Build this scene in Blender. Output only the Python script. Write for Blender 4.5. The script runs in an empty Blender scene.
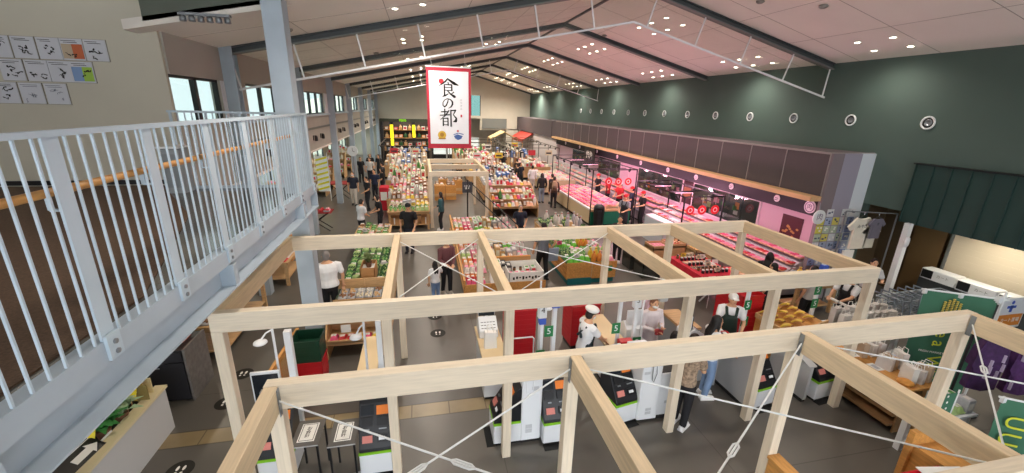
import bpy, math, random
from mathutils import Vector, Matrix
random.seed(7)
S = bpy.context.scene
COL = S.collection
PI = math.pi
V3 = Vector

# ---------------------------------------------------------------- camera, sky, exposure
cam_d = bpy.data.cameras.new('camera'); cam = bpy.data.objects.new('camera', cam_d); COL.objects.link(cam)
F, YAW, PITCH, ROLL, EYE = 413.586, .217012, .302040, .025805, 4.9
cam_d.sensor_fit = 'HORIZONTAL'; cam_d.sensor_width = 36; cam_d.lens = F / 1024 * 36
cam_d.clip_start = .05; cam_d.clip_end = 300
def cam_axes():
    cy, sy, cp, sp = math.cos(YAW), math.sin(YAW), math.cos(PITCH), math.sin(PITCH)
    f = V3((sy*cp, cy*cp, -sp)); r = V3((cy, -sy, 0)); u = r.cross(f)
    cr, sr = math.cos(ROLL), math.sin(ROLL)
    return r*cr + u*sr, u*cr - r*sr, f
_r, _u, _f = cam_axes()
m4 = Matrix((( _r.x, _u.x, -_f.x, 0), (_r.y, _u.y, -_f.y, 0), (_r.z, _u.z, -_f.z, EYE), (0, 0, 0, 1)))
cam.matrix_world = m4
S.camera = cam
S.view_settings.view_transform = 'Standard'; S.view_settings.look = 'None'
S.view_settings.gamma = 1; S.view_settings.use_curve_mapping = False
S.view_settings.exposure = 0.1
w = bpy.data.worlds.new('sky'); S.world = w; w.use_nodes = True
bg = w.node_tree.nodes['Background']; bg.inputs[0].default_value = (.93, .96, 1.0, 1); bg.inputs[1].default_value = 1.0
LAMP = 2.3        # one factor for the hall's lamps
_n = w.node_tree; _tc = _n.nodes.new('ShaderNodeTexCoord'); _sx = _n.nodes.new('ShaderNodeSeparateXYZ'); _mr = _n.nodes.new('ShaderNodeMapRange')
_n.links.new(_tc.outputs['Generated'], _sx.inputs[0]); _n.links.new(_sx.outputs[1], _mr.inputs[0])   # sky strengthened behind the photographer, added to light the hall from there
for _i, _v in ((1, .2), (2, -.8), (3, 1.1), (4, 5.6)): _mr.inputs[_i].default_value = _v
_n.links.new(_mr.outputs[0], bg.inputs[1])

# ---------------------------------------------------------------- materials
def lin(c):
    if isinstance(c, str):
        c = tuple(int(c[i:i+2], 16)/255 for i in (0, 2, 4))
    return tuple((x/12.92 if x <= .04045 else ((x+.055)/1.055)**2.4) for x in c)
MATS = {}
def mat(name, c, rough=.6, metal=0, var=0, scale=6, emit=0, alpha=1, stretch=(1, 1, 1), spec=.5, bump=0):
    if name in MATS: return MATS[name]
    m = bpy.data.materials.new(name); m.use_nodes = True; nt = m.node_tree
    b = nt.nodes['Principled BSDF']; L = lin(c)
    b.inputs['Base Color'].default_value = (*L, 1); b.inputs['Roughness'].default_value = rough
    b.inputs['Metallic'].default_value = metal
    b.inputs['Specular IOR Level'].default_value = spec
    if emit:
        b.inputs['Emission Color'].default_value = (*L, 1); b.inputs['Emission Strength'].default_value = emit
    if alpha < 1: b.inputs['Alpha'].default_value = alpha
    if var or bump:
        tc = nt.nodes.new('ShaderNodeTexCoord'); mp = nt.nodes.new('ShaderNodeMapping'); nz = nt.nodes.new('ShaderNodeTexNoise')
        mp.inputs['Scale'].default_value = stretch; nz.inputs['Scale'].default_value = scale; nz.inputs['Detail'].default_value = 5
        nt.links.new(tc.outputs['Object'], mp.inputs[0]); nt.links.new(mp.outputs[0], nz.inputs[0])
        if var:
            r = nt.nodes.new('ShaderNodeValToRGB')
            r.color_ramp.elements[0].position = .3; r.color_ramp.elements[1].position = .7
            r.color_ramp.elements[0].color = (*[x*(1-var) for x in L], 1); r.color_ramp.elements[1].color = (*[min(1, x*(1+var)) for x in L], 1)
            nt.links.new(nz.outputs[0], r.inputs[0]); nt.links.new(r.outputs[0], b.inputs['Base Color'])
        if bump:
            bp = nt.nodes.new('ShaderNodeBump'); bp.inputs['Strength'].default_value = bump; bp.inputs['Distance'].default_value = .01
            nt.links.new(nz.outputs[0], bp.inputs['Height']); nt.links.new(bp.outputs[0], b.inputs['Normal'])
    MATS[name] = m
    return m
def glass(name, c=(.9, .97, .97), amount=.12):
    if name in MATS: return MATS[name]
    m = bpy.data.materials.new(name); m.use_nodes = True; nt = m.node_tree; nt.nodes.remove(nt.nodes['Principled BSDF'])
    o = nt.nodes['Material Output']; t = nt.nodes.new('ShaderNodeBsdfTransparent'); g = nt.nodes.new('ShaderNodeBsdfGlossy'); mx = nt.nodes.new('ShaderNodeMixShader')
    t.inputs[0].default_value = (*c, 1); g.inputs['Roughness'].default_value = .05; mx.inputs[0].default_value = amount
    nt.links.new(t.outputs[0], mx.inputs[1]); nt.links.new(g.outputs[0], mx.inputs[2]); nt.links.new(mx.outputs[0], o.inputs[0])
    MATS[name] = m
    return m
def floor_mat():
    m = bpy.data.materials.new('polished_concrete'); m.use_nodes = True; nt = m.node_tree; N = nt.nodes; L = nt.links
    b = N['Principled BSDF']
    tc = N.new('ShaderNodeTexCoord'); n1 = N.new('ShaderNodeTexNoise'); n1.inputs['Scale'].default_value = .55; n1.inputs['Detail'].default_value = 9; n1.inputs['Roughness'].default_value = .65
    r = N.new('ShaderNodeValToRGB'); r.color_ramp.elements[0].position = .32; r.color_ramp.elements[1].position = .72
    r.color_ramp.elements[0].color = (*lin('5c5954'), 1); r.color_ramp.elements[1].color = (*lin('66625b'), 1)
    L.new(tc.outputs['Object'], n1.inputs[0]); L.new(n1.outputs[0], r.inputs[0])
    sx = N.new('ShaderNodeSeparateXYZ'); L.new(tc.outputs['Object'], sx.inputs[0])
    def mth(op, a, bv):
        k = N.new('ShaderNodeMath'); k.operation = op
        for i, q in enumerate((a, bv)):
            if isinstance(q, (int, float)): k.inputs[i].default_value = q
            else: L.new(q, k.inputs[i])
        return k.outputs[0]
    band = mth('MULTIPLY', mth('GREATER_THAN', sx.outputs[1], 5.78), mth('LESS_THAN', sx.outputs[1], 6.10))
    band = mth('MULTIPLY', band, mth('LESS_THAN', sx.outputs[0], 1.0))
    px = mth('FRACT', mth('MULTIPLY', mth('ADD', sx.outputs[0], 30.1), 1/.62), 0)
    joint = mth('LESS_THAN', px, .03)
    d1 = mth('LESS_THAN', mth('ABSOLUTE', mth('SUBTRACT', sx.outputs[1], 5.78), 0), .012)
    d2 = mth('LESS_THAN', mth('ABSOLUTE', mth('SUBTRACT', sx.outputs[1], 6.10), 0), .012)
    mx = N.new('ShaderNodeMix'); mx.data_type = 'RGBA'; L.new(band, mx.inputs[0]); L.new(r.outputs[0], mx.inputs[6])
    n2 = N.new('ShaderNodeTexNoise'); n2.inputs['Scale'].default_value = 3; n2.inputs['Detail'].default_value = 6; L.new(tc.outputs['Object'], n2.inputs[0])
    r2 = N.new('ShaderNodeValToRGB'); r2.color_ramp.elements[0].color = (*lin('7d6e52'), 1); r2.color_ramp.elements[1].color = (*lin('9c8a68'), 1); L.new(n2.outputs[0], r2.inputs[0])
    L.new(r2.outputs[0], mx.inputs[7])
    jy = mth('LESS_THAN', mth('FRACT', mth('MULTIPLY', mth('ADD', sx.outputs[1], 50.6), 1/3.2), 0), .004)
    jx = mth('LESS_THAN', mth('FRACT', mth('MULTIPLY', mth('ADD', sx.outputs[0], 50.2), 1/3.2), 0), .004)
    jn = mth('MAXIMUM', mth('MULTIPLY', band, joint), mth('MAXIMUM', mth('MULTIPLY', mth('MAXIMUM', d1, d2), mth('LESS_THAN', sx.outputs[0], 1.0)), mth('MAXIMUM', jy, jx)))
    m2 = N.new('ShaderNodeMix'); m2.data_type = 'RGBA'; L.new(mth('MULTIPLY', jn, .6), m2.inputs[0]); L.new(mx.outputs[2], m2.inputs[6]); m2.inputs[7].default_value = (*lin('38332c'), 1)
    L.new(m2.outputs[2], b.inputs['Base Color'])
    r3 = N.new('ShaderNodeMapRange'); r3.inputs[3].default_value = .27; r3.inputs[4].default_value = .36; L.new(n2.outputs[0], r3.inputs[0]); L.new(r3.outputs[0], b.inputs['Roughness'])
    b.inputs['Specular IOR Level'].default_value = .5
    return m
WOOD = mat('pale_timber', 'e0d2bb', .55, var=.08, scale=5, stretch=(9, 9, .6))
WOODX = mat('pale_timber_across', 'e0d2bb', .55, var=.08, scale=5, stretch=(.6, 9, 9))
WOODY = mat('pale_timber_along', 'dac4a2', .55, var=.1, scale=5, stretch=(9, .6, 9))
OAK = mat('orange_wood', 'c9924f', .5, var=.18, scale=5, stretch=(6, 1, 6))
BIRCH = mat('display_wood', 'c8a273', .55, var=.15, scale=5, stretch=(1, 6, 6))
STEEL = mat('painted_steel', 'b3c4d0', .42, var=.04, scale=3)
STEELD = mat('painted_steel_girder', 'a8b6c2', .45, var=.05, scale=3)
DARKST = mat('dark_steel', '3f4446', .5)
BEAMG = mat('rafter_grey', '6c716f', .5)
BLACK = mat('black_plastic', '17181b', .38)
BLACKM = mat('black_metal', '1c1d20', .45, metal=.3)
WHITE = mat('white_plastic', 'e4e8ec', .35)
WHITEM = mat('white_metal', 'dfe3e4', .4)
GREYM = mat('grey_metal', '8c9196', .35, metal=.6)
PAPER = mat('paper', 'f0efea', .8)
LIME = mat('lime_band', '86c926', .4)
RED = mat('red_plastic', 'c01824', .4)
REDC = mat('red_cloth', 'c21f33', .85, var=.1, scale=9)
GREEN = mat('dark_green_plastic', '123d2c', .4)
TEAL = mat('teal_panel', '12686a', .55)
INK = mat('black_ink', '16150f', .6)
BLUE = mat('blue_label', '3d5ec2', .5)
GCARD = mat('green_card', '1d7a45', .5)
CARD = mat('cardboard', 'b98a58', .8, var=.1, scale=4)
CHROME = mat('chrome', 'c9cdd2', .25, metal=.9)
YELLOW = mat('yellow_sign', 'e8dc2c', .5)

# ---------------------------------------------------------------- mesh builder
class MB:
    def __init__(s): s.v = []; s.f = []; s.mi = []; s.mats = []
    def _m(s, m):
        if m is None: return 0
        if m not in s.mats: s.mats.append(m)
        return s.mats.index(m)
    def add(s, vs, fs, m=None):
        o = len(s.v); s.v += [V3(p) for p in vs]; k = s._m(m)
        for f in fs: s.f.append([i+o for i in f]); s.mi.append(k)
        return s
    def box(s, x0, x1, y0, y1, z0, z1, m=None):
        vs = [(x, y, z) for z in (z0, z1) for y in (y0, y1) for x in (x0, x1)]
        return s.add(vs, [(0, 2, 3, 1), (4, 5, 7, 6), (0, 1, 5, 4), (2, 6, 7, 3), (0, 4, 6, 2), (1, 3, 7, 5)], m)
    def cbox(s, x0, x1, y0, y1, z0, z1, m=None, b=.01):
        """a box with chamfered upright edges and top"""
        P = [(x0+b, y0), (x1-b, y0), (x1, y0+b), (x1, y1-b), (x1-b, y1), (x0+b, y1), (x0, y1-b), (x0, y0+b)]
        cx, cy = (x0+x1)/2, (y0+y1)/2; sx = 1-2*b/max(x1-x0, 1e-6); sy = 1-2*b/max(y1-y0, 1e-6)
        T = [(cx+(x-cx)*sx, cy+(y-cy)*sy) for x, y in P]
        vs = [(x, y, z0) for x, y in P]+[(x, y, z1-b) for x, y in P]+[(x, y, z1) for x, y in T]
        fs = [tuple(range(7, -1, -1)), tuple(range(16, 24))]
        for k in (0, 8):
            fs += [(k+i, k+(i+1) % 8, k+8+(i+1) % 8, k+8+i) for i in range(8)]
        return s.add(vs, fs, m)
    def beam(s, p, q, wd, ht, m=None, up=(0, 0, 1)):
        p, q = V3(p), V3(q); d = (q-p).normalized(); up = V3(up)
        if abs(d.dot(up)) > .99: up = V3((0, 1, 0))
        a = d.cross(up).normalized()*wd/2; b = a.cross(d).normalized()*ht/2
        vs = [e+sa*a+sb*b for e in (p, q) for sb in (-1, 1) for sa in (-1, 1)]
        return s.add(vs, [(0, 2, 3, 1), (4, 5, 7, 6), (0, 1, 5, 4), (2, 6, 7, 3), (0, 4, 6, 2), (1, 3, 7, 5)], m)
    def limb(s, pts, rad, n=8, m=None, caps=True, flat=None):
        pts = [V3(p) for p in pts]
        if not hasattr(rad, '__len__'): rad = [rad]*len(pts)
        if caps:       # rounded ends
            d0 = (pts[0]-pts[1]).normalized(); d1 = (pts[-1]-pts[-2]).normalized()
            P = [pts[0]+d0*rad[0]*.9, pts[0]+d0*rad[0]*.55]+pts+[pts[-1]+d1*rad[-1]*.55, pts[-1]+d1*rad[-1]*.9]
            R = [rad[0]*.3, rad[0]*.8]+list(rad)+[rad[-1]*.8, rad[-1]*.3]
        else: P, R = pts, list(rad)
        vs = []; ref = None
        for i, p in enumerate(P):
            d = (P[min(i+1, len(P)-1)]-P[max(i-1, 0)]).normalized()
            if ref is None: ref = V3((0, 0, 1)) if abs(d.z) < .9 else V3((0, 1, 0))
            a = d.cross(ref)
            if a.length < 1e-4: a = d.orthogonal()
            a.normalize(); b = d.cross(a).normalized(); ref = a.cross(d)
            for k in range(n):
                t = 2*PI*k/n; vs.append(p+(a*math.cos(t)+b*math.sin(t)*(flat or 1))*R[i])
        fs = []
        for i in range(len(P)-1):
            for k in range(n):
                fs.append((i*n+k, i*n+(k+1) % n, (i+1)*n+(k+1) % n, (i+1)*n+k))
        fs += [tuple(range(n-1, -1, -1)), tuple(range((len(P)-1)*n, len(P)*n))]
        return s.add(vs, fs, m)
    def tube(s, p, q, r, n=8, m=None): return s.limb([p, q], r, n, m, caps=False)
    def lathe(s, prof, c=(0, 0, 0), n=16, m=None, sx=1, sy=1, caps=True):
        vs = []; c = V3(c)
        for r, z in prof:
            for k in range(n):
                t = 2*PI*k/n; vs.append(c+V3((r*sx*math.cos(t), r*sy*math.sin(t), z)))
        fs = [(i*n+k, i*n+(k+1) % n, (i+1)*n+(k+1) % n, (i+1)*n+k) for i in range(len(prof)-1) for k in range(n)]
        if caps: fs += [tuple(range(n-1, -1, -1)), tuple(range((len(prof)-1)*n, len(prof)*n))]
        return s.add(vs, fs, m)
    def loft(s, rings, n=14, m=None):
        vs = []
        for cx, cy, cz, rx, ry in rings:
            for k in range(n):
                t = 2*PI*k/n; vs.append((cx+rx*math.cos(t), cy+ry*math.sin(t), cz))
        R = len(rings)
        fs = [(i*n+k, i*n+(k+1) % n, (i+1)*n+(k+1) % n, (i+1)*n+k) for i in range(R-1) for k in range(n)]
        fs += [tuple(range(n-1, -1, -1)), tuple(range((R-1)*n, R*n))]
        return s.add(vs, fs, m)
    def ell(s, c, r, n=12, k=8, m=None, M=None):
        c = V3(c); vs = []
        for i in range(k+1):
            a = PI*(i+.02)/(k+.04)-PI/2
            for j in range(n):
                t = 2*PI*j/n
                p = V3((r[0]*math.cos(a)*math.cos(t), r[1]*math.cos(a)*math.sin(t), r[2]*math.sin(a)))
                if M: p = M @ p
                vs.append(c+p)
        fs = [(i*n+j, i*n+(j+1) % n, (i+1)*n+(j+1) % n, (i+1)*n+j) for i in range(k) for j in range(n)]
        fs += [tuple(range(n-1, -1, -1)), tuple(range(k*n, (k+1)*n))]
        return s.add(vs, fs, m)
    def prism(s, poly, ax, a0, a1, m=None):
        """poly in the plane across axis ax ('x': (y,z), 'y': (x,z), 'z': (x,y)), drawn out from a0 to a1"""
        def P(q, a): return {'x': (a, q[0], q[1]), 'y': (q[0], a, q[1]), 'z': (q[0], q[1], a)}[ax]
        n = len(poly); vs = [P(q, a0) for q in poly]+[P(q, a1) for q in poly]
        fs = [tuple(range(n-1, -1, -1)), tuple(range(n, 2*n))]+[(i, (i+1) % n, n+(i+1) % n, n+i) for i in range(n)]
        return s.add(vs, fs, m)
    def xf(s, M):
        s.v = [M @ p for p in s.v]; return s
    def mesh(s, name, m=None, smooth=False):
        me = bpy.data.meshes.new(name); me.from_pydata([tuple(p) for p in s.v], [], s.f)
        ms = s.mats if s.mats else [m]
        for q in ms: me.materials.append(q)
        if s.mats: me.polygons.foreach_set('material_index', s.mi)
        if smooth: me.polygons.foreach_set('use_smooth', [True]*len(s.f))
        import bmesh
        b = bmesh.new(); b.from_mesh(me); bmesh.ops.recalc_face_normals(b, faces=b.faces); b.to_mesh(me); b.free()
        me.update()
        return me
    def build(s, name, m=None, parent=None, smooth=False, bevel=0, loc=None):
        if parent is not None and loc is None: loc = V3(parent.get('_o', (0, 0, 0)))
        if loc is not None:
            L = V3(loc); s.v = [p-L for p in s.v]
        o = bpy.data.objects.new(name, s.mesh(name, m, smooth)); COL.objects.link(o)
        if parent is not None: o.parent = parent
        elif loc is not None: o.location = loc
        if bevel:
            k = o.modifiers.new('bevel', 'BEVEL'); k.width = bevel; k.segments = 2; k.limit_method = 'ANGLE'
        return o
def tag(o, label, cat, group=None, kind=None):
    if label: o['label'] = label
    if cat: o['category'] = cat
    if group: o['group'] = group
    if kind: o['kind'] = kind
    return o
def thing(name, label, cat, loc=(0, 0, 0), rz=0, group=None, local=False):
    """an Empty at a thing's base; its parts are given in world coordinates, or in the thing's own if local"""
    o = bpy.data.objects.new(name, None); COL.objects.link(o); o.empty_display_size = .1
    o.location = loc; o.rotation_euler = (0, 0, rz)
    o['_o'] = (0, 0, 0) if local else tuple(loc)
    return tag(o, label, cat, group)
def struct(name, mb, m=None, label=None, **k):
    o = mb.build(name, m, **k); o['kind'] = 'structure'
    if label: o['label'] = label
    return o
def copy_tree(o, parent=None):
    c = o.copy(); COL.objects.link(c)
    if parent is not None: c.parent = parent
    for ch in list(o.children): copy_tree(ch, c)
    return c
def words(body, size, name, m, parent=None, M=None, depth=.002, sx=1.0, align='CENTER', spacing=1.0):
    """lettering as mesh; drawn in the xy plane, then placed by M"""
    cu = bpy.data.curves.new(name, 'FONT'); cu.body = body; cu.size = size; cu.align_x = align; cu.align_y = 'CENTER'; cu.extrude = depth; cu.space_line = spacing
    cu.resolution_u = 3
    o = bpy.data.objects.new(name, cu); COL.objects.link(o)
    bpy.context.view_layer.update()
    me = bpy.data.meshes.new_from_object(o.evaluated_get(bpy.context.evaluated_depsgraph_get()))
    bpy.data.objects.remove(o); bpy.data.curves.remove(cu)
    me.transform(Matrix.Diagonal((sx, 1, 1, 1)))
    if M is not None: me.transform(M)
    if parent is not None: me.transform(Matrix.Translation(-V3(parent.get('_o', (0, 0, 0)))))
    me.materials.clear(); me.materials.append(m); me.name = name
    o = bpy.data.objects.new(name, me); COL.objects.link(o)
    if parent is not None: o.parent = parent
    return o
def face_M(origin, right, up):
    r = V3(right).normalized(); u = V3(up).normalized(); n = r.cross(u)
    return Matrix(((r.x, u.x, n.x, origin[0]), (r.y, u.y, n.y, origin[1]), (r.z, u.z, n.z, origin[2]), (0, 0, 0, 1)))
ORD = 'first second third fourth fifth sixth seventh eighth ninth tenth eleventh twelfth thirteenth fourteenth fifteenth sixteenth seventeenth eighteenth nineteenth twentieth'.split()
def nth(i): return ORD[i] if i < 20 else 'twenty-'+ORD[i-20] if i < 29 else 'last'

def light(name, kind, loc, energy, color, size=.3, rot=(0, 0, 0), sizey=None, spot=None, blend=.6):
    d = bpy.data.lights.new(name, kind); d.energy = energy; d.color = color
    if kind == 'AREA':
        d.shape = 'RECTANGLE' if sizey else 'DISK'; d.size = size
        if sizey: d.size_y = sizey
    else: d.shadow_soft_size = size
    if kind == 'SPOT': d.spot_size = spot; d.spot_blend = blend
    o = bpy.data.objects.new(name, d); COL.objects.link(o); o.location = loc; o.rotation_euler = rot
    return o

# ================================================================ THE HALL
XL, XR, YE = -4.3, 11.4, 44.5            # left wall, right wall, far wall
RX, RZ, EL, ER = 5.36, 7.95, 6.0, 6.3    # ridge and eaves
def roof(x): return EL+(RZ-EL)*(x-XL)/(RX-XL) if x <= RX else RZ+(ER-RZ)*(x-RX)/(XR-RX)
YB = -5.0
struct('floor', MB().box(-11, 17, YB, YE+2.7, -.12, 0), floor_mat())
CEIL = mat('ceiling_board', 'e8e2d9', .8, var=.03, scale=1)
cb = MB(); t = .15
def slab(a, b, y0, y1): cb.prism([(a, roof(a)), (b, roof(b)), (b, roof(b)+t), (a, roof(a)+t)], 'y', y0, y1)
slab(XL-.3, RX, 8.45, YE+.2); slab(-2, RX, YB, 8.45); slab(RX, XR+.3, YB, YE+.2)
cb.box(-11.2, -2, YB, 8.45, 7.3, 7.45); cb.box(-2.15, -2, YB, 8.45, roof(-2), 7.4)
struct('ceiling', cb, CEIL)
# joints of the ceiling boards
JO = mat('ceiling_joint', '9c958c', .8)
jb = MB()
for yy in [YB+1.83*k for k in range(27)]:
    for a, b in ((XL, RX), (RX, XR)):
        if yy < 8.5 and a < 0: a = -2
        jb.beam((a, yy, roof(a)-.001), (b, yy, roof(b)-.001), .012, .004)
for xx in (-2.4, -.6, 1.2, 3.0, 4.4, 6.6, 8.2, 9.8):
    jb.beam((xx, 8.9 if xx < -1.9 else YB, roof(xx)-.001), (xx, YE, roof(xx)-.001), .012, .004)
struct('trim_1', jb, JO)
struct('trim_19', MB().beam((RX, 8, RZ-.03), (RX, YE, RZ-.03), .07, .06), DARKST)
GREENW = mat('sage_green_wall', '485a54', .75, var=.03, scale=1.5)
BEIGE = mat('beige_wall', 'bdb7a8', .85, var=.03, scale=2)
CREAM = mat('cream_wall', 'd2c9b4', .85, var=.03, scale=2)
# right wall with the opening to the store room
rw = MB(); rw.box(XR, XR+.25, 8.55, YE+.2, 0, ER+.12); rw.box(XR, XR+.25, YB, 8.55, 2.72, ER+.12); rw.box(XR, XR+.25, YB, 1.6, 0, 2.72)
struct('wall_right', rw, GREENW)
HB = mat('vent_black', '0d0e0f', .5)
for k in range(13):
    y = 7.64+1.83*k; z = 4.8
    o = thing('round_vent', f'white rimmed round black air vent in the green wall, {nth(k)} from the near end', 'vent', (XR, y, z), group='round air vents in the green wall')
    MX = Matrix.Translation((XR, y, z)) @ Matrix.Rotation(-PI/2, 4, 'Y')
    m = MB(); m.lathe([(.150, 0), (.152, .02), (.14, .03), (.118, .03), (.112, .0)], n=24); m.xf(MX).build('rim', WHITEM, o, smooth=True)
    m = MB(); m.lathe([(.115, .002), (.115, .012), (.03, .012)], n=24); m.xf(MX).build('mouth', HB, o)
    m = MB(); m.lathe([(.075, .012), (.075, .03), (.062, .034), (.055, .014)], n=20); m.xf(MX @ Matrix.Translation((0, -.012, 0))).build('inner_ring', GREYM, o, smooth=True)
# far wall
fw = MB(); fw.box(-11, XL, YE, YE+.25, 0, 3.2)
fw.prism([(-11, 3.15), (4.2, 3.15), (4.2, 8.0), (-11, 5.0)], 'y', YE, YE+.25)
fw.prism([(4.2, 3.75), (6.1, 3.75), (6.1, 4.0), (4.2, 4.0)], 'y', YE, YE+.25)
fw.prism([(4.2, 6.0), (6.1, 6.0), (6.1, 8.1), (4.2, 8.1)], 'y', YE, YE+.25)
fw.prism([(6.1, 2.6), (11.6, 2.6), (11.6, 6.6), (6.1, 8.1)], 'y', YE, YE+.25)
fw.box(8.9, 11.6, YE, YE+.25, 0, 2.7); fw.box(-5, 9, YE+2.4, YE+2.6, 0, 3.9); fw.box(-5, 9, YE+.25, YE+2.6, 3.8, 3.95); fw.box(-5, -4.8, YE+.25, YE+2.6, 0, 3.9); fw.box(8.9, 9.1, YE+.25, YE+2.6, 0, 3.9)
struct('wall_far', fw, BEIGE)
wd = MB().box(4.2, 6.1, YE+.08, YE+.12, 4.0, 6.0); struct('window_9', wd, glass('tinted_glass', (.55, .78, .74), .1))
wf = MB()
for x in (4.2, 5.15, 6.1): wf.box(x-.03, x+.03, YE-.02, YE+.1, 4.0, 6.0)
struct('trim_2', wf, DARKST)
pb = MB().box(6.3, 8.9, YE-.1, YE, 2.75, 3.75); tag(pb.build('hanging_partition', mat('slate_panel', '6e716c', .7)), 'grey panel hanging on the far wall beside the tall window', 'panel')

# left side: upper wall with windows between the columns, fascia under them
BAY = [11.2+5.5*k for k in range(7)]     # columns on the left line
lw = MB(); lw.box(XL-.2, XL, 8.92, YE, 5.32, EL+.1); lw.box(XL-.2, XL, 8.92, YE, 3.0, 4.42)
edges = [8.85]+BAY+[YE]
wins = []; jamb = MB()
for k in range(len(edges)-1):
    a, b = edges[k], edges[k+1]
    if k == 0: wa, wb = 8.92, 10.85
    else: wa, wb = a+1.1, b-.85
    if wb-wa < 1: continue
    wins.append((wa, wb)); jamb.box(XL-.21, XL+.012, wb+.02, (b-.15 if k < len(edges)-2 else b), 4.43, 5.31); (k > 0 and lw.box(XL-.2, XL, a, wa, 4.4, 5.33)); lw.box(XL-.2, XL, wb, b, 4.4, 5.33)
struct('wall_left', lw, mat('left_wall_grey', 'a9a69d', .85, var=.03, scale=2)); struct('trim_18', jamb, mat('jamb_daylit', 'd3d8dc', .7))  # pale panels paint the daylight on the reveals beside the windows
FR = mat('window_frame_black', '16191c', .4)
for k, (a, b) in enumerate(wins):
    m = MB(); x = XL-.1
    m.box(x-.04, x+.05, a, b, 4.42, 4.48); m.box(x-.04, x+.05, a, b, 5.27, 5.33)
    nm = 2 if k == 0 else 3
    for j in range(nm+1):
        y = a+(b-a)*j/nm; m.box(x-.04, x+.05, max(a, y-.055), min(b, y+.055), 4.42, 5.33)
    f = struct(f'window_{k+1}', m, FR)
    g = MB().box(x-.01, x+.005, a, b, 4.45, 5.3).build('pane', glass('window_glass', (.9, 1, .98), .08)); g.parent = f
# grey sill ledge and lower fascia details
lg = MB()
for k in range(len(BAY)-1): lg.box(XL, XL+.10, BAY[k]+.2, BAY[k+1]-.2, 4.36, 4.44)
struct('trim_3', lg, STEEL)
bd = MB()
for k in range(len(BAY)-1): bd.box(XL, XL+.03, BAY[k]+.22, BAY[k+1]-.22, 3.85, 3.93)
struct('trim_4', bd, BEAMG)
for k, y in enumerate(BAY):
    m = MB(); x = XL+.12
    m.box(x-.14, x+.14, y-.13, y-.11, 0, EL+.05); m.box(x-.14, x+.14, y+.11, y+.13, 0, EL+.05); m.box(x-.012, x+.012, y-.12, y+.12, 0, EL+.05)
    m.box(x-.14, x-.13, y-.12, y+.12, 0, EL+.05); m.box(x+.125, x+.14, y-.12, y+.12, 0, 4.2)
    struct('wall_column', m, STEELD, f'pale steel column in the left wall, {nth(k)} from the camera')
    if k < len(BAY)-1:
        for j, dy in enumerate((1.9, 3.2)):
            o = thing('wall_lamp', f'small black bracket lamp on the fascia, {("nearer", "farther")[j]} of the pair after the {nth(k)} column', 'lamp', (XL, y+dy, 3.5), group='bracket lamps along the left fascia')
            MB().box(XL, XL+.03, y+dy-.03, y+dy+.03, 3.42, 3.62).build('bracket', BLACK, o)
            MB().lathe([(.03, 0), (.06, -.05), (.065, -.2), (.05, -.22)], (XL+.11, y+dy, 3.62), 10).build('shade', BLACK, o)
            MB().beam((XL+.02, y+dy, 3.6), (XL+.11, y+dy, 3.61), .02, .02).build('arm', BLACK, o)
LENS = mat('lamp_lens', 'fff3dc', .3, emit=14)
# lower left: glazed side wall set back behind the columns
sw = MB(); XS = -7.2
sw.box(XS-.2, XS, 8.85, YE, 2.7, 3.2); sw.box(XS-.2, XS, 8.85, YE, 0, .25)
for k in range(8): sw.box(XS-.2, XS, 8.85+5.0*k, 10.6+5.0*k, 0, 3)
struct('wall_left_outer', sw, BEIGE)
for k in range(7):
    a, b = 10.6+5*k, 13.85+5*k
    m = MB()
    for y in (a+.04, (a+b)/2, b-.04): m.box(XS-.12, XS-.04, y-.04, y+.04, .25, 2.7)
    m.box(XS-.12, XS-.04, a, b, 2.0, 2.07)
    f = struct(f'door_{k+1}', m, FR)
    g = MB().box(XS-.09, XS-.075, a, b, .25, 2.7).build('pane', glass('window_glass')); g.parent = f
struct('trim_5', MB().box(XS-.2, XL+.02, 8.85, YE, 2.98, 3.05), CEIL)
# warm lamps under the gallery
for k, (x, y) in enumerate(((-3.1, 5.2), (-3.1, 7.4), (-5.2, 9.8), (-5.6, 13.5), (-5.6, 19), (-5.6, 24.5))):
    zc = 3.16 if y < 8.4 else 2.98
    o = thing('gallery_lamp', f'small warm ceiling lamp under the gallery and side aisle, {nth(k)} from the camera', 'ceiling light', (x, y, zc), group='warm lamps under the gallery')
    MB().lathe([(.07, -.03), (.08, -.005), (.08, 0)], (x, y, zc), 12).build('rim', WHITEM, o); MB().lathe([(.06, -.036), (.02, -.04)], (x, y, zc), 10).build('lens', LENS, o)
    light('gallery_lamp_light', 'SPOT', (x, y, zc-.1), 28 if k == 0 else 55, (1, .84, .64), .06, spot=2.6, blend=.8)
# wall with the signed boards (upper floor), and the soffit over it
struct('wall_upper_left', MB().box(-11, XL-.03, 8.85, 8.92, 3.0, 7.4), mat('gallery_wall', 'c3beae', .85, var=.02, scale=2))
struct('baseboard_left', MB().box(-11, XL, 8.82, 8.85, 3.38, 3.46), BLACK)
so = MB(); so.prism([(-4.3, 6.08), (-2.0, 6.55), (-2.0, 7.3), (-4.3, 7.3)], 'y', 8.45, 8.85)
struct('trim_6', so, mat('soffit_green_grey', '5f665c', .7))
o = thing('ceiling_spot_bar', 'row of small grey spotlights on a bar under the grey soffit by the gallery', 'spotlight', (-3.4, 8.4, 6.1))
MB().box(-3.75, -3.0, 8.36, 8.45, 6.2, 6.24).build('bar', GREYM, o)
for j in range(6):
    x = -3.7+.13*j
    MB().lathe([(.02, .06), (.045, .03), (.05, -.04), (.03, -.045)], (x, 8.4, 6.15), 10).build('lamp_head', GREYM, o, smooth=True)
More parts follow.
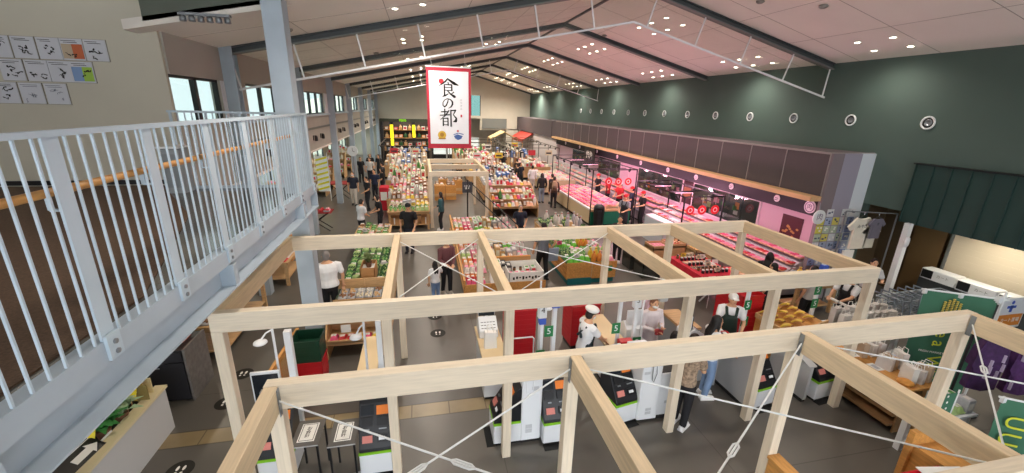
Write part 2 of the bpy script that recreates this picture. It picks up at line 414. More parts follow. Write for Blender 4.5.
# back of the hall, behind the photographer: a glazed facade
bk = MB(); bk.box(-11, 17, YB-.2, YB, 5.6, 8.2); bk.box(8.6, 17, YB-.2, YB, 0, 8); bk.box(-11, 17, YB-.2, YB, 0, .3)
for k in range(12): bk.box(-11+2.4*k-.1, -11+2.4*k+.1, YB-.2, YB, 0, 8)
struct('wall_back', bk, WHITEM)
struct('window_10', MB().box(-11, 8.6, YB-.1, YB-.08, .3, 5.6), glass('clear_glass', (.98, .98, .98), .05))
struct('wall_gallery_left', MB().box(-11.2, -11, YB, 9, 0, 7.4), CREAM)

# rafters (slightly skew to the hall as the columns are) and the glass smoke curtain
for k in range(7):
    yl, yr = BAY[k], 10.4+5.5*k
    def yy(x): return yl+(yr-yl)*(x-XL)/(XR-XL)
    m = MB(); dk = MB()
    for a, b in ((XL, RX), (RX, XR)):
        for z, h, w2 in ((-.15, .03, .2),):
            m.beam((a, yy(a), roof(a)+z), (b, yy(b), roof(b)+z), .2, .025)
        dk.beam((a, yy(a), roof(a)-.075), (b, yy(b), roof(b)-.075), .06, .14)
        dk.beam((a, yy(a), roof(a)-.015), (b, yy(b), roof(b)-.015), .2, .025)
    f = struct('roof_beam', m, BEAMG, f'dark steel roof beam, {nth(k)} from the camera')
    g = dk.build('web', DARKST); g.parent = f
def curtain(yl, yr, n, drop, label):
    o = thing('smoke_curtain', label, 'glass curtain', (RX, (yl+yr)/2, roof(RX)-.17))
    def yy(x): return yl+(yr-yl)*(x-XL)/(XR-XL)
    g = MB(); th = .008
    for a, b in ((XL+.25, RX), (RX, XR-.02)):
        vs = [(a, yy(a), roof(a)-.16), (b, yy(b), roof(b)-.16), (b, yy(b), roof(b)-.16-drop), (a, yy(a), roof(a)-.16-drop)]
        vs += [(x, y+th, z) for x, y, z in vs]
        g.add(vs, [(0, 1, 2, 3), (7, 6, 5, 4), (0, 4, 5, 1), (1, 5, 6, 2), (2, 6, 7, 3), (3, 7, 4, 0)])
    g.build('glass_sheet', glass('curtain_glass', (.93, .95, .93), .035), o)
    r = MB()
    for a, b in ((XL+.25, RX), (RX, XR-.02)): r.beam((a, yy(a), roof(a)-.16-drop), (b, yy(b), roof(b)-.16-drop), .03, .045)
    r.build('bottom_rail', WHITEM, o)
    for j in range(n):
        x = XL+.3+(XR-XL-.4)*j/(n-1)
        sl = (RZ-EL)/(RX-XL) if x < RX else (ER-RZ)/(XR-RX); x2 = max(XL+.1, min(XR-.05, x-sl*drop)); MB().beam((x2, yy(x), roof(x2)-.15), (x, yy(x), roof(x)-.16-drop), .035, .02, up=(0, 1, 0)).build('strut', WHITEM, o)
curtain(BAY[0], 10.4, 12, .75, 'nearest frosted glass smoke curtain with white struts under the roof beam')
curtain(BAY[3]-1, 26.6, 12, .7, 'farther glass smoke curtain with white struts deep in the hall')

DL = [(9.45, 7.2), (9.35, 13.0), (9.5, 18.5), (9.4, 24.2), (9.4, 29.7), (9.4, 35.2), (7.2, 13.2), (7.0, 24), (2.6, 13.6), (1.8, 19), (1.8, 24.5), (2.0, 30), (2.0, 36), (5.6, 30), (-1.6, 24.5)]
DL = [(10.57, 8.48, 2)]+[(10.57, 12.8+5.5*k, 3) for k in range(6)]+[(7.32, 12.85+5.5*k, 3) for k in range(6)]+[(-.14, 9.75, 1)]+[(-.14, 14.35+5.6*k, 2) for k in range(5)]+[(3.1, 19.2, 2), (3.1, 30.2, 2), (2.4, 5.0, 2), (6.2, 5.6, 2), (-.9, 5.6, 1), (4.6, 41, 2), (-1.6, 39.5, 2), (8.6, 41, 2)]  # clusters over the checkouts and near the far wall are added for brightness
for gi, (gx, gy, nr) in enumerate(DL):
    for j in range(nr):
        for i in range(2):
            x, y = gx-.28+.56*i, gy+(j-(nr-1)/2)*.8; z = roof(x)
            o = thing('ceiling_downlight', f'lit ceiling downlight, {nth(j)} row and {("left", "right")[i]} in the {nth(gi)} cluster', 'ceiling light', (x, y, z), group='recessed ceiling downlights')
            MB().lathe([(.075, -.012), (.08, -.004), (.08, .0), (.05, .0)], (x, y, z-.004), 14).build('rim', WHITEM, o)
            MB().lathe([(.055, -.016), (.05, -.02), (.01, -.021)], (x, y, z-.004), 12).build('lens', LENS, o)
    light('downlight_beam', 'SPOT', (gx, gy, roof(gx)-.12), (60 if gi == 0 else 150 if gy < 7 else 105 if gx > 10 and gy < 36 else 280 if gx > 7 and gy < 28 else 170 if gy < 10 else 265 if gy < 28 else 430)*LAMP, (1, .89, .77), .15, spot=2.7, blend=1)
for k, (x, y) in enumerate(((-2.6, 10.2), (8.4, 8.2), (7.6, 9.1), (-1.4, 16), (6.8, 15.8))):
    o = tag(MB().lathe([(.09, 0), (.09, -.03), (.05, -.06), (.01, -.065)], (x, y, roof(x)), 12).build('smoke_detector', mat('detector_grey', '8a8680', .5), smooth=True), f'small round smoke detector on the sloping ceiling, {nth(k)} of five', 'smoke detector', 'smoke detectors on the ceiling')
# ================================================================ GALLERY, RAILING AND BIG COLUMN
ZF = 3.36
st = MB(); st.box(-11, -2.14, YB, 8.45, ZF-.14, ZF); st.box(-11, XL, 8.4, 8.85, ZF-.14, ZF)
struct('floor_gallery', st, mat('gallery_vinyl', '5a5752', .12, var=.08, scale=2, spec=1.0))
cp = MB().prism([(-11, YB), (-2.25, YB), (-2.25, 3.6), (-3.2, 6.4), (-4.7, 8.75), (-11, 8.75)], 'z', ZF, ZF+.012)
struct('floor_carpet', cp, mat('brown_carpet', '5a4636', .95, var=.25, scale=60))
struct('ceiling_gallery', MB().box(-11, -2.2, YB, 8.4, ZF-.2, ZF-.15), mat('gallery_underside', '8f8f8a', .8))
gd = MB()          # channel edge, recessed web, flanges
gd.box(-2.14, -2.03, YB, 8.45, 3.25, 3.41); gd.box(-2.16, -2.14, YB, 8.45, 3.0, 3.25); gd.box(-2.3, -1.99, YB, 8.45, 2.985, 3.0); gd.box(-2.3, -2.04, YB, 8.45, 3.24, 3.26)
gd.box(-4.25, -2.0, 8.42, 8.45, 2.99, 3.41)
struct('trim_7', gd, STEELD)
for k, y in enumerate((1.35, 4.66, 7.6)):
    pass
PY = [.35+.0*k for k in range(0)]
posts = [1.05, 1.96, 2.86, 3.73, 4.65, 5.58, 6.53, 7.5, 8.4]
rl = thing('gallery_railing', 'white steel railing with thin bars along the upper gallery edge', 'railing', (-2.05, 4, ZF))
for y in posts:
    m = MB(); m.box(-2.05, -2.035, y-.058, y+.058, 3.41, 4.68); m.box(-2.03, -2.01, y-.06, y+.06, 3.27, 3.44)
    m.build('post', STEEL, rl)
    for z in (3.31, 3.38):
        b = MB(); q = MB(); q.lathe([(.018, 0), (.018, .012), (.006, .016)], n=8); q.xf(Matrix.Translation((-2.01, y, z)) @ Matrix.Rotation(PI/2, 4, 'Y')); b.add(q.v, q.f); b.build('bolt', GREYM, rl)
    s = MB(); s.box(-2.16, -2.01, y-.006, y+.006, 3.0, 3.24)
    if abs(y-1.96) < .01 or abs(y-4.65) < .01 or abs(y-7.5) < .01: s.box(-2.16, -2.0, y-.05, y+.05, 3.0, 3.24)
    k = MB(); k.beam((-2.05, y, 4.26), (-2.13, y, 4.26), .03, .012); k.beam((-2.13, y, 4.26), (-2.13, y, 4.34), .03, .012); k.build('bracket', STEEL, rl)
    if len(s.v) > 8: struct('trim_8', s, STEELD)
MB().box(-2.07, -2.02, .2, 8.46, 4.68, 4.715).build('top_rail', STEEL, rl)
MB().limb([(-2.13, .2, 4.36), (-2.13, 8.3, 4.36)], .026, 10).build('hand_rail', OAK, rl, smooth=True)
for a, b in zip([.2]+posts[:-1], posts):
    n = 7
    for j in range(1, n+1):
        y = a+(b-a)*j/(n+1)
        MB().box(-2.048, -2.035, y-.0065, y+.0065, 3.4, 4.69).build('baluster', STEEL, rl)
er = thing('end_railing', 'white steel railing closing the far end of the gallery', 'railing', (-3.1, 8.42, ZF))
MB().box(-4.22, -2.08, 8.40, 8.45, 4.68, 4.715).build('top_rail', STEEL, er)
for j in range(19):
    x = -4.18+.107*j
    if j % 5 == 0: MB().box(x-.02, x+.02, 8.41, 8.43, 3.36, 4.69).build('post', STEEL, er)
    else: MB().box(x-.008, x+.008, 8.417, 8.433, 3.36, 4.69).build('baluster', STEEL, er)
cm = MB(); cx, cy = -2.2, 7.98
cm.box(cx-.15, cx+.15, cy-.16, cy-.135, 0, 6.45); cm.box(cx-.15, cx+.15, cy+.135, cy+.16, 0, 6.45); cm.box(cx-.012, cx+.012, cy-.14, cy+.14, 0, 6.45)
cm.box(cx+.12, cx+.15, cy-.14, cy+.14, 0, 6.45)
struct('gallery_column', cm, STEELD, 'tall pale steel column at the end of the gallery railing')
# boards with writing on the gallery wall
bw = mat('board_white', 'c9cbd2', .7)
def board(i, x, z, label, colours=None, s=.33, h=.345, faint=False):
    o = thing('signed_board', label, 'board', (x, 8.85, z), group='signed boards on the gallery wall')
    MB().box(x-s/2+.008, x+s/2-.008, 8.83, 8.85, z-h/2+.008, z+h/2-.008).build('card', bw, o)
    MB().box(x-s/2, x+s/2, 8.838, 8.85, z-h/2, z+h/2).build('gilt_edge', mat('gilt_grey', '9a958a', .6), o)
    r = random.Random(i*13+5); m = MB(); dk = mat('faint_ink', '6b7180', .7) if faint else INK
    if colours:
        c = MB()
        for j, col in enumerate(colours):
            a = x-s/2+.02+j*(s-.04)/len(colours); c.box(a, a+(s-.04)/len(colours), 8.826, 8.829, z-h/2+.03, z+h/2-.09, mat('wash_'+col, col, .8))
        c.build('picture', None, o)
    for k in range(2):
        zz = z+h/2-.04-.025*k
        m.beam((x-s*.4+.03*k, 8.826, zz), (x-s*.4+s*(.5+.3*r.random()), 8.826, zz), .002, .008, dk)
    for k in range(3 if colours else 5):
        a = V3((x+(r.random()-.6)*s*.45, 8.8255, z+(r.random()-.6)*h*.45)); pts = [a]
        for q in range(5): pts.append(pts[-1]+V3(((r.random()-.38)*.06, 0, (r.random()-.5)*.055)))
        for p, q in zip(pts, pts[1:]): m.beam(p, q, .002, .006+.014*r.random()*(not faint), dk)
    m.build('brush_writing', None, o)
rows = [(5.62, [(-6.62, 'grey'), (-6.28, 0), (-5.94, 0), (-5.6, ('b9a78f', 'b8623f')), (-5.27, 0)]), (5.27, [(-6.85, 0), (-6.51, 0), (-6.17, 0), (-5.83, 0), (-5.6+.03, ('7f9bc4', '9bbf4d'))]), (4.92, [(-6.66, 0), (-6.32, 0), (-5.97, 0)])]
i = 0
rows = [(5.64, [-6.60, -6.26, -5.92, -5.60, -5.27]), (5.29, [-6.51, -6.17, -5.85, -5.54]), (4.93, [-6.68, -6.335, -5.99])]
for ri, (z, xs) in enumerate(rows):
    for ci, x in enumerate(xs):
        c = ('b9a78f', 'b8623f') if (ri, ci) == (0, 3) else ('7f9bc4', '9bbf4d') if (ri, ci) == (1, 3) else None
        d = 'with an orange and brown painting' if ri == 0 and c else 'with a blue and green painting' if c else 'with faint grey writing' if ri == 2 and ci > 0 else 'with black brush writing'
        board(i, x, z, f'white signed board {d}, {nth(ci)} from left in the {("top", "middle", "bottom")[ri]} row', c, faint=(ri == 2 and ci > 0)); i += 1
# grey cabinet by the gallery window
o = thing('grey_cabinet', 'low grey office cabinet by the gallery windows', 'cabinet', (-4.0, 7.95, ZF))
MB().cbox(-4.28, -3.98, 8.0, 8.34, ZF, ZF+.75, b=.02).build('body', mat('cabinet_grey', '8d9499', .5), o)
MB().box(-4.29, -3.97, 7.99, 8.35, ZF+.75, ZF+.78).build('top', WHITEM, o)
for j in range(2): MB().box(-4.26+.14*j, -4.14+.14*j, 7.99, 8.0, ZF+.1, ZF+.66).build('door', mat('cabinet_grey2', '7d858a', .5), o)

# ================================================================ TIMBER FRAMES
FX = [-2.34, -.5, 1.04, 3.70, 5.15, 6.95]; AX = [-1.31, 1.38, 4.05, 6.55]
def cable(o, p, q, knot=None, r=.008):
    m = MB().tube(p, q, r, 6); m.build('brace_cable', WHITEM, o)
    if knot is not None:
        p, q = V3(p), V3(q); d = (q-p).normalized(); c = p+(q-p)*knot; n = d.cross(V3((0, 0, 1))).normalized()*.02
        k = MB()
        k.limb([c-d*.095, c-d*.06+n, c+d*.06+n, c+d*.095], .008, 6); k.limb([c-d*.095, c-d*.06-n, c+d*.06-n, c+d*.095], .008, 6)
        k.build('turnbuckle', WHITEM, o, smooth=True)
def tframe(label, xs, y0, y1, h, braces, mids=(), bw=.11, bh=.24, ry=None):
    o = thing('timber_frame', label, 'frame', ((xs[0]+xs[-1])/2, (y0+y1)/2, 0))
    rows = [y0, y1]
    for y in rows:
        MB().box(xs[0]-.06, xs[-1]+.06, y-bw/2, y+bw/2, h-bh, h).build('cross_beam', WOODX, o, bevel=.006)
    for y in mids: MB().box(xs[0]-.06, xs[-1]+.06, y-bw/2, y+bw/2, h-bh, h-.002).build('cross_beam', WOODX, o, bevel=.006)
    for x in xs:
        if y1-y0 > .3:
            MB().box(x-.055, x+.055, y0+bw/2, y1-bw/2, h-bh+.004, h-.004).build('long_beam', WOODY, o, bevel=.006)
        for y in rows:
          if (x, y) != (-2.34, 7.58): MB().box(x-.06, x+.06, y-.06, y+.06, 0, h-bh+.005).build('post', WOOD, o, bevel=.006)
    for (i, j, k) in braces:
        za = h-.12
        cable(o, (xs[i], y1-.06, za), (xs[j], y0+.06, za), k)
    return o
ob = tframe('big pale timber frame standing behind the checkouts', FX, 4.77, 7.58, 2.63, [(1, 2, .5), (2, 1, None), (2, 3, None), (3, 2, None)])
oa = tframe('nearest pale timber frame with turnbuckled cables in front of the checkouts', AX, 1.48, 3.32, 2.63, [(0, 1, .56), (1, 0, .56), (1, 2, None), (2, 1, .7), (2, 3, None), (3, 2, .45)])
od = tframe('small pale timber frame over the middle aisle', [.32, 2.62], 17.0, 21.2, 2.36, [], mids=(19.1,), bw=.14, bh=.2)
for x, y in [(x, 3.255) for x in AX]:
    for s in (-1, 1): MB().box(x+s*.062-.004, x+s*.062+.004, y-.05, y-.002, 2.36, 2.62).build('steel_plate', GREYM, oa)

# ================================================================ HANGING BANNER 食の都
BX, BY = .70, 10.66
bn = thing('hanging_banner', 'tall white banner with red border and black characters hanging under the roof', 'banner', (BX, BY, 3.9))
W2, Z0, Z1 = .53, 3.90, 5.78
m = MB().box(BX-W2, BX+W2, BY-.006, BY+.006, Z0, Z1); m.build('red_border', mat('banner_red', 'b5283c', .75), bn)
MB().box(BX-W2+.06, BX+W2-.06, BY-.011, BY-.006, Z0+.10, Z1-.09).build('cloth', mat('banner_white', 'e9e9ee', .8), bn)
MB().limb([(BX-W2, BY, Z1), (BX+W2, BY, Z1)], .015, 8).build('top_rod', WHITEM, bn)
MB().limb([(BX-W2, BY, Z0), (BX+W2, BY, Z0)], .015, 8).build('bottom_rod', mat('banner_red', 'b5283c', .75), bn)
for s in (-1, 1): MB().tube((BX+s*.4, BY, Z1), (BX+s*.4, BAY[0]+(10.4-BAY[0])*(BX+s*.4-XL)/(XR-XL), roof(BX+s*.4)-.91), .004, 5).build('string', WHITEM, bn)
def brush(strokes, ox, oz, s, name, m):
    """brush characters: strokes of (x, z, width) points in a unit square"""
    q = MB()
    for st in strokes:
        pts = [(V3((ox+(x-.5)*s, BY-.0125, oz+(z-.5)*s)), wd*s*1.45) for x, z, wd in st]
        for (p, a), (r2, b) in zip(pts, pts[1:]):
            d = (r2-p).normalized(); n = V3((-d.z, 0, d.x)); e = V3((0, -.003, 0))
            vs = [p-n*a/2, p+n*a/2, r2+n*b/2, r2-n*b/2]; vs += [v+e for v in vs]
            q.add(vs, [(0, 1, 2, 3), (7, 6, 5, 4), (0, 4, 5, 1), (1, 5, 6, 2), (2, 6, 7, 3), (3, 7, 4, 0)])
            k = 7
            q.add([r2+V3((b/2*math.cos(2*PI*t/k), -.003, b/2*math.sin(2*PI*t/k))) for t in range(k)], [tuple(range(k))])
    q.build(name, m, bn)
SHOKU = [[(.5, 1.0, .05), (.36, .84, .06), (.2, .72, .05), (.0, .6, .015)], [(.48, .98, .05), (.65, .86, .08), (.84, .74, .11), (1.05, .66, .03)], [(.5, .8, .05), (.52, .72, .04)],
         [(.3, .68, .05), (.3, .1, .06), (.2, .06, .03)], [(.3, .68, .03), (.7, .67, .05), (.7, .38, .06)], [(.3, .54, .025), (.7, .53, .025)], [(.3, .39, .025), (.7, .38, .03)],
         [(.32, .1, .06), (.5, .2, .03)], [(.46, .37, .04), (.62, .2, .05), (.84, .06, .10), (.92, .05, .02)], [(.82, .3, .05), (.64, .19, .02)]]
NO = [[(.54, .86, .04), (.48, .6, .06), (.36, .34, .07), (.22, .22, .06), (.1, .34, .06), (.1, .56, .05), (.24, .76, .04), (.46, .86, .04), (.7, .8, .06), (.86, .62, .09), (.86, .42, .09), (.74, .24, .07), (.54, .12, .02)]]
MIYAKO = [[(.08, .82, .04), (.5, .84, .04)], [(.3, 1.0, .05), (.3, .64, .05)], [(.0, .62, .03), (.58, .66, .05)], [(.56, .92, .05), (.36, .64, .05), (.02, .36, .015)],
          [(.2, .46, .05), (.2, .04, .06)], [(.2, .44, .03), (.48, .46, .05), (.48, .04, .06)], [(.2, .27, .025), (.48, .27, .025)], [(.2, .08, .03), (.48, .08, .03)],
          [(.66, .95, .05), (.66, .0, .065)], [(.66, .9, .04), (.94, .92, .06), (.8, .66, .03)], [(.8, .66, .03), (.98, .46, .07), (.95, .3, .11), (.78, .26, .02)]]
brush(SHOKU, BX-.02, 5.31, .44, 'character_shoku', INK); brush(NO, BX-.03, 4.96, .30, 'character_no', INK); brush(MIYAKO, BX-.03, 4.63, .41, 'character_miyako', INK)
q = MB(); q.lathe([(.06, 0), (.06, .003)], n=18); q.xf(Matrix.Translation((BX-.18, BY-.011, 5.46)) @ Matrix.Rotation(PI/2, 4, 'X')); q.build('red_sun_mark', mat('mark_red', 'c02533', .6), bn)
for j, ch in enumerate('みやぎの'):
    words(ch, .05, 'small_lettering', mat('small_grey_ink', '8d8c93', .7), bn, face_M((BX+.29, BY-.013, 5.04-.07*j), (1, 0, 0), (0, 0, 1)), .001)
MB().box(BX+.27, BX+.31, BY-.014, BY-.011, 4.64, 4.70).build('red_seal', mat('mark_red', 'c02533', .6), bn)
q = MB(); q.lathe([(.1, 0), (.1, .003)], n=20); q.xf(Matrix.Translation((BX-.19, BY-.011, 4.21)) @ Matrix.Rotation(PI/2, 4, 'X')); q.build('yellow_crest', mat('crest_yellow', 'd8b13c', .6), bn)
q = MB(); q.lathe([(.05, 0), (.05, .003)], n=16); q.xf(Matrix.Translation((BX-.19, BY-.0145, 4.22)) @ Matrix.Rotation(PI/2, 4, 'X'))
q.box(BX-.28, BX-.1, BY-.015, BY-.011, 4.11, 4.14); q.build('crest_heart', mat('crest_ochre', 'b07f2a', .6), bn)
q = MB(); q.prism([(BX+.1, 4.19), (BX+.19, 4.23), (BX+.32, 4.19), (BX+.28, 4.12), (BX+.2, 4.09), (BX+.13, 4.13)], 'y', BY-.014, BY-.011)
q.beam((BX+.09, BY-.0125, 4.22), (BX+.21, BY-.0125, 4.26), .003, .02); q.beam((BX+.21, BY-.0125, 4.26), (BX+.34, BY-.0125, 4.23), .003, .02); q.build('blue_crest', mat('crest_blue', '3f5f9e', .6), bn)
q = MB(); q.lathe([(.025, 0), (.025, .003)], n=12); q.xf(Matrix.Translation((BX+.2, BY-.011, 4.31)) @ Matrix.Rotation(PI/2, 4, 'X')); q.build('crest_dot', mat('mark_red', 'c02533', .6), bn)
# ================================================================ CHECKOUTS
TERM = mat('console_black', '1b1d22', .35); SCR = mat('screen_dark', '20262d', .15); ORG = mat('orange_tag', 'e07a1e', .5); PINKL = mat('red_white_label', 'cf8077', .6)
KICK = mat('kick_black', '141415', .7)
def terminal(label, x, y, rz, mirror=False):
    """payment machine: front towards its own -y, base centre front at the origin"""
    o = thing('payment_machine', label, 'payment machine', (x, y, 0), rz, 'payment machines at the checkouts', local=True)
    MB().box(-.2, .2, .03, .5, 0, .05).build('plinth', KICK, o)
    MB().cbox(-.215, .215, 0, .52, .05, .37, b=.012).build('base_cabinet', WHITE, o)
    MB().box(-.217, .217, -.004, .5, .37, .41).build('lime_band', LIME, o)
    MB().prism([(0, .41), (.5, .41), (.5, .98), (.40, 1.0), (.33, .94), (.01, .46)], 'x', -.21, .21).build('console', TERM, o, bevel=.008)
    d = V3((0, .32, .48)).normalized(); n = V3((0, -d.z, d.y)); b0 = V3((0, .01, .46))
    def face(u, v, wd, ht, dz, m, name):     # a plate lying on the sloped face
        c = b0+V3((u, 0, 0))+d*v; q = MB()
        vs = [c+V3((sx*wd/2, 0, 0))+d*(sy*ht/2)+n*k for k in (-.002, dz) for sx, sy in ((-1, -1), (1, -1), (1, 1), (-1, 1))]
        q.add(vs, [(0, 1, 2, 3), (7, 6, 5, 4), (0, 4, 5, 1), (1, 5, 6, 2), (2, 6, 7, 3), (3, 7, 4, 0)]); q.build(name, m, o)
    face(-.1, .49, .17, .13, .006, SCR, 'display'); face(.1, .48, .16, .12, .012, ORG, 'orange_notice')
    face(-.1, .34, .15, .12, .02, BLACKM, 'coin_slot'); face(.1, .34, .15, .12, .02, BLACKM, 'note_slot')
    face(-.1, .24, .05, .02, .026, GREYM, 'coin_lip'); face(.1, .24, .1, .014, .022, GREYM, 'note_lip')
    face(-.1, .12, .13, .09, .018, PINKL, 'receipt_label'); face(.1, .12, .14, .1, .02, BLACKM, 'change_tray'); face(.09, .12, .08, .04, .03, WHITE, 'change_label')
    MB().cbox(-.2, .2, .44, .6, .7, 1.14, b=.02).build('head_housing', WHITE, o)
    for u, m, nm in ((-.1, SCR, 'customer_screen'), (.1, mat('screen_green', '6f9a84', .3), 'lane_screen')):
        MB().box(u-.07, u+.07, .433, .441, 1.01, 1.11).build(nm, m, o)
    MB().box(-.06, .06, .42, .45, 1.1, 1.135).build('card_reader', BLACK, o)
    MB().box(-.21, .21, -.1, .02, 0, .006).build('floor_mat', mat('rubber_mat', '1e1f20', .9), o)
    return o
terminal('payment machine mostly hidden behind the left timber post, beside the card table', -2.06, 4.86, 0)
terminal('payment machine with lime band beside the second card table on the left', -.77, 4.74, 0)
terminal('payment machine directly right of the plain white cabinet near the picture centre', 1.84, 4.82, 0)
terminal('payment machine turned sideways at the left side of the plain white cabinet', .89, 5.16, -PI/2)
terminal('payment machine left of the tall white till cabinet with the cable', 3.08, 5.02, math.radians(10))
terminal('payment machine half behind the fifth timber post, beside the grey side panel', 5.67, 4.95, math.radians(8))
terminal('rightmost payment machine, with a grey sloping lid beside it', 6.9, 4.93, math.radians(6))
# plain white cabinets
o = thing('till_cabinet', 'plain white till cabinet with a looped cable between two payment machines', 'cabinet', (1.38, 5.2, 0))
MB().box(1.31, 1.6, 4.95, 5.4, 0, .06).build('plinth', KICK, o); MB().cbox(1.30, 1.61, 4.93, 5.45, .06, 1.13, b=.015).build('body', WHITE, o)
MB().box(1.33, 1.58, 5.0, 5.4, 1.13, 1.27).build('till_head', WHITE, o, bevel=.02)
for z, x in ((.95, 1.5), (.28, 1.42), (.2, 1.42)):
    m = MB()
    for k in range(4): m.box(x-.05, x+.05, 4.924, 4.932, z+.015*k, z+.015*k+.006)
    m.box(x-.05, x+.05, 4.928, 4.933, z-.01, z+.06); m.build('vent', mat('vent_grey', 'c4c8cc', .5), o)
MB().limb([(1.36, 5.0, 1.28), (1.35, 4.9, 1.12), (1.37, 4.91, .92), (1.42, 4.91, .88), (1.46, 4.91, .98), (1.47, 4.92, 1.1)], .007, 6).build('cable', WHITE, o, smooth=True)
o = thing('till_cabinet', 'tall white till cabinet with low dark topped wing and grey cable', 'cabinet', (3.6, 5.2, 0))
MB().box(3.28, 4.0, 5.04, 5.5, 0, .06).build('plinth', KICK, o); MB().cbox(3.27, 3.62, 5.0, 5.6, .06, 1.18, b=.015).build('body', WHITE, o)
MB().cbox(3.62, 4.02, 5.06, 5.6, .06, .86, b=.012).build('low_wing', WHITE, o); MB().box(3.64, 4.02, 5.08, 5.6, .86, .875).build('wing_top', TERM, o)
MB().cbox(3.25, 3.64, 5.0, 5.4, 1.18, 1.26, b=.03).build('till_head', WHITE, o)
for x in (3.3, 3.5): MB().cbox(x-.05, x+.1, 5.1, 5.35, 1.26, 1.30, b=.01).build('lid', WHITEM, o)
for z, x in ((.25, 3.45), (.18, 3.45), (.3, 3.82), (.95, 3.35)):
    m = MB(); m.box(x-.05, x+.05, (5.054 if x > 3.62 else 4.995), (5.061 if x > 3.62 else 5.001), z-.02, z+.03); m.build('vent', mat('vent_grey', 'c4c8cc', .5), o)
MB().limb([(3.42, 5.0, 1.27), (3.42, 4.97, 1.1), (3.42, 4.96, .85), (3.45, 4.96, .8), (3.5, 4.97, .95), (3.5, 5.0, 1.1)], .007, 6).build('cable', GREYM, o, smooth=True)
PANEL = mat('panel_grey', 'b4b5b6', .5)
o = thing('side_partition', 'big pale grey side panel of the checkout lane left of the fifth post', 'panel', (5.33, 5.5, 0))
MB().box(5.30, 5.36, 4.95, 6.0, .06, 1.02).build('sheet', PANEL, o); MB().box(5.29, 5.37, 4.97, 5.98, 0, .06).build('plinth', KICK, o); MB().box(5.295, 5.365, 4.95, 6.0, 1.02, 1.04).build('cap', WHITEM, o)
o = thing('side_partition', 'pale grey side panel beside the rightmost payment machine', 'panel', (6.5, 5.4, 0))
MB().box(6.46, 6.52, 4.93, 5.75, .06, .72).build('sheet', PANEL, o); MB().box(6.45, 6.53, 4.95, 5.73, 0, .06).build('plinth', KICK, o)
MB().prism([(4.93, .72), (5.75, .98), (5.75, 1.0), (4.93, .74)], 'x', 6.42, 6.58).build('sloping_lid', PANEL, o)
o = thing('low_counter', 'low grey lane counter with tan top behind the woman in jeans', 'counter', (5.4, 6.2, 0))
MB().cbox(5.14, 5.27, 5.86, 6.9, .0, .76, b=.01).build('front_panel', mat('pale_blue_grey', 'b9c2c9', .5), o)
MB().box(4.86, 5.27, 6.3, 7.1, .8, .85).build('top', BIRCH, o); MB().cbox(4.88, 5.14, 6.32, 7.08, 0, .8, b=.01).build('body', mat('counter_grey', '94989b', .5), o)
# lane counters with tan tops
def lane_counter(label, x0, x1, y0, y1, side=WHITE):
    o = thing('bagging_counter', label, 'counter', ((x0+x1)/2, (y0+y1)/2, 0))
    MB().box(x0-.02, x1+.02, y0-.02, y1+.02, .82, .86).build('top', mat('tan_laminate', 'dcc59c', .45), o, bevel=.006)
    MB().box(x0+.02, x1-.02, y0+.02, y1-.02, .06, .82).build('body', side, o); MB().box(x0+.04, x1-.04, y0+.04, y1-.04, 0, .06).build('plinth', KICK, o)
    return o
lane_counter('tan topped bagging counter left of the first red basket stack', .88, 1.28, 5.98, 7.05)
lane_counter('tan topped bagging counter in front of the cashier with the white beret', 3.12, 3.52, 6.0, 7.12)
lane_counter('narrow tan bagging counter beside the lamp on the left lane', -1.12, -.85, 5.95, 7.0, PANEL)
# basket stacks
def basket_stack(label, x, y, rz, n, mats_, w=.40, d=.50, group='stacks of shopping baskets', hb=.19, step=.105):
    o = thing('basket_stack', label, 'shopping baskets', (x, y, 0), rz, local=True)
    MB().box(-w/2+.03, w/2-.03, -d/2+.03, d/2-.03, 0, .1).build('dolly', BLACK, o)
    for k in range(n):
        z = .1+step*k; m = MB(); h = hb; tp = .97
        for (sx, sy) in ((1, 0), (-1, 0), (0, 1), (0, -1)):
            if sx:
                b = [(sx*w/2*tp, -d/2*tp, z), (sx*w/2*tp, d/2*tp, z), (sx*w/2, d/2, z+h), (sx*w/2, -d/2, z+h)]; nn = V3((-sx*.008, 0, 0))
            else:
                b = [(-w/2*tp, sy*d/2*tp, z), (w/2*tp, sy*d/2*tp, z), (w/2, sy*d/2, z+h), (-w/2, sy*d/2, z+h)]; nn = V3((0, -sy*.008, 0))
            vs = [V3(p) for p in b]; vs += [p+nn for p in vs]
            m.add(vs, [(0, 1, 2, 3), (7, 6, 5, 4), (0, 4, 5, 1), (1, 5, 6, 2), (2, 6, 7, 3), (3, 7, 4, 0)])
        m.box(-w/2*tp, w/2*tp, -d/2*tp, d/2*tp, z, z+.008)
        if k == n-1 or (mats_[min(k, len(mats_)-1)] is not mats_[min(k+1, len(mats_)-1)]):
          for sx in (-1, 1): m.box(sx*w/2-.012, sx*w/2+.012, -d/2-.01, d/2+.01, z+h-.02, z+h)
          for sy in (-1, 1): m.box(-w/2-.01, w/2+.01, sy*d/2-.012, sy*d/2+.012, z+h-.02, z+h)
        m.build('basket', mats_[min(k, len(mats_)-1)], o)
    return o
basket_stack('stack of red shopping baskets behind the timber post, with a chrome rail in front', 1.80, 7.3, 0, 9, [RED], w=.58, d=.5)
basket_stack('stack of red shopping baskets behind the cashier in the white beret', 3.22, 7.5, math.radians(3), 8, [RED], w=.64, d=.5)
basket_stack('stack of red shopping baskets behind the cashier in the white cap', 6.95, 7.3, math.radians(0), 9, [RED], w=.55, d=.8)
basket_stack('green baskets on top of red ones at the foot of the steel column', -2.07, 6.95, 0, 8, [RED, RED, RED, RED, GREEN], w=.46, d=.42)
o = thing('chrome_rail', 'white bent tube rail in front of the first red basket stack', 'rail', (1.75, 6.2, 0))
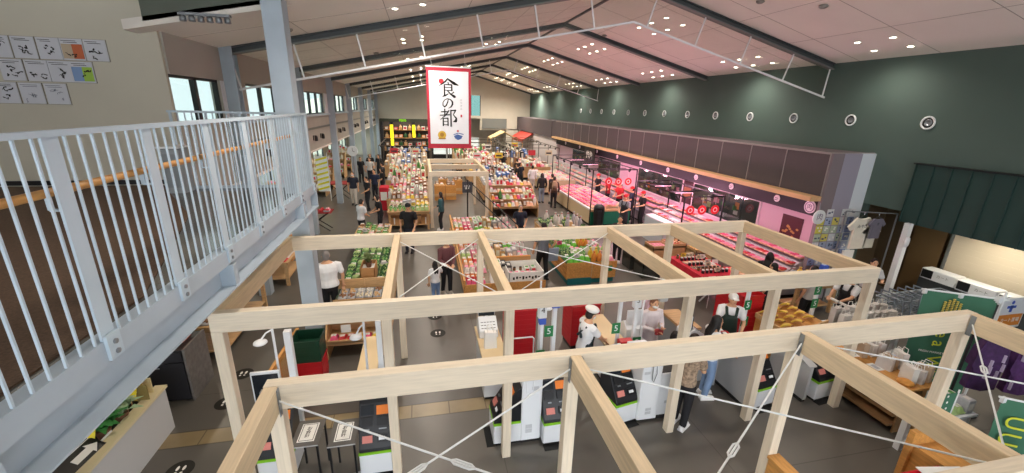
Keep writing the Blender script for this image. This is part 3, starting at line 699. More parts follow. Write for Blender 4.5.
MB().limb([(1.35, 6.2, 1.05), (1.78, 6.2, 1.05), (1.81, 6.2, 1.02), (1.81, 6.2, .02)], .014, 8).build('tube', WHITEM, o, smooth=True)
MB().limb([(1.35, 6.2, .02), (1.35, 6.2, 1.05)], .014, 8).build('upright', WHITEM, o); MB().limb([(1.35, 6.2, .55), (1.81, 6.2, .55)], .012, 8).build('cross_tube', WHITEM, o)
for x in (1.35, 1.81): MB().lathe([(.06, 0), (.06, .012), (.02, .02)], (x, 6.2, 0), 12).build('foot', WHITEM, o)
# lane sign posts: tall white posts with number head, blue band and green card
def lane_post(label, x, y, h, num, head=True, blue=None, cards=(), w=.055, base=0):
    o = thing('lane_sign_post', label, 'sign post', (x, y, base))
    MB().box(x-w/2, x+w/2, y-w/2, y+w/2, base, h-.02).build('post', WHITE, o, bevel=.006)
    MB().lathe([(.12, 0), (.12, .015), (.04, .03)], (x, y, base), 16).build('foot', WHITEM, o)
    if head:
        MB().cbox(x-.07, x+.07, y-.05, y+.05, h-.24, h, b=.015).build('number_head', WHITE, o)
        words(num, .13, 'number', INK, o, face_M((x, y-.052, h-.1), (1, 0, 0), (0, 0, 1)), .001)
    if blue: MB().box(x-w/2-.03, x+w/2+.03, y-w/2-.035, y+w/2+.01, blue-.05, blue+.05).build('blue_band', BLUE, o, bevel=.008)
    for k, (dx, z) in enumerate(cards):
        c = MB().box(x+dx-.075, x+dx+.075, y-.06, y-.05, z-.1, z+.1).build('green_card', GCARD, o)
        t = words('5', .16, 'card_number', WHITE, None, face_M((x+dx-o.location.x, y-.0615-o.location.y, z-o.location.z), (1, 0, 0), (0, 0, 1)), .001); t.parent = c
    return o
CA = ((0, 1.2),)
lane_post('white lane post with number head and blue band, left of the cashier in the beret', 1.80, 5.75, 1.92, '4', blue=1.62, cards=((-.02, 1.0),))
lane_post('taller white lane post with blue band just right of the numbered post', 2.06, 5.9, 2.1, '4', head=False, blue=1.82, cards=((-.1, 1.35),), w=.07)
lane_post('white lane post with small head and green card by the tan counter', 3.22, 5.85, 2.05, '3', blue=None, cards=((-.07, 1.32),))
lane_post('white lane post with broad number head next to the woman in white', 3.48, 5.78, 1.95, '3', blue=None, cards=((.05, 1.05),))
lane_post('white lane post with blue band and green card beside the third red baskets', 6.10, 6.2, 2.1, '2', head=False, blue=1.92, cards=((-.02, 1.35), (-.02, 1.0)), w=.06)
lane_post('rightmost white lane post with blue band and green cards', 7.85, 6.3, 2.15, '1', head=False, blue=1.98, cards=((-.05, 1.5), (-.05, 1.2)), w=.06)
lane_post('plain white post with grey head behind the left card table', -1.92, 5.6, 1.9, '6', head=False, cards=(), w=.09)
lane_post('plain white post with small grey head beside the narrow bagging counter', -.72, 5.66, 1.92, '5', head=False, w=.075)
for x, y, z, lab in ((-1.92, 5.6, 1.9, 0), (-.72, 5.66, 1.92, 1)):
    pass
def arm_lamp(label, x, y, h, ax, ay, az):
    o = thing('arm_lamp', label, 'lamp', (x, y, 0))
    MB().limb([(x, y, 0.02), (x, y, h)], .018, 8).build('pole', WHITE, o)
    MB().limb([(x, y, h-.12), (x+ax*.5, y+ay*.5, (h-.12+az)/2+.05), (x+ax, y+ay, az+.03)], .012, 8).build('arm', WHITE, o, smooth=True)
    MB().lathe([(.02, .05), (.085, .02), (.09, 0), (.08, -.01)], (x+ax, y+ay, az), 16).build('round_head', WHITE, o, smooth=True)
    MB().lathe([(.1, 0), (.1, .012), (.03, .03)], (x, y, 0), 14).build('foot', WHITEM, o)
arm_lamp('thin white arm lamp with disc head on the left lane', -2.16, 5.75, 1.95, -.13, -.12, 1.7)
arm_lamp('thin white arm lamp with disc head over the narrow bagging counter', -.93, 5.7, 1.95, -.12, 0, 1.62)
arm_lamp('thin white arm lamp behind the numbered lane post', 1.93, 6.32, 2.05, .12, -.05, 1.55)
o = thing('swing_arm', 'white tube on a lane post bent right to a small grey scanner', 'lamp', (3.66, 5.98, 0))
MB().limb([(3.68, 5.9, .02), (3.68, 5.9, 1.7), (3.7, 5.9, 1.78), (3.77, 5.9, 1.80), (4.0, 5.92, 1.80)], .016, 8).build('tube', WHITE, o, smooth=True)
MB().cbox(3.98, 4.14, 5.86, 5.98, 1.72, 1.84, b=.03).build('scanner', PANEL, o)
MB().lathe([(.1, 0), (.1, .012), (.03, .03)], (3.68, 5.9, 0), 14).build('foot', WHITEM, o)
# tills beside the lanes
def till(label, x, y, rz, base=0):
    o = thing('till', label, 'till', (x, y, base), rz, local=True)
    if not base: MB().cbox(-.2, .2, -.25, .25, 0, .8, b=.015).build('stand', PANEL, o)
    if base: o.location.z = base-.8
    MB().prism([(-.2, .8), (.2, .8), (.2, 1.0), (.05, 1.12), (-.2, .95)], 'x', -.17, .17).build('body', WHITE, o, bevel=.01)
    MB().xf(Matrix()).box(-.15, .15, .1, .13, 1.1, 1.36).build('screen', SCR, o, bevel=.008)
    MB().box(-.16, .16, .13, .15, 1.09, 1.37).build('screen_back', WHITE, o); MB().beam((0, .1, 1.0), (0, .13, 1.15), .05, .03).build('screen_stem', WHITE, o)
    m = MB()
    for i in range(5):
        for j in range(3): m.box(-.13+.055*i, -.09+.055*i, -.16+.05*j, -.125+.05*j, .96+.034*j, .985+.034*j)
    m.build('keys', mat('key_grey', '4c5057', .5), o)
till('white till with dark keys on the counter left of the first red baskets', 1.07, 6.8, 0, .86)
till('white till between the tan counter and the woman in white', 3.77, 6.42, PI)
till('white till with cream lid in front of the cashier in the cap', 4.82, 6.02, PI/2)
o = thing('paper_bag', 'white paper carrier bag standing on the tan counter near the till', 'bag', (1.05, 6.3, .86))
MB().prism([(-.11, 0), (.11, 0), (.10, .3), (-.1, .32)], 'y', -.05, .05).xf(Matrix.Translation((1.05, 6.3, .86))).build('sack', PAPER, o)
for s in (-1, 1): MB().limb([(.99, 6.3+s*.04, 1.16), (1.0, 6.3+s*.04, 1.27), (1.08, 6.3+s*.04, 1.28), (1.1, 6.3+s*.04, 1.17)], .006, 6).build('handle', PAPER, o)
o = thing('red_sign_box', 'small red box with white lettering between two lane posts', 'box', (3.32, 5.75, 1.0))
MB().cbox(3.2, 3.44, 5.66, 5.8, .95, 1.12, b=.01).build('box', RED, o); words('SALE'[:0]+'お得', .08, 'lettering', WHITE, o, face_M((3.32, 5.655, 1.04), (1, 0, 0), (0, 0, 1)), .001)
MB().box(3.3, 3.34, 5.7, 5.76, 0, .95).build('stem', WHITEM, o)
# card tables
def card_table(label, x, y, rz):
    o = thing('card_table', label, 'table', (x, y, 0), rz, local=True)
    MB().box(-.17, .17, -.24, .24, .68, .70).build('top', mat('slate_top', '5f5c58', .5), o, bevel=.004)
    MB().box(-.172, .172, -.242, -.238, .682, .698).build('edge', PANEL, o)
    for sx in (-1, 1):
        for sy in (-1, 1): MB().box(sx*.15-.012, sx*.15+.012, sy*.21-.012, sy*.21+.012, 0, .68).build('leg', BLACKM, o)
    c = MB().box(-.105, .105, -.165, .165, .70, .704).build('notice', PAPER, o)
    fr = MB()
    for a, b, p, q in ((-.09, .09, -.15, -.143), (-.09, .09, .143, .15), (-.09, -.083, -.15, .15), (.083, .09, -.15, .15)): fr.box(a, b, p, q, .704, .7055)
    f = fr.build('notice_border', INK, c)
    t = words('お\n会\n計', .07, 'notice_lettering', INK, None, Matrix.Translation((0, 0, .7055)), .0006, spacing=.95); t.parent = c
card_table('grey card table with a framed notice, left of the pair', -1.62, 4.93, -.02)
card_table('grey card table with a framed notice, right of the pair', -1.16, 4.86, .0)
o = tag(MB().limb([(-1.9, 4.7, .02), (-1.6, 4.55, .015), (-1.3, 4.6, .015), (-1.1, 4.8, .015), (-.9, 4.85, .02)], .018, 8).build('cable', PANEL, None, smooth=True), 'pale grey cable lying on the floor under the card tables', 'cable')
o = thing('lane_screen_frame', 'white framed dark screen at the left end of the checkouts', 'screen', (-2.25, 5.35, 0))
MB().box(-2.45, -2.08, 5.53, 5.56, .75, 1.3).build('frame', WHITE, o); MB().box(-2.43, -2.1, 5.522, 5.531, .79, 1.26).build('screen', SCR, o); MB().box(-2.28, -2.24, 5.54, 5.58, 0, .76).build('stand', WHITE, o)
o = thing('lane_barrier', 'orange wooden barrier board running along the left lane', 'barrier', (-2.2, 6.2, 0))
MB().beam((-2.42, 5.66, .92), (-2.34, 7.35, .92), .05, .1).build('rail', OAK, o)
for y in (5.7, 6.4, 7.3): MB().box(-2.43, -2.37, y-.03, y+.03, 0, .9).build('post', OAK, o)
MB().box(-2.40, -2.38, 5.72, 7.3, .05, .86).build('panel', BIRCH, o)
# floor stickers
def sticker(label, x, y):
    o = thing('floor_sticker', label, 'floor sticker', (x, y, 0))
    MB().lathe([(.17, 0), (.17, .003), (.165, .004)], (x, y, .001), 24).build('disc', INK, o)
    for s in (-1, 1):
        MB().lathe([(.022, 0), (.022, .0012)], (x+s*.04, y+.03, .005), 12, sx=.9, sy=2.0).build('sole_print', PAPER, o)
        MB().lathe([(.018, 0), (.018, .0012)], (x+s*.036, y-.05, .005), 10).build('heel_print', PAPER, o)
for x, y, l in ((.16, 9.2, 'farther of two black floor stickers in the middle aisle'), (.2, 8.4, 'nearer of two black floor stickers in the middle aisle'), (-3.44, 7.53, 'black floor sticker beside the black cabinet corner'), (-3.41, 6.71, 'black footprint floor sticker between the black cabinet and the post'), (-3.44, 5.33, 'nearest black floor sticker beside the white planter'), (-2.8, 7.7, 'black floor sticker behind the arm lamp, by the orange barrier')):
    sticker(l, x, y)
# ================================================================ UNDER THE GALLERY: planter and black cabinet
o = thing('planter', 'long white planter box with pale wooden rim under the gallery', 'planter', (-4.1, 4.5, 0))
MB().box(-3.98, -3.94, 1.5, 6.25, 0, .72).build('front_panel', mat('planter_white', 'c9cacb', .6), o); MB().box(-4.75, -4.71, 1.5, 6.25, 0, .72).build('back_panel', WHITE, o)
MB().box(-4.71, -3.98, 6.21, 6.25, 0, .72).build('end_panel', WHITE, o)
MB().box(-4.08, -3.92, 1.5, 6.28, .72, .76).build('rim', mat('rim_wood', 'e6d9b2', .6), o); MB().box(-4.71, -3.98, 1.6, 6.2, .6, .68).build('soil', mat('soil', '2b221b', .95, var=.3, scale=30), o)
def leafplant(label, x, y, z, h, col, n=22, cat='plant', spread=.22):
    o = thing('potted_plant', label, cat, (x, y, z)); r = random.Random(int(x*100+y*37)); m = MB()
    for k in range(n):
        a = r.random()*2*PI; q = V3((math.cos(a), math.sin(a), 0)); L = h*(.6+.5*r.random()); s = spread*(.4+.9*r.random())
        p0 = V3((x, y, z+.08)); p1 = p0+q*s*.5+V3((0, 0, L*.7)); p2 = p0+q*s+V3((0, 0, L*.75)); w_ = q.cross(V3((0, 0, 1)))*.05
        m.add([p0-w_*.15, p0+w_*.15, p1+w_, p1-w_, p2+w_*.1+V3((0, 0, -.02)), p2-w_*.1+V3((0, 0, -.02))], [(0, 1, 2, 3), (3, 2, 4, 5)])
    m.build('leaves', mat('leaf_'+col, col, .6, var=.25, scale=12), o)
    MB().lathe([(.06, 0), (.085, .13), (.09, .14), (.07, .14)], (x, y, z), 12).build('pot', mat('pot_brown', '6d4a33', .7), o)
leafplant('dark green leafy plant in the planter beside the black arrow board', -4.16, 5.33, .68, .34, '3f8f45', 60, spread=.26)
leafplant('pale variegated ivy plant in the middle of the planter', -4.14, 5.64, .68, .32, 'a9c4a0', 60, spread=.24)
leafplant('green plant at the far end of the planter', -4.35, 6.0, .68, .4, '3f7a3a', 40)
o = thing('arrow_board', 'black sign board with a white arrow in the planter', 'sign', (-4.15, 4.9, .68))
S0 = V3((-4.12, 4.58, .80)); RR = V3((.08, 1, 0)).normalized(); UU = V3((-.8, .06, .5)).normalized()
MS = face_M(S0, RR, UU)
MB().box(-.35, .56, -.1, .34, -.02, 0).xf(MS).build('board', BLACK, o)
MB().prism([(.2, -.03), (.42, -.03), (.42, -.07), (.53, .01), (.42, .09), (.42, .05), (.2, .05)], 'z', .001, .004).xf(MS).build('arrow', PAPER, o)
words('お買物', .11, 'lettering', PAPER, o, MS @ Matrix.Translation((.36, .2, .002)), .001)
MB().box(.15, .54, .115, .122, .001, .003).xf(MS).build('rule_line', PAPER, o)
MB().box(.1, .16, -.02, .04, -.14, -.02).xf(MS).build('stake', BLACK, o)
for k, (x, y, z, c, l) in enumerate(((-4.2, 5.14, .92, 'e8d22c', 'yellow leaf shaped card standing in the planter by the arrow board'), (-4.14, 5.86, .98, 'ecd51f', 'tall yellow leaf shaped card at the far end of the planter'))):
    o = thing('leaf_card', l, 'card', (x, y, .68))
    M = face_M((x, y, z), (.8, .6, 0), (-.2, .1, .95))
    MB().prism([(-.05, -.1), (.04, -.14), (.09, 0), (.05, .16), (-.03, .2), (-.08, .05)], 'z', 0, .01).xf(M).build('card', mat('card_'+c, c, .6), o)
    MB().tube((x, y, .68), (x, y, z), .006, 5).build('stick', BIRCH, o)
for k, (y, c) in enumerate(((6.0, 'c8a43c'), (6.12, 'e0cf9b'), (5.95, '8b7b46'))):
    o = thing('notice_card', f'{("ochre", "cream", "olive")[k]} notice card standing at the far end of the planter', 'card', (-4.12+.03*k, y, .68))
    MB().box(-4.2+.04*k, -4.05+.04*k, y-.006, y+.006, .72, 1.0).build('card', mat('notice_'+c, c, .7), o); MB().tube((-4.1+.03*k, y, .68), (-4.1+.03*k, y, .74), .006, 5).build('stick', BIRCH, o)
o = thing('white_label', 'small white folded label on the soil beside the dark green plant', 'label', (-4.08, 5.2, .68))
MB().prism([(0, 0), (.05, .1), (.06, .1), (.11, 0)], 'y', 5.08, 5.34).xf(Matrix.Translation((-4.14, 0, .68))).build('card', PAPER, o)
o = thing('black_cabinet', 'black drawer cabinet with stone grey side under the gallery', 'cabinet', (-4.25, 7.2, 0))
MB().box(-4.75, -3.97, 6.9, 7.55, .02, .96).build('body', mat('cabinet_black', '202024', .5), o)
MB().box(-3.97, -3.94, 6.88, 7.57, 0, .98).build('side_panel', mat('stone_grey', '6f6c69', .7, var=.2, scale=14), o)
MB().box(-4.74, -3.99, 6.88, 6.9, .76, .93).build('drawer', mat('cabinet_black2', '26262b', .45), o); MB().box(-4.74, -3.99, 6.88, 6.9, .05, .74).build('door', mat('cabinet_black2', '26262b', .45), o)
for nm, z, ch in (('handle', .87, 1), ('handle', .68, 2)):
    MB().box(-4.42, -4.33, 6.865, 6.88, z-.012, z+.012).build(nm, CHROME, o)
for k, (x, y, c, l) in enumerate(((-4.5, 7.2, '7b6a1f', 'olive green basket on the black cabinet'), (-4.2, 7.3, 'b5542c', 'orange box on the black cabinet'))):
    tag(MB().cbox(x-.12, x+.12, y-.15, y+.15, .96, 1.1, b=.02).build('tray_box', mat('traybox_'+c, c, .6)), l, 'box')
# ================================================================ DISPLAY STANDS
def d_table(label, x0, x1, y0, y1, h, wood=BIRCH, cat='table', name='display_table'):
    o = thing(name, label, cat, ((x0+x1)/2, (y0+y1)/2, 0))
    MB().box(x0, x1, y0, y1, h-.04, h).build('top', wood, o, bevel=.005)
    m = MB(); m.box(x0+.05, x1-.05, y0+.05, y0+.08, h-.14, h-.04); m.build('apron', wood, o); MB().box(x0+.05, x1-.05, y1-.08, y1-.05, h-.14, h-.04).build('apron', wood, o)
    for x in (x0+.04, x1-.12):
        for y in (y0+.04, y1-.12): MB().box(x, x+.08, y, y+.08, 0, h-.04).build('leg', wood, o)
    MB().box(x0+.06, x1-.06, y0+.1, y1-.1, .18, .21).build('lower_shelf', wood, o)
    return o
def d_island(label, x0, x1, y0, y1, h, side=BIRCH, skirt=None, lip=.06, name='display_island', z2=None, topc='8f8473'):
    """closed stand whose top rises from h in front to z2 at the back"""
    o = thing(name, label, 'display stand', ((x0+x1)/2, (y0+y1)/2, 0)); z2 = z2 or h
    MB().box(x0+.05, x1-.05, y0+.05, y1-.05, 0, .16).build('plinth', skirt or KICK, o)
    MB().prism([(y0, .16), (y1, .16), (y1, z2-.006), (y0, h-.006)], 'x', x0+.02, x1-.02).build('body', side, o)
    MB().prism([(y0, h-.006), (y1, z2-.006), (y1, z2), (y0, h)], 'x', x0+.02, x1-.02).build('top_sheet', mat('sheet_'+topc, topc, .8, var=.15, scale=9), o)
    n = max(2, int((y1-y0)/.9))
    for k in range(n):
        for x in (x0, x1-.025):
            a = y0+(y1-y0)*k/n; hh = h+(z2-h)*k/n
            for j in range(3): MB().box(x, x+.025, a+.02, a+(y1-y0)/n-.02, .2+j*(hh-.2)/3, .2+j*(hh-.2)/3+(hh-.2)/3-.04).build('slat', side, o)
    MB().box(x0, x1, y0-.02, y0+.0, h-.14, h+lip).build('front_lip', side, o); MB().box(x0, x1, y1, y1+.02, z2-.14, z2+lip).build('back_lip', side, o)
    return o
def d_rack(label, x0, x1, y0, y1, zs, wood=BIRCH, back=True, depth_step=.0, name='shelf_rack'):
    """stepped rack facing the camera; zs are shelf heights from front to back"""
    o = thing(name, label, 'shelf', ((x0+x1)/2, (y0+y1)/2, 0))
    for x in (x0, x1-.03): MB().prism([(y0, 0), (y1, 0), (y1, zs[-1]+.1), (y1-.2, zs[-1]+.1), (y0, zs[0]+.08)], 'x', x, x+.03).build('side', wood, o)
    n = len(zs); d = (y1-y0)/n
    for k, z in enumerate(zs):
        MB().box(x0+.03, x1-.03, y0+d*k, y1-.02, z-.03, z).build('shelf', wood, o); MB().box(x0+.03, x1-.03, y0+d*k, y0+d*k+.02, z-.06, z+.04).build('shelf_edge', wood, o)
    MB().box(x0+.03, x1-.03, y1-.02, y1, 0, zs[-1]).build('back', wood, o)
    return o
# ---------------------------------------------------------------- goods
PC = {}
COLN = {'red': 'c9303a', 'pink': 'e58fa6', 'hot pink': 'd9557f', 'white': 'd6d3cd', 'cream': 'd6cbb0', 'yellow': 'e3c445', 'orange': 'dd8a3a', 'green': '4e8f45', 'pale green': 'a9c47f', 'dark green': '2f5f35', 'bright green': '6cc23f',
        'brown': '8a5f3c', 'tan': 'c59f6d', 'purple': '6d4b78', 'lilac': 'a694b5', 'blue': '4a6fae', 'black': '26262b', 'grey': 'a9abb0', 'peach': 'e6b493', 'teal': '2a7f80'}
def gm(c, r=.45): return mat('goods_'+c.replace(' ', '_'), COLN[c], r, var=.12, scale=20)
FILM = gm('white')
def proto(kind, c, s=1.0):
    """mesh of one article, base at the origin; about .2 m"""
    key = (kind, c, round(s, 2))
    if key in PC: return PC[key]
    r = random.Random(hash(kind+c) % 999 if False else len(PC)*17+3); m = MB(); a = gm(c)
    if kind == 'pack':      # pillow bag lying down
        N = 6; vs = []
        for j in range(N+1):
            for i in range(N+1):
                u, v = i/N*2-1, j/N*2-1; hgt = .055*(1-u**4)*(1-v**4)+.006*r.random(); wv = 1-.06*(1-v*v)
                vs.append((u*.075*wv, v*.1, .012+hgt))
        fs = [(j*(N+1)+i, j*(N+1)+i+1, (j+1)*(N+1)+i+1, (j+1)*(N+1)+i) for j in range(N) for i in range(N)]
        m.add(vs, fs, a); b = [(x, y, .004) for x, y, z in vs]; m.add(b, [f[::-1] for f in fs], a)
        E_ = [i for i in range(N+1)]+[(k+1)*(N+1)+N for k in range(N)]+[(N+1)*N+N-1-k for k in range(N)]+[(N-1-k)*(N+1) for k in range(N-1)]
        nn = len(vs); o_ = len(m.v)-2*nn
        for p, q in zip(E_, E_[1:]+E_[:1]): m.f.append([o_+p, o_+nn+p, o_+nn+q, o_+q]); m.mi.append(m._m(a))
        m.add([(-.045, -.04, .062), (.045, -.04, .062), (.045, .03, .066), (-.045, .03, .066), (-.045, -.04, .070), (.045, -.04, .070), (.045, .03, .073), (-.045, .03, .073)], [(0, 1, 5, 4), (1, 2, 6, 5), (2, 3, 7, 6), (3, 0, 4, 7), (4, 5, 6, 7)], gm('white' if c != 'white' else 'pink'))
    elif kind == 'box':
        m.cbox(-.075, .075, -.09, .09, 0, .13, a, .006); m.box(-.05, .05, -.092, -.0895, .03, .1, gm('white' if c not in ('white', 'cream') else 'red')); m.box(-.04, .04, -.05, .04, .13, .1315, gm('white' if c not in ('white', 'cream') else 'green'))
    elif kind == 'tray':    # foam tray with a heap under film
        m.prism([(-.11, .03), (-.09, 0), (.09, 0), (.11, .03)], 'y', -.075, .075, gm('peach' if c in ('pink', 'hot pink', 'red') else 'white'))
        for k in range(8):
            m.ell((-.07+.14*(k % 4)/3, -.03+.06*(k // 4), .035), (.036, .036, .022), 7, 4, a)
        m.box(.03, .07, -.04, -.01, .056, .058, gm('white'))
    elif kind == 'punnet':  # loose round things in a tray
        m.prism([(-.1, .05), (-.085, 0), (.085, 0), (.1, .05)], 'y', -.085, .085, gm('grey'))
        for k in range(12): m.ell((r.uniform(-.07, .07), r.uniform(-.06, .06), .05+r.uniform(0, .02)), (.026, .026, .024), 7, 5, a)
    elif kind == 'bunch':   # leafy bundle lying down in a sleeve
        for k in range(14):
            x = r.uniform(-.045, .045); z = r.uniform(.02, .06); y1 = r.uniform(.04, .13); sp = x*1.6
            m.limb([(x*.4, -.12, z*.6), (x, -.02, z), (sp, y1*.6, z+.015)], [.008, .009, .006], 5, gm('pale green'))
            p = V3((sp, y1*.6, z+.01)); q = V3((r.uniform(-.03, .03), .06, r.uniform(0, .03)))
            s1 = V3((.03, 0, .01)); m.add([p, p+q*.5+s1, p+q*1.2, p+q*.5-s1], [(0, 1, 2, 3)], a)
        m.limb([(0, -.06, .03), (0, -.03, .033)], [.045, .05], 8, a, flat=.7)
    elif kind == 'long':    # leek, radish, cucumber
        for k in range(3): m.limb([(-.03+.03*k, -.16, .022), (-.03+.03*k, .02, .024), (-.028+.03*k, .15, .03)], [.016, .02, .012], 7, a); 
        m.add([(-.05, .12, .03), (.05, .12, .03), (.07, .22, .05), (-.07, .22, .05)], [(0, 1, 2, 3)], gm('green'))
    elif kind == 'round':   # cabbage, pumpkin
        m.lathe([(.02, 0), (.085, .025), (.11, .08), (.09, .13), (.04, .155), (.015, .15)], n=12, m=a); m.limb([(0, 0, .15), (.01, 0, .175)], .01, 6, gm('tan'))
    elif kind == 'fruit':
        m.lathe([(.01, 0), (.035, .01), (.045, .04), (.035, .07), (.012, .078)], n=10, m=a); m.limb([(0, 0, .074), (.004, 0, .09)], .004, 5, gm('brown'))
    elif kind == 'bottle':
        m.lathe([(.03, 0), (.034, .01), (.034, .13), (.014, .17), (.014, .2)], n=10, m=a); m.lathe([(.017, .195), (.017, .225), (.01, .23)], n=10, m=gm('white')); m.lathe([(.0346, .04), (.0346, .1)], n=10, m=gm('cream'))
    elif kind == 'jar':
        m.lathe([(.036, 0), (.04, .01), (.04, .075), (.034, .085)], n=10, m=a); m.lathe([(.037, .085), (.037, .105), (.03, .108)], n=10, m=gm('black' if c != 'black' else 'white'))
    elif kind == 'bag':     # standing bag gathered at the top
        m.lathe([(.06, 0), (.075, .02), (.07, .12), (.03, .17), (.015, .185), (.04, .21)], n=9, m=a, sx=1, sy=.7); m.lathe([(.02, .178), (.02, .19)], n=8, m=gm('red' if c != 'red' else 'white'))
    elif kind == 'card':    # price card standing
        m.prism([(-.004, 0), (.03, 0), (.004, .1), (-.004, .1)], 'x', -.06, .06, a); 
        for k in range(3): m.box(-.045, .035-.02*k, -.0055, -.004, .03+.022*k, .04+.022*k, gm('red' if k == 2 else 'black'))
    me = m.xf(Matrix.Scale(s, 4)).mesh(kind+'_'+c, None, smooth=kind in ('round', 'fruit', 'punnet', 'tray', 'bottle', 'jar', 'bag'))
    PC[key] = me
    return me
KN = {'pack': ('food_pack', 'pack', 'food packet'), 'box': ('food_box', 'box', 'food box'), 'tray': ('food_tray', 'tray', 'tray'), 'punnet': ('produce_tray', 'produce', 'tray'), 'bunch': ('leaf_vegetable', 'vegetable', 'leafy bundle'),
      'long': ('long_vegetable', 'vegetable', 'root bundle'), 'round': ('round_vegetable', 'vegetable', 'round vegetable'), 'fruit': ('fruit', 'fruit', 'fruit'), 'bottle': ('bottle', 'bottle', 'bottle'), 'jar': ('jar', 'jar', 'jar'), 'bag': ('food_bag', 'bag', 'tied bag'), 'card': ('price_card', 'price card', 'price card')}
FOOT = {'pack': (.15, .2), 'box': (.15, .185), 'tray': (.22, .15), 'punnet': (.205, .175), 'bunch': (.17, .30), 'long': (.15, .39), 'round': (.22, .22), 'fruit': (.092, .092), 'bottle': (.072, .072), 'jar': (.082, .082), 'bag': (.155, .11), 'card': (.12, .04)}
NG = [0]
def put(kind, c, x, y, z, rz, label, group, s=1.0, tilt=0, tall=1, fy=1):
    n, cat, _ = KN[kind]
    if n.startswith('food_'):
        for keys, p in ((('produce', 'greens', 'vegetable', 'right island'), 'vegetable'), (('middle island', 'sweets', 'packet', 'crate'), 'snack'), (('meat',), 'meat'), (('fish', 'third case'), 'fish'), (('second left', 'boxed'), 'grocery')):
            if any(q in group for q in keys): n = p+n[4:]; break
    o = bpy.data.objects.new(n, proto(kind, c, s)); COL.objects.link(o); o.location = (x, y, z); o.rotation_euler = (tilt, 0, rz); o.scale = (1, fy, tall); NG[0] += 1
    return tag(o, label, cat, group)
def lay(where, x0, x1, y0, y1, z, nx, ny, kinds, s=1.0, jit=.25, slope=0, rows=None, seed=0, keep=1.0, zf=None, rowname='row', tall=1):
    """articles in rows on a stand; kinds: list of (kind, colour), or one list per row"""
    r = random.Random(seed+nx*31+ny)
    for j in range(ny):
        ks = kinds[j % len(kinds)] if isinstance(kinds[0], list) else kinds
        for i in range(nx):
            if r.random() > keep: continue
            k, c = ks[(i*len(ks)//nx) if len(ks) > 1 and isinstance(kinds[0], list) else r.randrange(len(ks))]
            x = x0+(x1-x0)*(i+.5)/nx; y = y0+(y1-y0)*(j+.5)/ny
            zz = (zf(y) if zf else z+slope*(y-y0))
            x += (r.random()-.5)*jit*.03; y += (r.random()-.5)*jit*.04
            pos = f'{nth(i)} from left'
            bw, bl = FOOT[k]; px_, py_ = (x1-x0)/nx, (y1-y0)/ny
            se = min(s, .97*px_/bw); fy = .95*py_/(bl*se)
            fy = min(fy, 2.3) if k in ('pack', 'box', 'tray', 'punnet') else min(fy, 1.0)
            tt = tall*s/se if k in ('pack', 'box') else tall
            lab = f'{c} {KN[k][2]} {where}, {nth(j)} {rowname}, {pos}'
            put(k, c, x, y, zz+.003, (r.random()-.5)*jit*.3, lab, f'goods {where}', se, math.atan(slope), tt*(1 if k not in ('pack', 'box', 'bunch') else .75+.6*r.random()), fy)
            if nx >= 4 and ny >= 4 and y < 24 and r.random() < .10:
                cc = r.choice(('white', 'white', 'yellow', 'cream', 'hot pink')); put('card', cc, x, y-.46*py_, zz+.1*s*(tt if k in ('pack', 'box') else 1)*.7, (r.random()-.5)*.3, f'{cc} price card {where}, {nth(j)} {rowname}, {pos}', f'price cards {where}', 1.25)
def _fy(k, s, px): return max(.6, min(2.0, .93*px/(FOOT[k][1]*s)))
def lay_y(where, xs, y0, y1, zs, ny, kinds, s=1.0, jit=.2, rz=0, seed=0, names=None, frm='from near end', step=None):
    """articles in tiers running away from the camera: xs/zs give each tier"""
    r = random.Random(seed+ny)
    for t, (x, z) in enumerate(zip(xs, zs)):
        se = 1
        for j in range(ny):
            k, c = kinds[r.randrange(len(kinds))] if not isinstance(kinds[0], list) else kinds[t % len(kinds)][r.randrange(len(kinds[t % len(kinds)]))]
            y = y0+(y1-y0)*(j+.5)/ny
            put(k, c, x+(r.random()-.5)*.01, y, z+.003, rz+(r.random()-.5)*jit*.2, f'{c} {KN[k][2]} {where}, {names[t]}, {nth(j)} {frm}', f'goods {where}', min(s, .97*(y1-y0)/ny/FOOT[k][0]), fy=_fy(k, min(s, .97*(y1-y0)/ny/FOOT[k][0]), abs(xs[1]-xs[0])), tall=1.5)

# produce shelves and island on the left
d_rack('low wooden two shelf rack of bagged produce behind the green baskets', -2.0, -.92, 7.72, 8.25, [.38, .74], name='produce_rack')
lay('on the low produce rack', -1.94, -.98, 7.76, 7.98, .38, 6, 1, [('pack', 'red'), ('pack', 'pale green'), ('pack', 'hot pink'), ('pack', 'yellow')], rowname='lower row', seed=3)
lay('on the low produce rack upper shelf', -1.94, -.98, 7.99, 8.2, .74, 6, 1, [('pack', 'lilac'), ('pack', 'purple'), ('pack', 'peach'), ('pack', 'grey')], rowname='row', seed=4)
MB().box(-1.68, -1.5, 7.705, 7.72, .6, .76).build('paper_notice', PAPER, bpy.data.objects['produce_rack'])
o = thing('teal_board', 'teal board standing beside the left middle post', 'board', (-.72, 7.9, 0)); MB().box(-.8, -.74, 7.75, 8.2, 0, .55).build('panel', TEAL, o); MB().box(-.82, -.72, 7.73, 8.22, .55, .58).build('rim', BIRCH, o)
d_island('long produce island with crates of vegetables on the left of the middle aisle', -2.1, -.8, 9.15, 13.3, .58, z2=.72, topc='3a4a36')
lay('in the front crates of the produce island', -2.02, -.86, 9.2, 9.75, .59, 6, 2, [[('punnet', 'brown'), ('punnet', 'cream'), ('punnet', 'tan')], [('punnet', 'tan'), ('punnet', 'white'), ('punnet', 'brown')]], s=1.15, seed=5)
o = thing('crate_rail', 'wooden rail across the produce island behind the onion trays', 'rail', (-1.45, 9.85, .62)); MB().box(-2.1, -.8, 9.83, 9.87, .6, .84).build('rail', BIRCH, o)
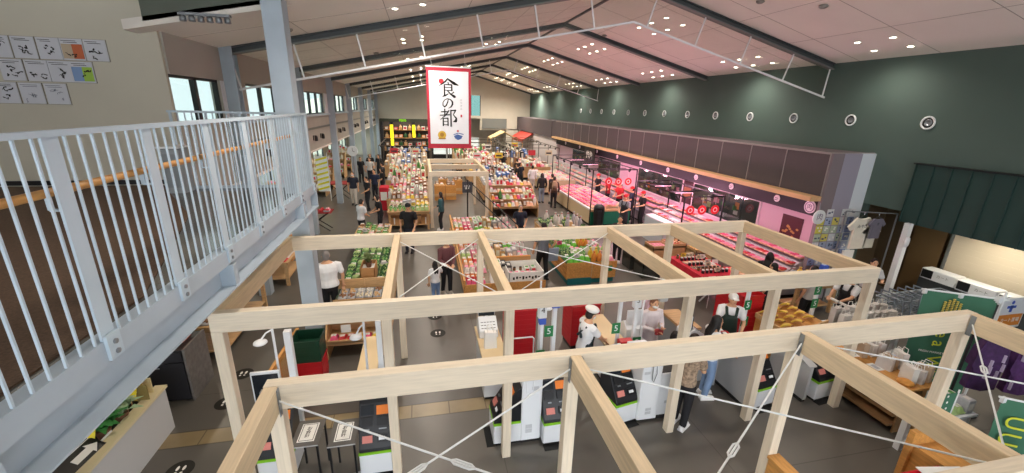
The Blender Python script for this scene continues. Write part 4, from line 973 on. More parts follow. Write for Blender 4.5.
MB().box(-1.52, -1.48, 9.8, 9.83, .6, .86).build('divider', BIRCH, o)
lay('on the produce island left half', -2.06, -1.64, 9.95, 13.1, .6, 2, 13, [[('round', 'pale green'), ('long', 'white')], [('long', 'white'), ('round', 'pale green')], [('bunch', 'green'), ('long', 'cream')], [('bunch', 'dark green'), ('bunch', 'green')]], s=1.35, slope=.034, seed=6)
lay('on the produce island right half', -1.24, -.84, 9.95, 13.1, .605, 2, 14, [('bunch', 'green'), ('bunch', 'dark green'), ('bunch', 'pale green'), ('pack', 'grey')], s=1.35, slope=.034, seed=7, tall=1.4)
lay('in the middle of the produce island', -1.62, -1.26, 10.8, 13.1, .635, 2, 9, [('bunch', 'green'), ('long', 'white'), ('bunch', 'pale green'), ('round', 'pale green')], s=1.2, slope=.034, seed=66)
o = thing('cardboard_box', 'open cardboard box with a leafy plant in the middle of the produce island', 'box', (-1.44, 10.4, .62))
for a in ((-1.62, -1.60, 10.1, 10.7), (-1.28, -1.26, 10.1, 10.7), (-1.62, -1.26, 10.1, 10.12), (-1.62, -1.26, 10.68, 10.7)): MB().box(*a, .62, 1.0).build('side', CARD, o)
MB().box(-1.62, -1.26, 10.1, 10.7, .62, .64).build('base', CARD, o); MB().box(-1.6, -1.28, 10.12, 10.68, .8, .9).build('white_lining', PAPER, o)
leafplant('bushy brown green herb plant in the cardboard box', -1.44, 10.45, .9, .34, '5f7041', 26)
d_table('small wooden crate table beyond the produce island', -2.3, -1.15, 13.5, 15.0, .75)
lay('on the crate table past the island', -2.25, -1.2, 13.55, 14.95, .75, 5, 5, [('bunch', 'green'), ('punnet', 'tan'), ('pack', 'white'), ('bunch', 'dark green'), ('pack', 'brown')], seed=8, s=1.3)
# stepped table with the wooden front
d_table('wooden table of greens behind the man in the black cap', -1.45, .24, 16.75, 18.4, .78)
lay('on the wooden greens table', -1.4, .2, 16.8, 18.3, .78, 9, 5, [[('bunch', 'green'), ('bunch', 'green'), ('pack', 'pale green')], [('bunch', 'dark green'), ('pack', 'white'), ('bunch', 'green')], [('pack', 'white'), ('box', 'grey'), ('pack', 'yellow')], [('pack', 'cream'), ('pack', 'brown'), ('pack', 'yellow')], [('pack', 'white'), ('pack', 'pink'), ('pack', 'yellow')]], s=1.25, seed=9, slope=0, tall=1.7)
for a in (-1.2, .05):
    o = thing('cardboard_box', f'brown cardboard box under the wooden greens table, {"left" if a < -1 else "right"} side', 'box', (a, 17, .21)); MB().cbox(a-.18, a+.2, 16.9, 17.4, .215, .5, b=.01).build('carton', CARD, o); MB().box(a-.02, a+.03, 16.895, 16.9, .22, .5).build('tape', PAPER, o)
def block(label, where, x0, x1, y0, y1, h, nx, ny, kinds, seed, s=1.1, z2=None, side=BIRCH, skirt=None, tall=1.9):
    d_island(label, x0, x1, y0, y1, h, side, skirt, z2=z2)
    lay(where, x0+.04, x1-.04, y0+.04, y1-.04, h, nx, ny, kinds, s, seed=seed, slope=((z2 or h)-h)/(y1-y0), tall=tall)
MIX = [('pack', 'white'), ('pack', 'pink'), ('pack', 'cream'), ('pack', 'red'), ('box', 'white'), ('pack', 'yellow'), ('pack', 'peach'), ('box', 'brown'), ('bag', 'white')]
MIX2 = [('pack', 'white'), ('pack', 'pale green'), ('bag', 'green'), ('box', 'cream'), ('pack', 'orange'), ('jar', 'brown'), ('pack', 'hot pink'), ('pack', 'grey')]
MIX3 = [('box', 'white'), ('box', 'blue'), ('pack', 'cream'), ('bottle', 'brown'), ('pack', 'white'), ('box', 'tan'), ('pack', 'grey'), ('box', 'black')]
block('second island on the left, behind the wooden greens table', 'on the second left island', -1.6, .23, 18.7, 22.4, .85, 9, 8, MIX, 11, 1.15, 1.1)
block('third island on the left, beyond the small timber frame', 'on the third left island', -2.0, .2, 23.6, 28.0, .85, 8, 7, MIX2, 12, 1.3, 1.1)
block('fourth island on the left near the yellow signs', 'on the fourth left island', -2.6, .4, 29.5, 35.0, .85, 8, 7, MIX3, 13, 1.5, 1.2)
o = thing('red_cloth', 'red cloth covered crate on the left edge of the second left island', 'cloth', (-1.75, 20.6, 0)); MB().cbox(-2.05, -1.62, 20.3, 21.0, 0, 1.12, b=.03).build('cover', REDC, o); MB().box(-2.0, -1.7, 20.29, 20.3, .5, .9).build('paper', PAPER, o)
# middle island of snacks
d_island('middle island of packaged foods left of the man in the grey shirt', .95, 3.08, 9.7, 15.0, .5, OAK, z2=.85, name='snack_island')
MB().beam((.93, 9.65, .62), (.93, 15, .98), .05, .16).build('side_board', OAK, bpy.data.objects['snack_island'])
MB().beam((.93, 9.65, .4), (.93, 15, .5), .04, .1).build('side_board', OAK, bpy.data.objects['snack_island'])
lay('in the red front bin', 1.0, 1.5, 9.74, 10.35, .505, 4, 3, [[('pack', 'hot pink')], [('pack', 'red')], [('pack', 'orange')]], s=1.2, slope=.066, seed=14, tall=1.5)
lay('on the middle island left third', 1.0, 1.62, 10.4, 14.9, .55, 4, 14, [[('pack', 'white'), ('pack', 'pink')], [('pack', 'peach'), ('pack', 'white')], [('pack', 'orange'), ('pack', 'red')], [('pack', 'pale green'), ('pack', 'hot pink')]], slope=.066, seed=15, s=1.25, tall=1.6)
lay('on the middle island centre', 1.68, 2.3, 10.3, 14.9, .55, 4, 14, [[('box', 'white'), ('box', 'black')], [('pack', 'yellow'), ('pack', 'pale green')], [('pack', 'bright green'), ('pack', 'yellow')], [('box', 'white'), ('box', 'tan')]], slope=.066, seed=16, s=1.25, tall=1.7)
lay('on the middle island right third', 2.36, 3.02, 10.75, 14.9, .57, 4, 13, [[('pack', 'bright green'), ('pack', 'pink')], [('pack', 'orange'), ('pack', 'white')], [('box', 'grey'), ('pack', 'white')], [('pack', 'white'), ('bag', 'white')]], slope=.066, seed=17, s=1.2, tall=1.5)
o = thing('white_crate', 'white printed crate at the right front corner of the middle island', 'crate', (2.55, 10.1, .52))
for a in ((2.1, 2.12, 9.74, 10.62), (3.02, 3.04, 9.74, 10.62), (2.1, 3.04, 9.74, 9.76), (2.1, 3.04, 10.6, 10.62)): MB().box(*a, .56, .8).build('side', PAPER, o)
MB().box(2.1, 3.04, 9.74, 10.62, .54, .56).build('base', PAPER, o)
m = MB()
for k in range(9): m.box(2.2+.085*k, 2.25+.085*k, 9.735, 9.74, .6+.02*(k % 3), .67+.02*(k % 2))
m.build('print', INK, o)
lay('in the white printed crate', 2.14, 3.0, 9.8, 10.58, .57, 5, 3, [[('jar', 'black')], [('pack', 'white')], [('jar', 'brown'), ('box', 'white')]], seed=18)
o = thing('orange_carton', 'orange carton behind the white printed crate', 'box', (2.3, 10.68, .56)); MB().box(1.9, 2.9, 10.65, 10.7, .56, .92).build('front', mat('carton_orange', 'd09045', .7), o); MB().box(1.9, 2.9, 10.64, 10.65, .8, .9).build('flap', CARD, o)
o = thing('white_notice_box', 'small white notice box in the front gap of the middle island', 'box', (1.8, 9.85, .52)); MB().prism([(9.75, .54), (9.95, .54), (9.95, .8), (9.85, .8)], 'x', 1.62, 1.98).build('stand', PAPER, o); MB().box(1.66, 1.94, 9.95, 9.96, .6, .76).build('back', CARD, o)
# black wire gantry over the island, with a small sign
o = thing('wire_gantry', 'thin black sloping wire rack over the far part of the middle island', 'rack', (2.2, 14.5, 0))
for (a, b) in (((1.75, 16.4, 2.1), (2.9, 12.2, 1.35)), ((1.75, 16.4, 1.7), (2.9, 12.2, 1.0)), ((1.75, 16.4, 0), (1.75, 16.4, 2.1)), ((2.4, 14.1, .7), (2.4, 14.1, 1.75)), ((2.9, 12.2, .7), (2.9, 12.2, 1.4))): MB().tube(a, b, .018, 6).build('tube', BLACKM, o)
for k in range(9):
    f = (k+.5)/9; p = V3((1.75, 16.4, 2.1)).lerp(V3((2.9, 12.2, 1.35)), f); q = V3((1.75, 16.4, 1.7)).lerp(V3((2.9, 12.2, 1.0)), f); MB().tube(p, q, .008, 5).build('wire', BLACKM, o)
o = thing('black_sign', 'small dark sign board standing at the far end of the middle island', 'sign', (1.75, 16.6, 0)); MB().box(1.55, 1.95, 16.6, 16.63, 1.55, 2.0).build('board', mat('sign_dark', '3a3942', .5), o); MB().tube((1.75, 16.62, 0), (1.75, 16.62, 1.6), .015, 6).build('pole', BLACKM, o); words('お菓子\n雑貨', .09, 'lettering', PAPER, o, face_M((1.75, 16.596, 1.77), (1, 0, 0), (0, 0, 1)), .001)
for k, (x, y, z) in enumerate(((1.3, 15.4, .55), (1.25, 15.9, .5), (1.75, 15.4, .75))):
    o = thing('wooden_crate', f'open wooden crate of packets past the middle island, {nth(k)} of three', 'crate', (x, y, 0)); MB().cbox(x-.22, x+.22, y-.2, y+.2, 0, z, b=.01).build('body', OAK, o); MB().box(x-.23, x+.23, y-.21, y-.19, z-.1, z+.06).build('front_board', OAK, o)
    lay(f'in the {nth(k)} crate past the middle island', x-.2, x+.2, y-.17, y+.19, z, 3, 2, [('pack', 'red'), ('pack', 'peach'), ('pack', 'cream')], seed=20+k)
# right island with teal foot
o = d_island('right island of packed vegetables on a teal foot', 3.95, 5.5, 10.5, 13.1, .62, OAK, TEAL, z2=.72, name='vegetable_island', topc='4a5a40')
MB().box(3.99, 4.72, 10.47, 10.5, 0, .2).build('teal_foot', TEAL, o); MB().box(4.70, 4.73, 10.46, 10.49, .2, .66).build('corner_post', BIRCH, o); MB().box(5.2, 5.36, 10.47, 10.48, .38, .54).build('green_label', GCARD, o)
lay('on the right island left half', 4.0, 4.7, 10.55, 13.0, .62, 4, 9, [[('pack', 'bright green'), ('pack', 'bright green')], [('pack', 'green'), ('bunch', 'green')], [('bunch', 'dark green'), ('pack', 'pale green')], [('bunch', 'green'), ('pack', 'white')]], s=1.3, slope=.038, seed=23, tall=1.8)
lay('on the right island right half', 4.75, 5.45, 10.55, 13.0, .62, 4, 9, [[('bag', 'orange'), ('bag', 'white'), ('pack', 'pink')], [('bag', 'yellow'), ('pack', 'white'), ('pack', 'white')], [('bag', 'white'), ('bag', 'pale green')], [('bunch', 'green'), ('pack', 'white')]], s=1.25, slope=.038, seed=24, tall=1.4)
block('low stand of bagged greens beyond the right island', 'on the low greens stand', 4.3, 5.9, 13.6, 15.4, .6, 6, 5, [('bunch', 'green'), ('bag', 'white'), ('bag', 'grey'), ('pack', 'tan'), ('bunch', 'dark green')], 25, 1.2)
# racks right of the small timber frame
d_rack('wide wooden rack of packets right of the small timber frame', 3.05, 5.25, 18.2, 20.0, [.5, .75, 1.0, 1.25], name='packet_rack')
for k, z in enumerate((.5, .75, 1.0, 1.25)):
    lay(f'on the packet rack {("lowest", "second", "third", "top")[k]} shelf', 3.1, 5.2, 18.23+.445*k, 18.66+.445*k, z, 12, 1, [MIX, MIX2, [('pack', 'red'), ('pack', 'white'), ('pack', 'peach')], MIX][k], seed=26+k, s=1.15, tall=2.2)
block('island of boxed goods behind the packet rack', 'on the boxed goods island', 3.1, 5.3, 21.4, 25.2, .9, 9, 7, MIX3, 31, 1.25, 1.3)
block('island of sweets far down the middle', 'on the far sweets island', 2.9, 5.4, 26.8, 31.0, .9, 8, 6, MIX, 32, 1.45, 1.3)
block('farthest island in the middle of the hall', 'on the farthest middle island', 2.6, 5.6, 32.6, 37.5, .9, 8, 6, MIX2, 33, 1.6, 1.3)
for k, (x, y) in enumerate(((.9, 22.6), (1.5, 22.7), (2.0, 24.2), (1.2, 24.6))):
    o = thing('wooden_crate', f'pale wooden crate stack seen through the small timber frame, {nth(k)} of four', 'crate', (x, y, 0)); MB().cbox(x-.3, x+.25, y-.3, y+.3, 0, .8, b=.01).build('body', OAK, o); MB().box(x-.31, x+.26, y-.32, y-.3, .2, .36).build('front_board', BIRCH, o)
    lay(f'on the {nth(k)} pale crate stack', x-.26, x+.22, y-.25, y+.25, .8, 2, 2, [('pack', 'tan'), ('box', 'brown'), ('pack', 'white')], seed=40+k, s=1.3)
# ---------------------------------------------------------------- meat island with green end
o = thing('meat_island', 'cream chilled meat island with teal green end panel', 'display case', (8.0, 18.8, 0))
MB().box(7.1, 8.85, 16.35, 21.6, 0, .12).build('plinth', KICK, o); MB().box(7.05, 8.9, 16.35, 21.6, .12, .72).build('body', mat('case_cream', 'cbb995', .6), o)
MB().box(7.06, 8.9, 16.28, 16.35, .1, .68).build('end_panel', mat('case_green', '147055', .5), o); MB().box(7.03, 8.92, 16.27, 16.4, .68, .76).build('end_rim', BIRCH, o)
MB().box(7.03, 7.09, 16.4, 21.62, .72, .8).build('rim', WHITEM, o); MB().box(8.86, 8.92, 16.4, 21.62, .72, .8).build('rim', WHITEM, o)
lay_y('in the meat island', [7.25, 7.5, 7.75, 8.0, 8.25, 8.5, 8.74], 16.5, 21.5, [.72, .76, .8, .84, .8, .76, .72], 13, [('tray', 'pink'), ('tray', 'hot pink'), ('tray', 'pink'), ('tray', 'peach')], 1.5, rz=PI/2, seed=51, names=[f'{nth(k)} file from left' for k in range(7)], frm='along')
def gantry(label, x0, x1, y0, y1, h, ny, heads):
    o = thing('black_gantry', label, 'lamp frame', ((x0+x1)/2, (y0+y1)/2, 0))
    for k in range(ny):
        y = y0+(y1-y0)*k/(ny-1)
        for x in (x0, x1): MB().beam((x, y, 0), (x, y, h), .04, .04).build('upright', BLACKM, o)
        MB().beam((x0, y, h), (x1, y, h), .04, .04).build('cross_bar', BLACKM, o)
    for x in (x0, x1):
        MB().beam((x, y0, h), (x, y1, h), .04, .04).build('long_bar', BLACKM, o)
    for j in range(heads):
        y = y0+(y1-y0)*(j+.5)/heads
        for x, s in ((x0, 1), (x1, -1)):
            h_ = MB(); h_.lathe([(.05, .0), (.05, -.14), (.04, -.15)], n=10); h_.xf(Matrix.Translation((x+s*.02, y, h-.04)) @ Matrix.Rotation(-s*.5, 4, 'Y')).build('spot_head', BLACK, o)
    return o
gantry('black lamp frame standing round the meat island', 6.98, 8.98, 16.2, 21.8, 2.5, 3, 5)
o = thing('waste_bin', 'tall black rounded bin in front of the green meat island end', 'bin', (7.3, 16.0, 0)); MB().loft([(7.3, 16.0, 0, .2, .18), (7.3, 16.0, .8, .24, .2), (7.3, 16.02, .86, .24, .2)], 12).build('body', BLACK, o); MB().loft([(7.3, 16.0, .86, .25, .21), (7.3, 16.0, .98, .23, .19), (7.3, 16.05, 1.08, .12, .1)], 12).build('domed_lid', BLACK, o, smooth=True)
block('fish island beyond the meat island', 'on the fish island', 7.0, 8.9, 23.2, 27.0, .8, 7, 7, [('tray', 'white'), ('tray', 'peach'), ('tray', 'pink'), ('pack', 'white'), ('tray', 'cream')], 53, 1.5, side=mat('case_cream', 'cbb995', .6))
block('lunch box island far on the right', 'on the lunch box island', 6.8, 9.0, 28.6, 32.6, .85, 7, 6, MIX, 54, 1.6)
block('farthest island on the right of the hall', 'on the farthest right island', 6.6, 9.2, 34.2, 38.5, .85, 7, 6, MIX3, 55, 1.7)
# ---------------------------------------------------------------- wall stalls on the right
SB = mat('stall_bulkhead', '50474a', .75, var=.05, scale=3, stretch=(1, 18, 1)); PUR = mat('stall_end_grey', '7b7074', .7); NAVY = mat('navy_band', '181722', .6); PWALL = mat('stall_back_pink', 'cdb0bd', .6)
bx = MB(); bx.box(10.05, XR, 8.62, 31.0, 2.9, 4.0); struct('trim_9', bx, SB)
bx = MB(); bx.box(10.05, XR, 32.2, YE, 2.7, 4.0); bx.box(10.1, XR, 31.0, 32.2, 2.6, 3.95); struct('trim_10', bx, SB)
jm = MB()
for k in range(17):
    y = 8.62+1.32*k; jm.box(10.035, 10.05, y-.012, y+.012, 2.92, 4.0)
jm.box(10.03, 10.06, 8.62, 31, 3.97, 4.02); jm.box(10.03, XR, 8.6, 8.63, 3.97, 4.02); struct('trim_11', jm, mat('bulkhead_joint', '8f8786', .6))
struct('trim_12', MB().box(9.72, 10.3, 8.6, 31.0, 2.78, 2.9), mat('canopy_wood', 'cda678', .55, var=.12, scale=4, stretch=(6, .5, 6)))
struct('trim_13', MB().box(10.12, 10.2, 8.62, 31.0, 2.34, 2.78), NAVY)
struct('wall_stall_back', MB().box(10.45, 10.6, 8.65, 31.0, 0, 2.9), PWALL)
se = MB(); se.box(10.05, 10.62, 8.55, 8.65, 0, 4.0); struct('wall_stall_end', se, PUR); struct('trim_14', MB().box(10.95, XR, 8.56, 8.64, 0, 4.0), mat('stall_end_pale', 'd3dae0', .6)); struct('trim_20', MB().box(10.4, 10.95, 8.545, 8.64, 0, 4.0), mat('stall_end_lilac', '9893a2', .7))
struct('wall_stall_left', MB().box(10.2, XR, 31.0, 44.4, 0, 2.7), mat('stall_far', 'cfc6c4', .7))
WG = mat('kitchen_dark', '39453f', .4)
for k, (a, b) in enumerate(((10.9, 14.2), (15.0, 18.6), (20.6, 23.4), (25.0, 28.0))):
    f = struct(f'window_{11+k}', MB().box(10.40, 10.46, a-.06, b+.06, 1.24, 2.3), mat('kitchen_frame', 'd9c8cf', .5))
    MB().box(10.385, 10.40, a, b, 1.3, 2.24).build('pane', glass('kitchen_glass', (.5, .6, .56), .1), f)
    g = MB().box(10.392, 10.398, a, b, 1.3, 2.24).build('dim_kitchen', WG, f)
    r = random.Random(k); m = MB()
    for j in range(14):
        y = a+.15+(b-a-.3)*r.random(); z = 1.34+.5*r.random(); m.box(10.386, 10.392, y-.1, y+.1, z, z+.08+.15*r.random(), gm(('pale green', 'white', 'grey', 'pink', 'green', 'orange')[j % 6]))
    m.build('kitchen_things', None, f)
o = thing('stall_poster', 'dark maroon poster with gold pattern on the pink stall wall', 'poster', (10.44, 9.65, 1.3)); MB().box(10.43, 10.449, 9.28, 9.98, 1.33, 2.1).build('sheet', mat('maroon', '4a1622', .6), o)
m = MB(); r = random.Random(3)
for j in range(16): m.ell((10.428, 9.4+.46*r.random(), 1.42+.4*r.random()), (.004, .05, .035), 7, 4)
m.build('gold_pattern', mat('gold_print', 'b98b4e', .6), o)
o = thing('stall_poster', 'dark framed poster between the kitchen windows', 'poster', (10.44, 14.6, 1.3)); MB().box(10.43, 10.449, 14.35, 14.95, 1.35, 2.25).build('sheet', mat('maroon2', '3a1c22', .6), o); MB().box(10.425, 10.431, 14.42, 14.88, 1.6, 2.0).build('picture', mat('roast', '8a5a38', .6), o)
o = thing('black_board', 'hanging black menu board on the stall front', 'sign', (9.9, 23.6, 2)); MB().box(9.9, 9.95, 23.0, 24.6, 1.75, 2.75).build('board', BLACK, o); words('鮮魚', .5, 'lettering', PAPER, o, face_M((9.895, 23.8, 2.25), (0, -1, 0), (0, 0, 1)), .002)
for k, y in enumerate((10.0, 11.9, 13.8, 15.7, 18.0, 20.5, 23.2, 26.0, 28.8)):
    o = thing('round_shop_sign', f'small round white sign on the navy band, {nth(k)} from the near end', 'sign', (10.1, y, 2.56), group='round signs on the navy band')
    MX = Matrix.Translation((10.118, y, 2.56)) @ Matrix.Rotation(-PI/2, 4, 'Y')
    MB().lathe([(.1, 0), (.1, .02), (.09, .025)], n=20).xf(MX).build('disc', mat('sign_pink_white', 'e5dbe2', .5), o)
    m = MB(); m.box(-.05, -.03, -.05, .06, .026, .03); m.box(.0, .02, -.06, .05, .026, .03); m.xf(MX).build('mark', mat('sign_purple', '6d5878', .6), o)
o = thing('round_shop_sign', 'round purple rimmed sign at the near end of the navy band', 'sign', (10.1, 8.9, 2.56)); MX = Matrix.Translation((10.118, 8.9, 2.56)) @ Matrix.Rotation(-PI/2, 4, 'Y')
MB().lathe([(.17, 0), (.17, .02), (.13, .02)], n=22).xf(MX).build('disc', mat('sign_pink_white', 'e5dbe2', .5), o); m = MB(); m.lathe([(.14, .021), (.14, .026), (.12, .026), (.12, .021)], n=20, caps=False); m.xf(MX).build('rim', mat('sign_purple', '6d5878', .6), o)
words('肉', .16, 'character', mat('sign_purple', '6d5878', .6), o, face_M((10.09, 8.9, 2.56), (0, -1, 0), (0, 0, 1)), .001)
o = thing('blade_sign', 'round white projecting sign on the stall end corner', 'sign', (10.0, 8.5, 2.4)); MB().lathe([(.19, 0), (.19, .03), (.18, .035)], n=22).xf(Matrix.Translation((10.02, 8.52, 2.38)) @ Matrix.Rotation(PI/2, 4, 'X')).build('disc', WHITEM, o)
words('肉', .2, 'character', mat('sign_purple', '6d5878', .6), o, face_M((10.02, 8.48, 2.38), (1, 0, 0), (0, 0, 1)), .001); MB().beam((10.02, 8.53, 2.55), (10.02, 8.56, 2.75), .02, .02).build('bracket', GREYM, o)
# meat cases along the wall
CASEW = mat('case_white', 'aaa4a8', .4)
def wall_case(label, where, y0, y1, n, kinds, seed, tiers=4, back=False):
    o = thing('meat_case', label, 'display case', (9.8, (y0+y1)/2, 0))
    q = .5 if back else 0
    MB().box(9.28+q, 10.36, y0+.02, y1-.02, 0, .1).build('plinth', KICK, o)
    MB().prism([(9.2+q, .1), (10.4, .1), (10.4, 1.12), (9.98+q*.6, 1.04), (9.2+q, .52+.5*q)], 'y', y0, y1).build('body', CASEW, o)
    MB().box(9.17+q, 9.2+q, y0, y1, .1, .72).build('glass_front', glass('case_glass', (.97, .95, .97), .08), o)
    MB().box(9.15+q, 9.22+q, y0, y1, .46, .52).build('bumper', GREYM, o)
    xs, zs, nm = [], [], []
    for t in range(tiers):
        x = 9.36+.255*t+q; z = .64+.165*t+q*.5
        MB().box(x-.12, x+.12, y0, y1, z-.03, z-.01).build('tier', mat('tier_grey', '6f6468', .5), o); xs.append(x); zs.append(z-.01); nm.append(('front', 'second', 'third', 'back')[t]+' tier')
    lay_y(where, xs, y0+.05, y1-.05, zs, n, kinds, 1.25, rz=PI/2, seed=seed, names=nm)
MEAT = [('tray', 'pink'), ('tray', 'pink'), ('tray', 'hot pink'), ('tray', 'red')]
wall_case('nearest white meat case along the right wall', 'in the nearest meat case', 8.7, 12.4, 19, MEAT, 61)
wall_case('second white meat case along the right wall', 'in the second meat case', 12.55, 15.6, 14, MEAT+[('tray', 'white')], 62)
wall_case('set back meat case along the pink wall beyond the second case', 'in the set back meat case', 15.8, 21.9, 22, MEAT, 65, 2, True)
wall_case('third white case along the right wall, with pale fish', 'in the third case', 22.2, 26.4, 14, [('tray', 'peach'), ('tray', 'white'), ('tray', 'pink')], 63, 3)
wall_case('fourth white case along the right wall', 'in the fourth case', 26.6, 30.6, 12, [('tray', 'cream'), ('tray', 'pink'), ('box', 'white')], 64, 3)
for k, (y, c) in enumerate(((8.85, 'red'), (9.2, 'red'), (9.5, 'hot pink'))):
    o = thing('red_box', f'bright red box on top of the meat case under the poster, {nth(k)} from the end', 'box', (10.28, y, 1.13)); MB().cbox(10.18, 10.38, y-.13, y+.13, 1.13, 1.3, b=.01).build('carton', RED, o); MB().box(10.17, 10.18, y-.08, y+.08, 1.17, 1.26).build('label', gm('white'), o)
gantry('black lamp frame in front of the meat cases', 8.5, 10.0, 12.0, 15.2, 2.2, 2, 3)
for k, (x, y, z) in enumerate(((7.7, 16.22, 2.0), (8.15, 16.22, 2.0), (8.6, 16.22, 2.0), (8.75, 12.02, 1.75), (9.2, 12.02, 1.75), (9.7, 12.02, 1.75))):
    o = thing('red_round_sign', f'red round price sign hanging from the black lamp frame, {nth(k)} of six', 'sign', (x, y, z-.2), group='red round signs on the black lamp frames')
    MX = Matrix.Translation((x, y-.03, z)) @ Matrix.Rotation(PI/2, 4, 'X'); MB().lathe([(.16, 0), (.16, .015)], n=20).xf(MX).build('disc', mat('sign_red', 'd81f26', .5), o)
    m = MB(); m.lathe([(.08, .016), (.08, .019), (.06, .019), (.06, .016)], n=16, caps=False); m.xf(MX).build('white_ring', PAPER, o); MB().tube((x, y-.03, z+.18), (x, y, 2.5 if y > 15.5 else 2.2), .005, 5).build('string', PAPER, o)
# fruit crates, pumpkins and red tables in front of the meat cases
for k, (x, y, c, kk, l) in enumerate(((7.55, 11.75, 'pink', 'tray', 'wooden crate of pink packs left of the red table'), (8.25, 11.9, 'peach', 'fruit', 'wooden crate of peach coloured fruit behind the red table'), (8.75, 11.2, 'orange', 'fruit', 'wooden crate of orange fruit by the second post'), (6.75, 10.9, 'orange', 'round', 'dark crate of orange pumpkins left of the red table'), (6.7, 11.6, 'brown', 'round', 'dark crate of brown gourds by the aisle'))):
    o = thing('fruit_crate', l, 'crate', (x, y, 0)); w_ = .3; h = .62 if k < 3 else .4; dk = BIRCH if k < 3 else mat('crate_dark', '3a3d38', .6)
    MB().box(x-w_, x+w_, y-.28, y+.28, h-.05, h).build('tray_base', dk, o)
    for a in ((x-w_, x-w_+.02, y-.28, y+.28), (x+w_-.02, x+w_, y-.28, y+.28), (x-w_, x+w_, y-.28, y-.26), (x-w_, x+w_, y+.26, y+.28)): MB().box(*a, 0, h+.09).build('side', dk, o)
    lay(f'in the {l}'.replace('wooden crate', 'crate') if False else f'in the {("pink pack", "peach", "orange fruit", "pumpkin", "gourd")[k]} crate', x-.27, x+.27, y-.25, y+.25, h, 4 if kk != 'round' else 3, 3 if kk != 'round' else 2, [(kk, c)] if kk != 'fruit' else [(kk, c), (kk, 'red' if c == 'peach' else 'yellow')], seed=70+k, s=1.0)
def cloth_table(label, x0, x1, y0, y1, h, drop):
    o = thing('cloth_table', label, 'table', ((x0+x1)/2, (y0+y1)/2, 0))
    MB().box(x0, x1, y0, y1, h-.03, h-.004).build('top', BIRCH, o)
    c = MB(); c.box(x0-.01, x1+.01, y0-.01, y1+.01, h-.004, h)
    n = 20
    for (ax, s) in (('x0', -1), ('x1', 1), ('y0', -1), ('y1', 1)):
        vs = []
        for i in range(n+1):
            f = i/n; wv = .015*math.sin(f*n*1.3)
            for z, o_ in ((h, .0), (h-drop*.5, .015+wv*.6), (h-drop, .025+wv)):
                if ax[0] == 'x': vs.append(((x0-.012-o_) if s < 0 else (x1+.012+o_), y0+(y1-y0)*f, z))
                else: vs.append((x0+(x1-x0)*f, (y0-.012-o_) if s < 0 else (y1+.012+o_), z))
        c.add(vs, [(i*3+k, (i+1)*3+k, (i+1)*3+k+1, i*3+k+1) for i in range(n) for k in range(2)])
    c.build('red_cloth', REDC, o, smooth=False)
    for (ya) in (y0+.15, y1-.15):
        for s in (-1, 1): MB().beam(((x0+x1)/2-s*(x1-x0)*.35, ya, h-.03), ((x0+x1)/2+s*(x1-x0)*.35, ya, 0), .03, .03).build('leg', WHITEM, o)
    return o
cloth_table('red cloth table with dark jars and folding white legs', 7.05, 8.1, 8.75, 10.3, .8, .28)
lay('on the red cloth table', 7.15, 8.0, 8.85, 10.2, .8, 7, 7, [[('jar', 'black')], [('jar', 'brown')], [('tray', 'brown'), ('tray', 'peach')], [('jar', 'black'), ('tray', 'white')], [('tray', 'peach')]], s=1.0, seed=81)
cloth_table('small red cloth table with a wide pink tray right of the jars', 8.2, 8.85, 8.55, 9.5, .7, .4)
o = thing('wide_tray', 'wide round tray of pink food on the small red table', 'tray', (8.5, 9.0, .7)); MB().lathe([(.26, 0), (.3, .05), (.29, .05), (.25, .02)], (8.5, 9.0, .702), 20, sy=1.2).build('tray_rim', gm('tan'), o)
m = MB(); r = random.Random(5)
for k in range(24): m.ell((8.5+r.uniform(-.19, .19), 9+r.uniform(-.22, .22), .735), (.05, .04, .025), 7, 4)
m.build('pink_filling', gm('peach'), o, smooth=True)
for k, (x, y, l) in enumerate(((7.15, 8.5, 'small white price card clipped at the left front corner of the red table'), (8.08, 9.6, 'small white price card clipped at the right side of the red table'))):
    o = thing('price_card', l, 'price card', (x, y, .8)); MB().box(x-.1, x+.1, y, y+.01, .72, .9).build('card', PAPER, o); MB().tube((x, y+.005, 0), (x, y+.005, .72), .006, 5).build('stick', WHITEM, o)
o = thing('grey_bin', 'pale blue grey chilled bin in front of the meat island staff', 'display case', (9.0, 13.6, 0)); MB().cbox(8.65, 9.05, 13.2, 14.6, 0, .95, b=.02).build('body', mat('pale_blue_grey', 'b9c2c9', .5), o); MB().box(8.66, 9.04, 13.21, 14.59, .95, .97).build('lid', WHITEM, o)
# ================================================================ RIGHT FOREGROUND AND STORE ROOM
DG = mat('siding_green', '1d3a37', .55, var=.05, scale=2)
o = MB(); o.box(11.28, XR, 1.4, 7.55, 2.5, 3.88)
for k in range(18): o.box(11.255, 11.28, 7.53-.35*k-.02, 7.53-.35*k, 2.5, 3.88)
struct('trim_15', o, DG, 'dark green ribbed canopy on the right wall')
struct('trim_16', MB().box(11.24, 11.4, 1.4, 7.57, 3.87, 3.90), BLACKM)
BRN = mat('store_brown', '5a4a35', .8, var=.08, scale=2)
sw = MB(); sw.box(13.5, 13.6, 1.5, 9.5, 0, 3); sw.box(XR+.25, 13.6, 9.4, 9.5, 0, 3); sw.box(XR+.25, 13.6, 1.5, 1.6, 0, 3)
struct('wall_store', sw, BRN); struct('ceiling_store', MB().box(XR+.2, 13.6, 1.5, 9.5, 2.74, 2.85), BRN)
struct('door_8', MB().box(13.40, 13.48, 7.75, 8.5, 0, 2.5), mat('door_brown', '6b5536', .6))
struct('trim_17', MB().box(13.30, 13.5, 1.6, 5.35, 0, 2.74), DG)
o = thing('shutter', 'pale cream roll shutter at the back of the store opening', 'shutter', (13.4, 6.4, .8)); m = MB()
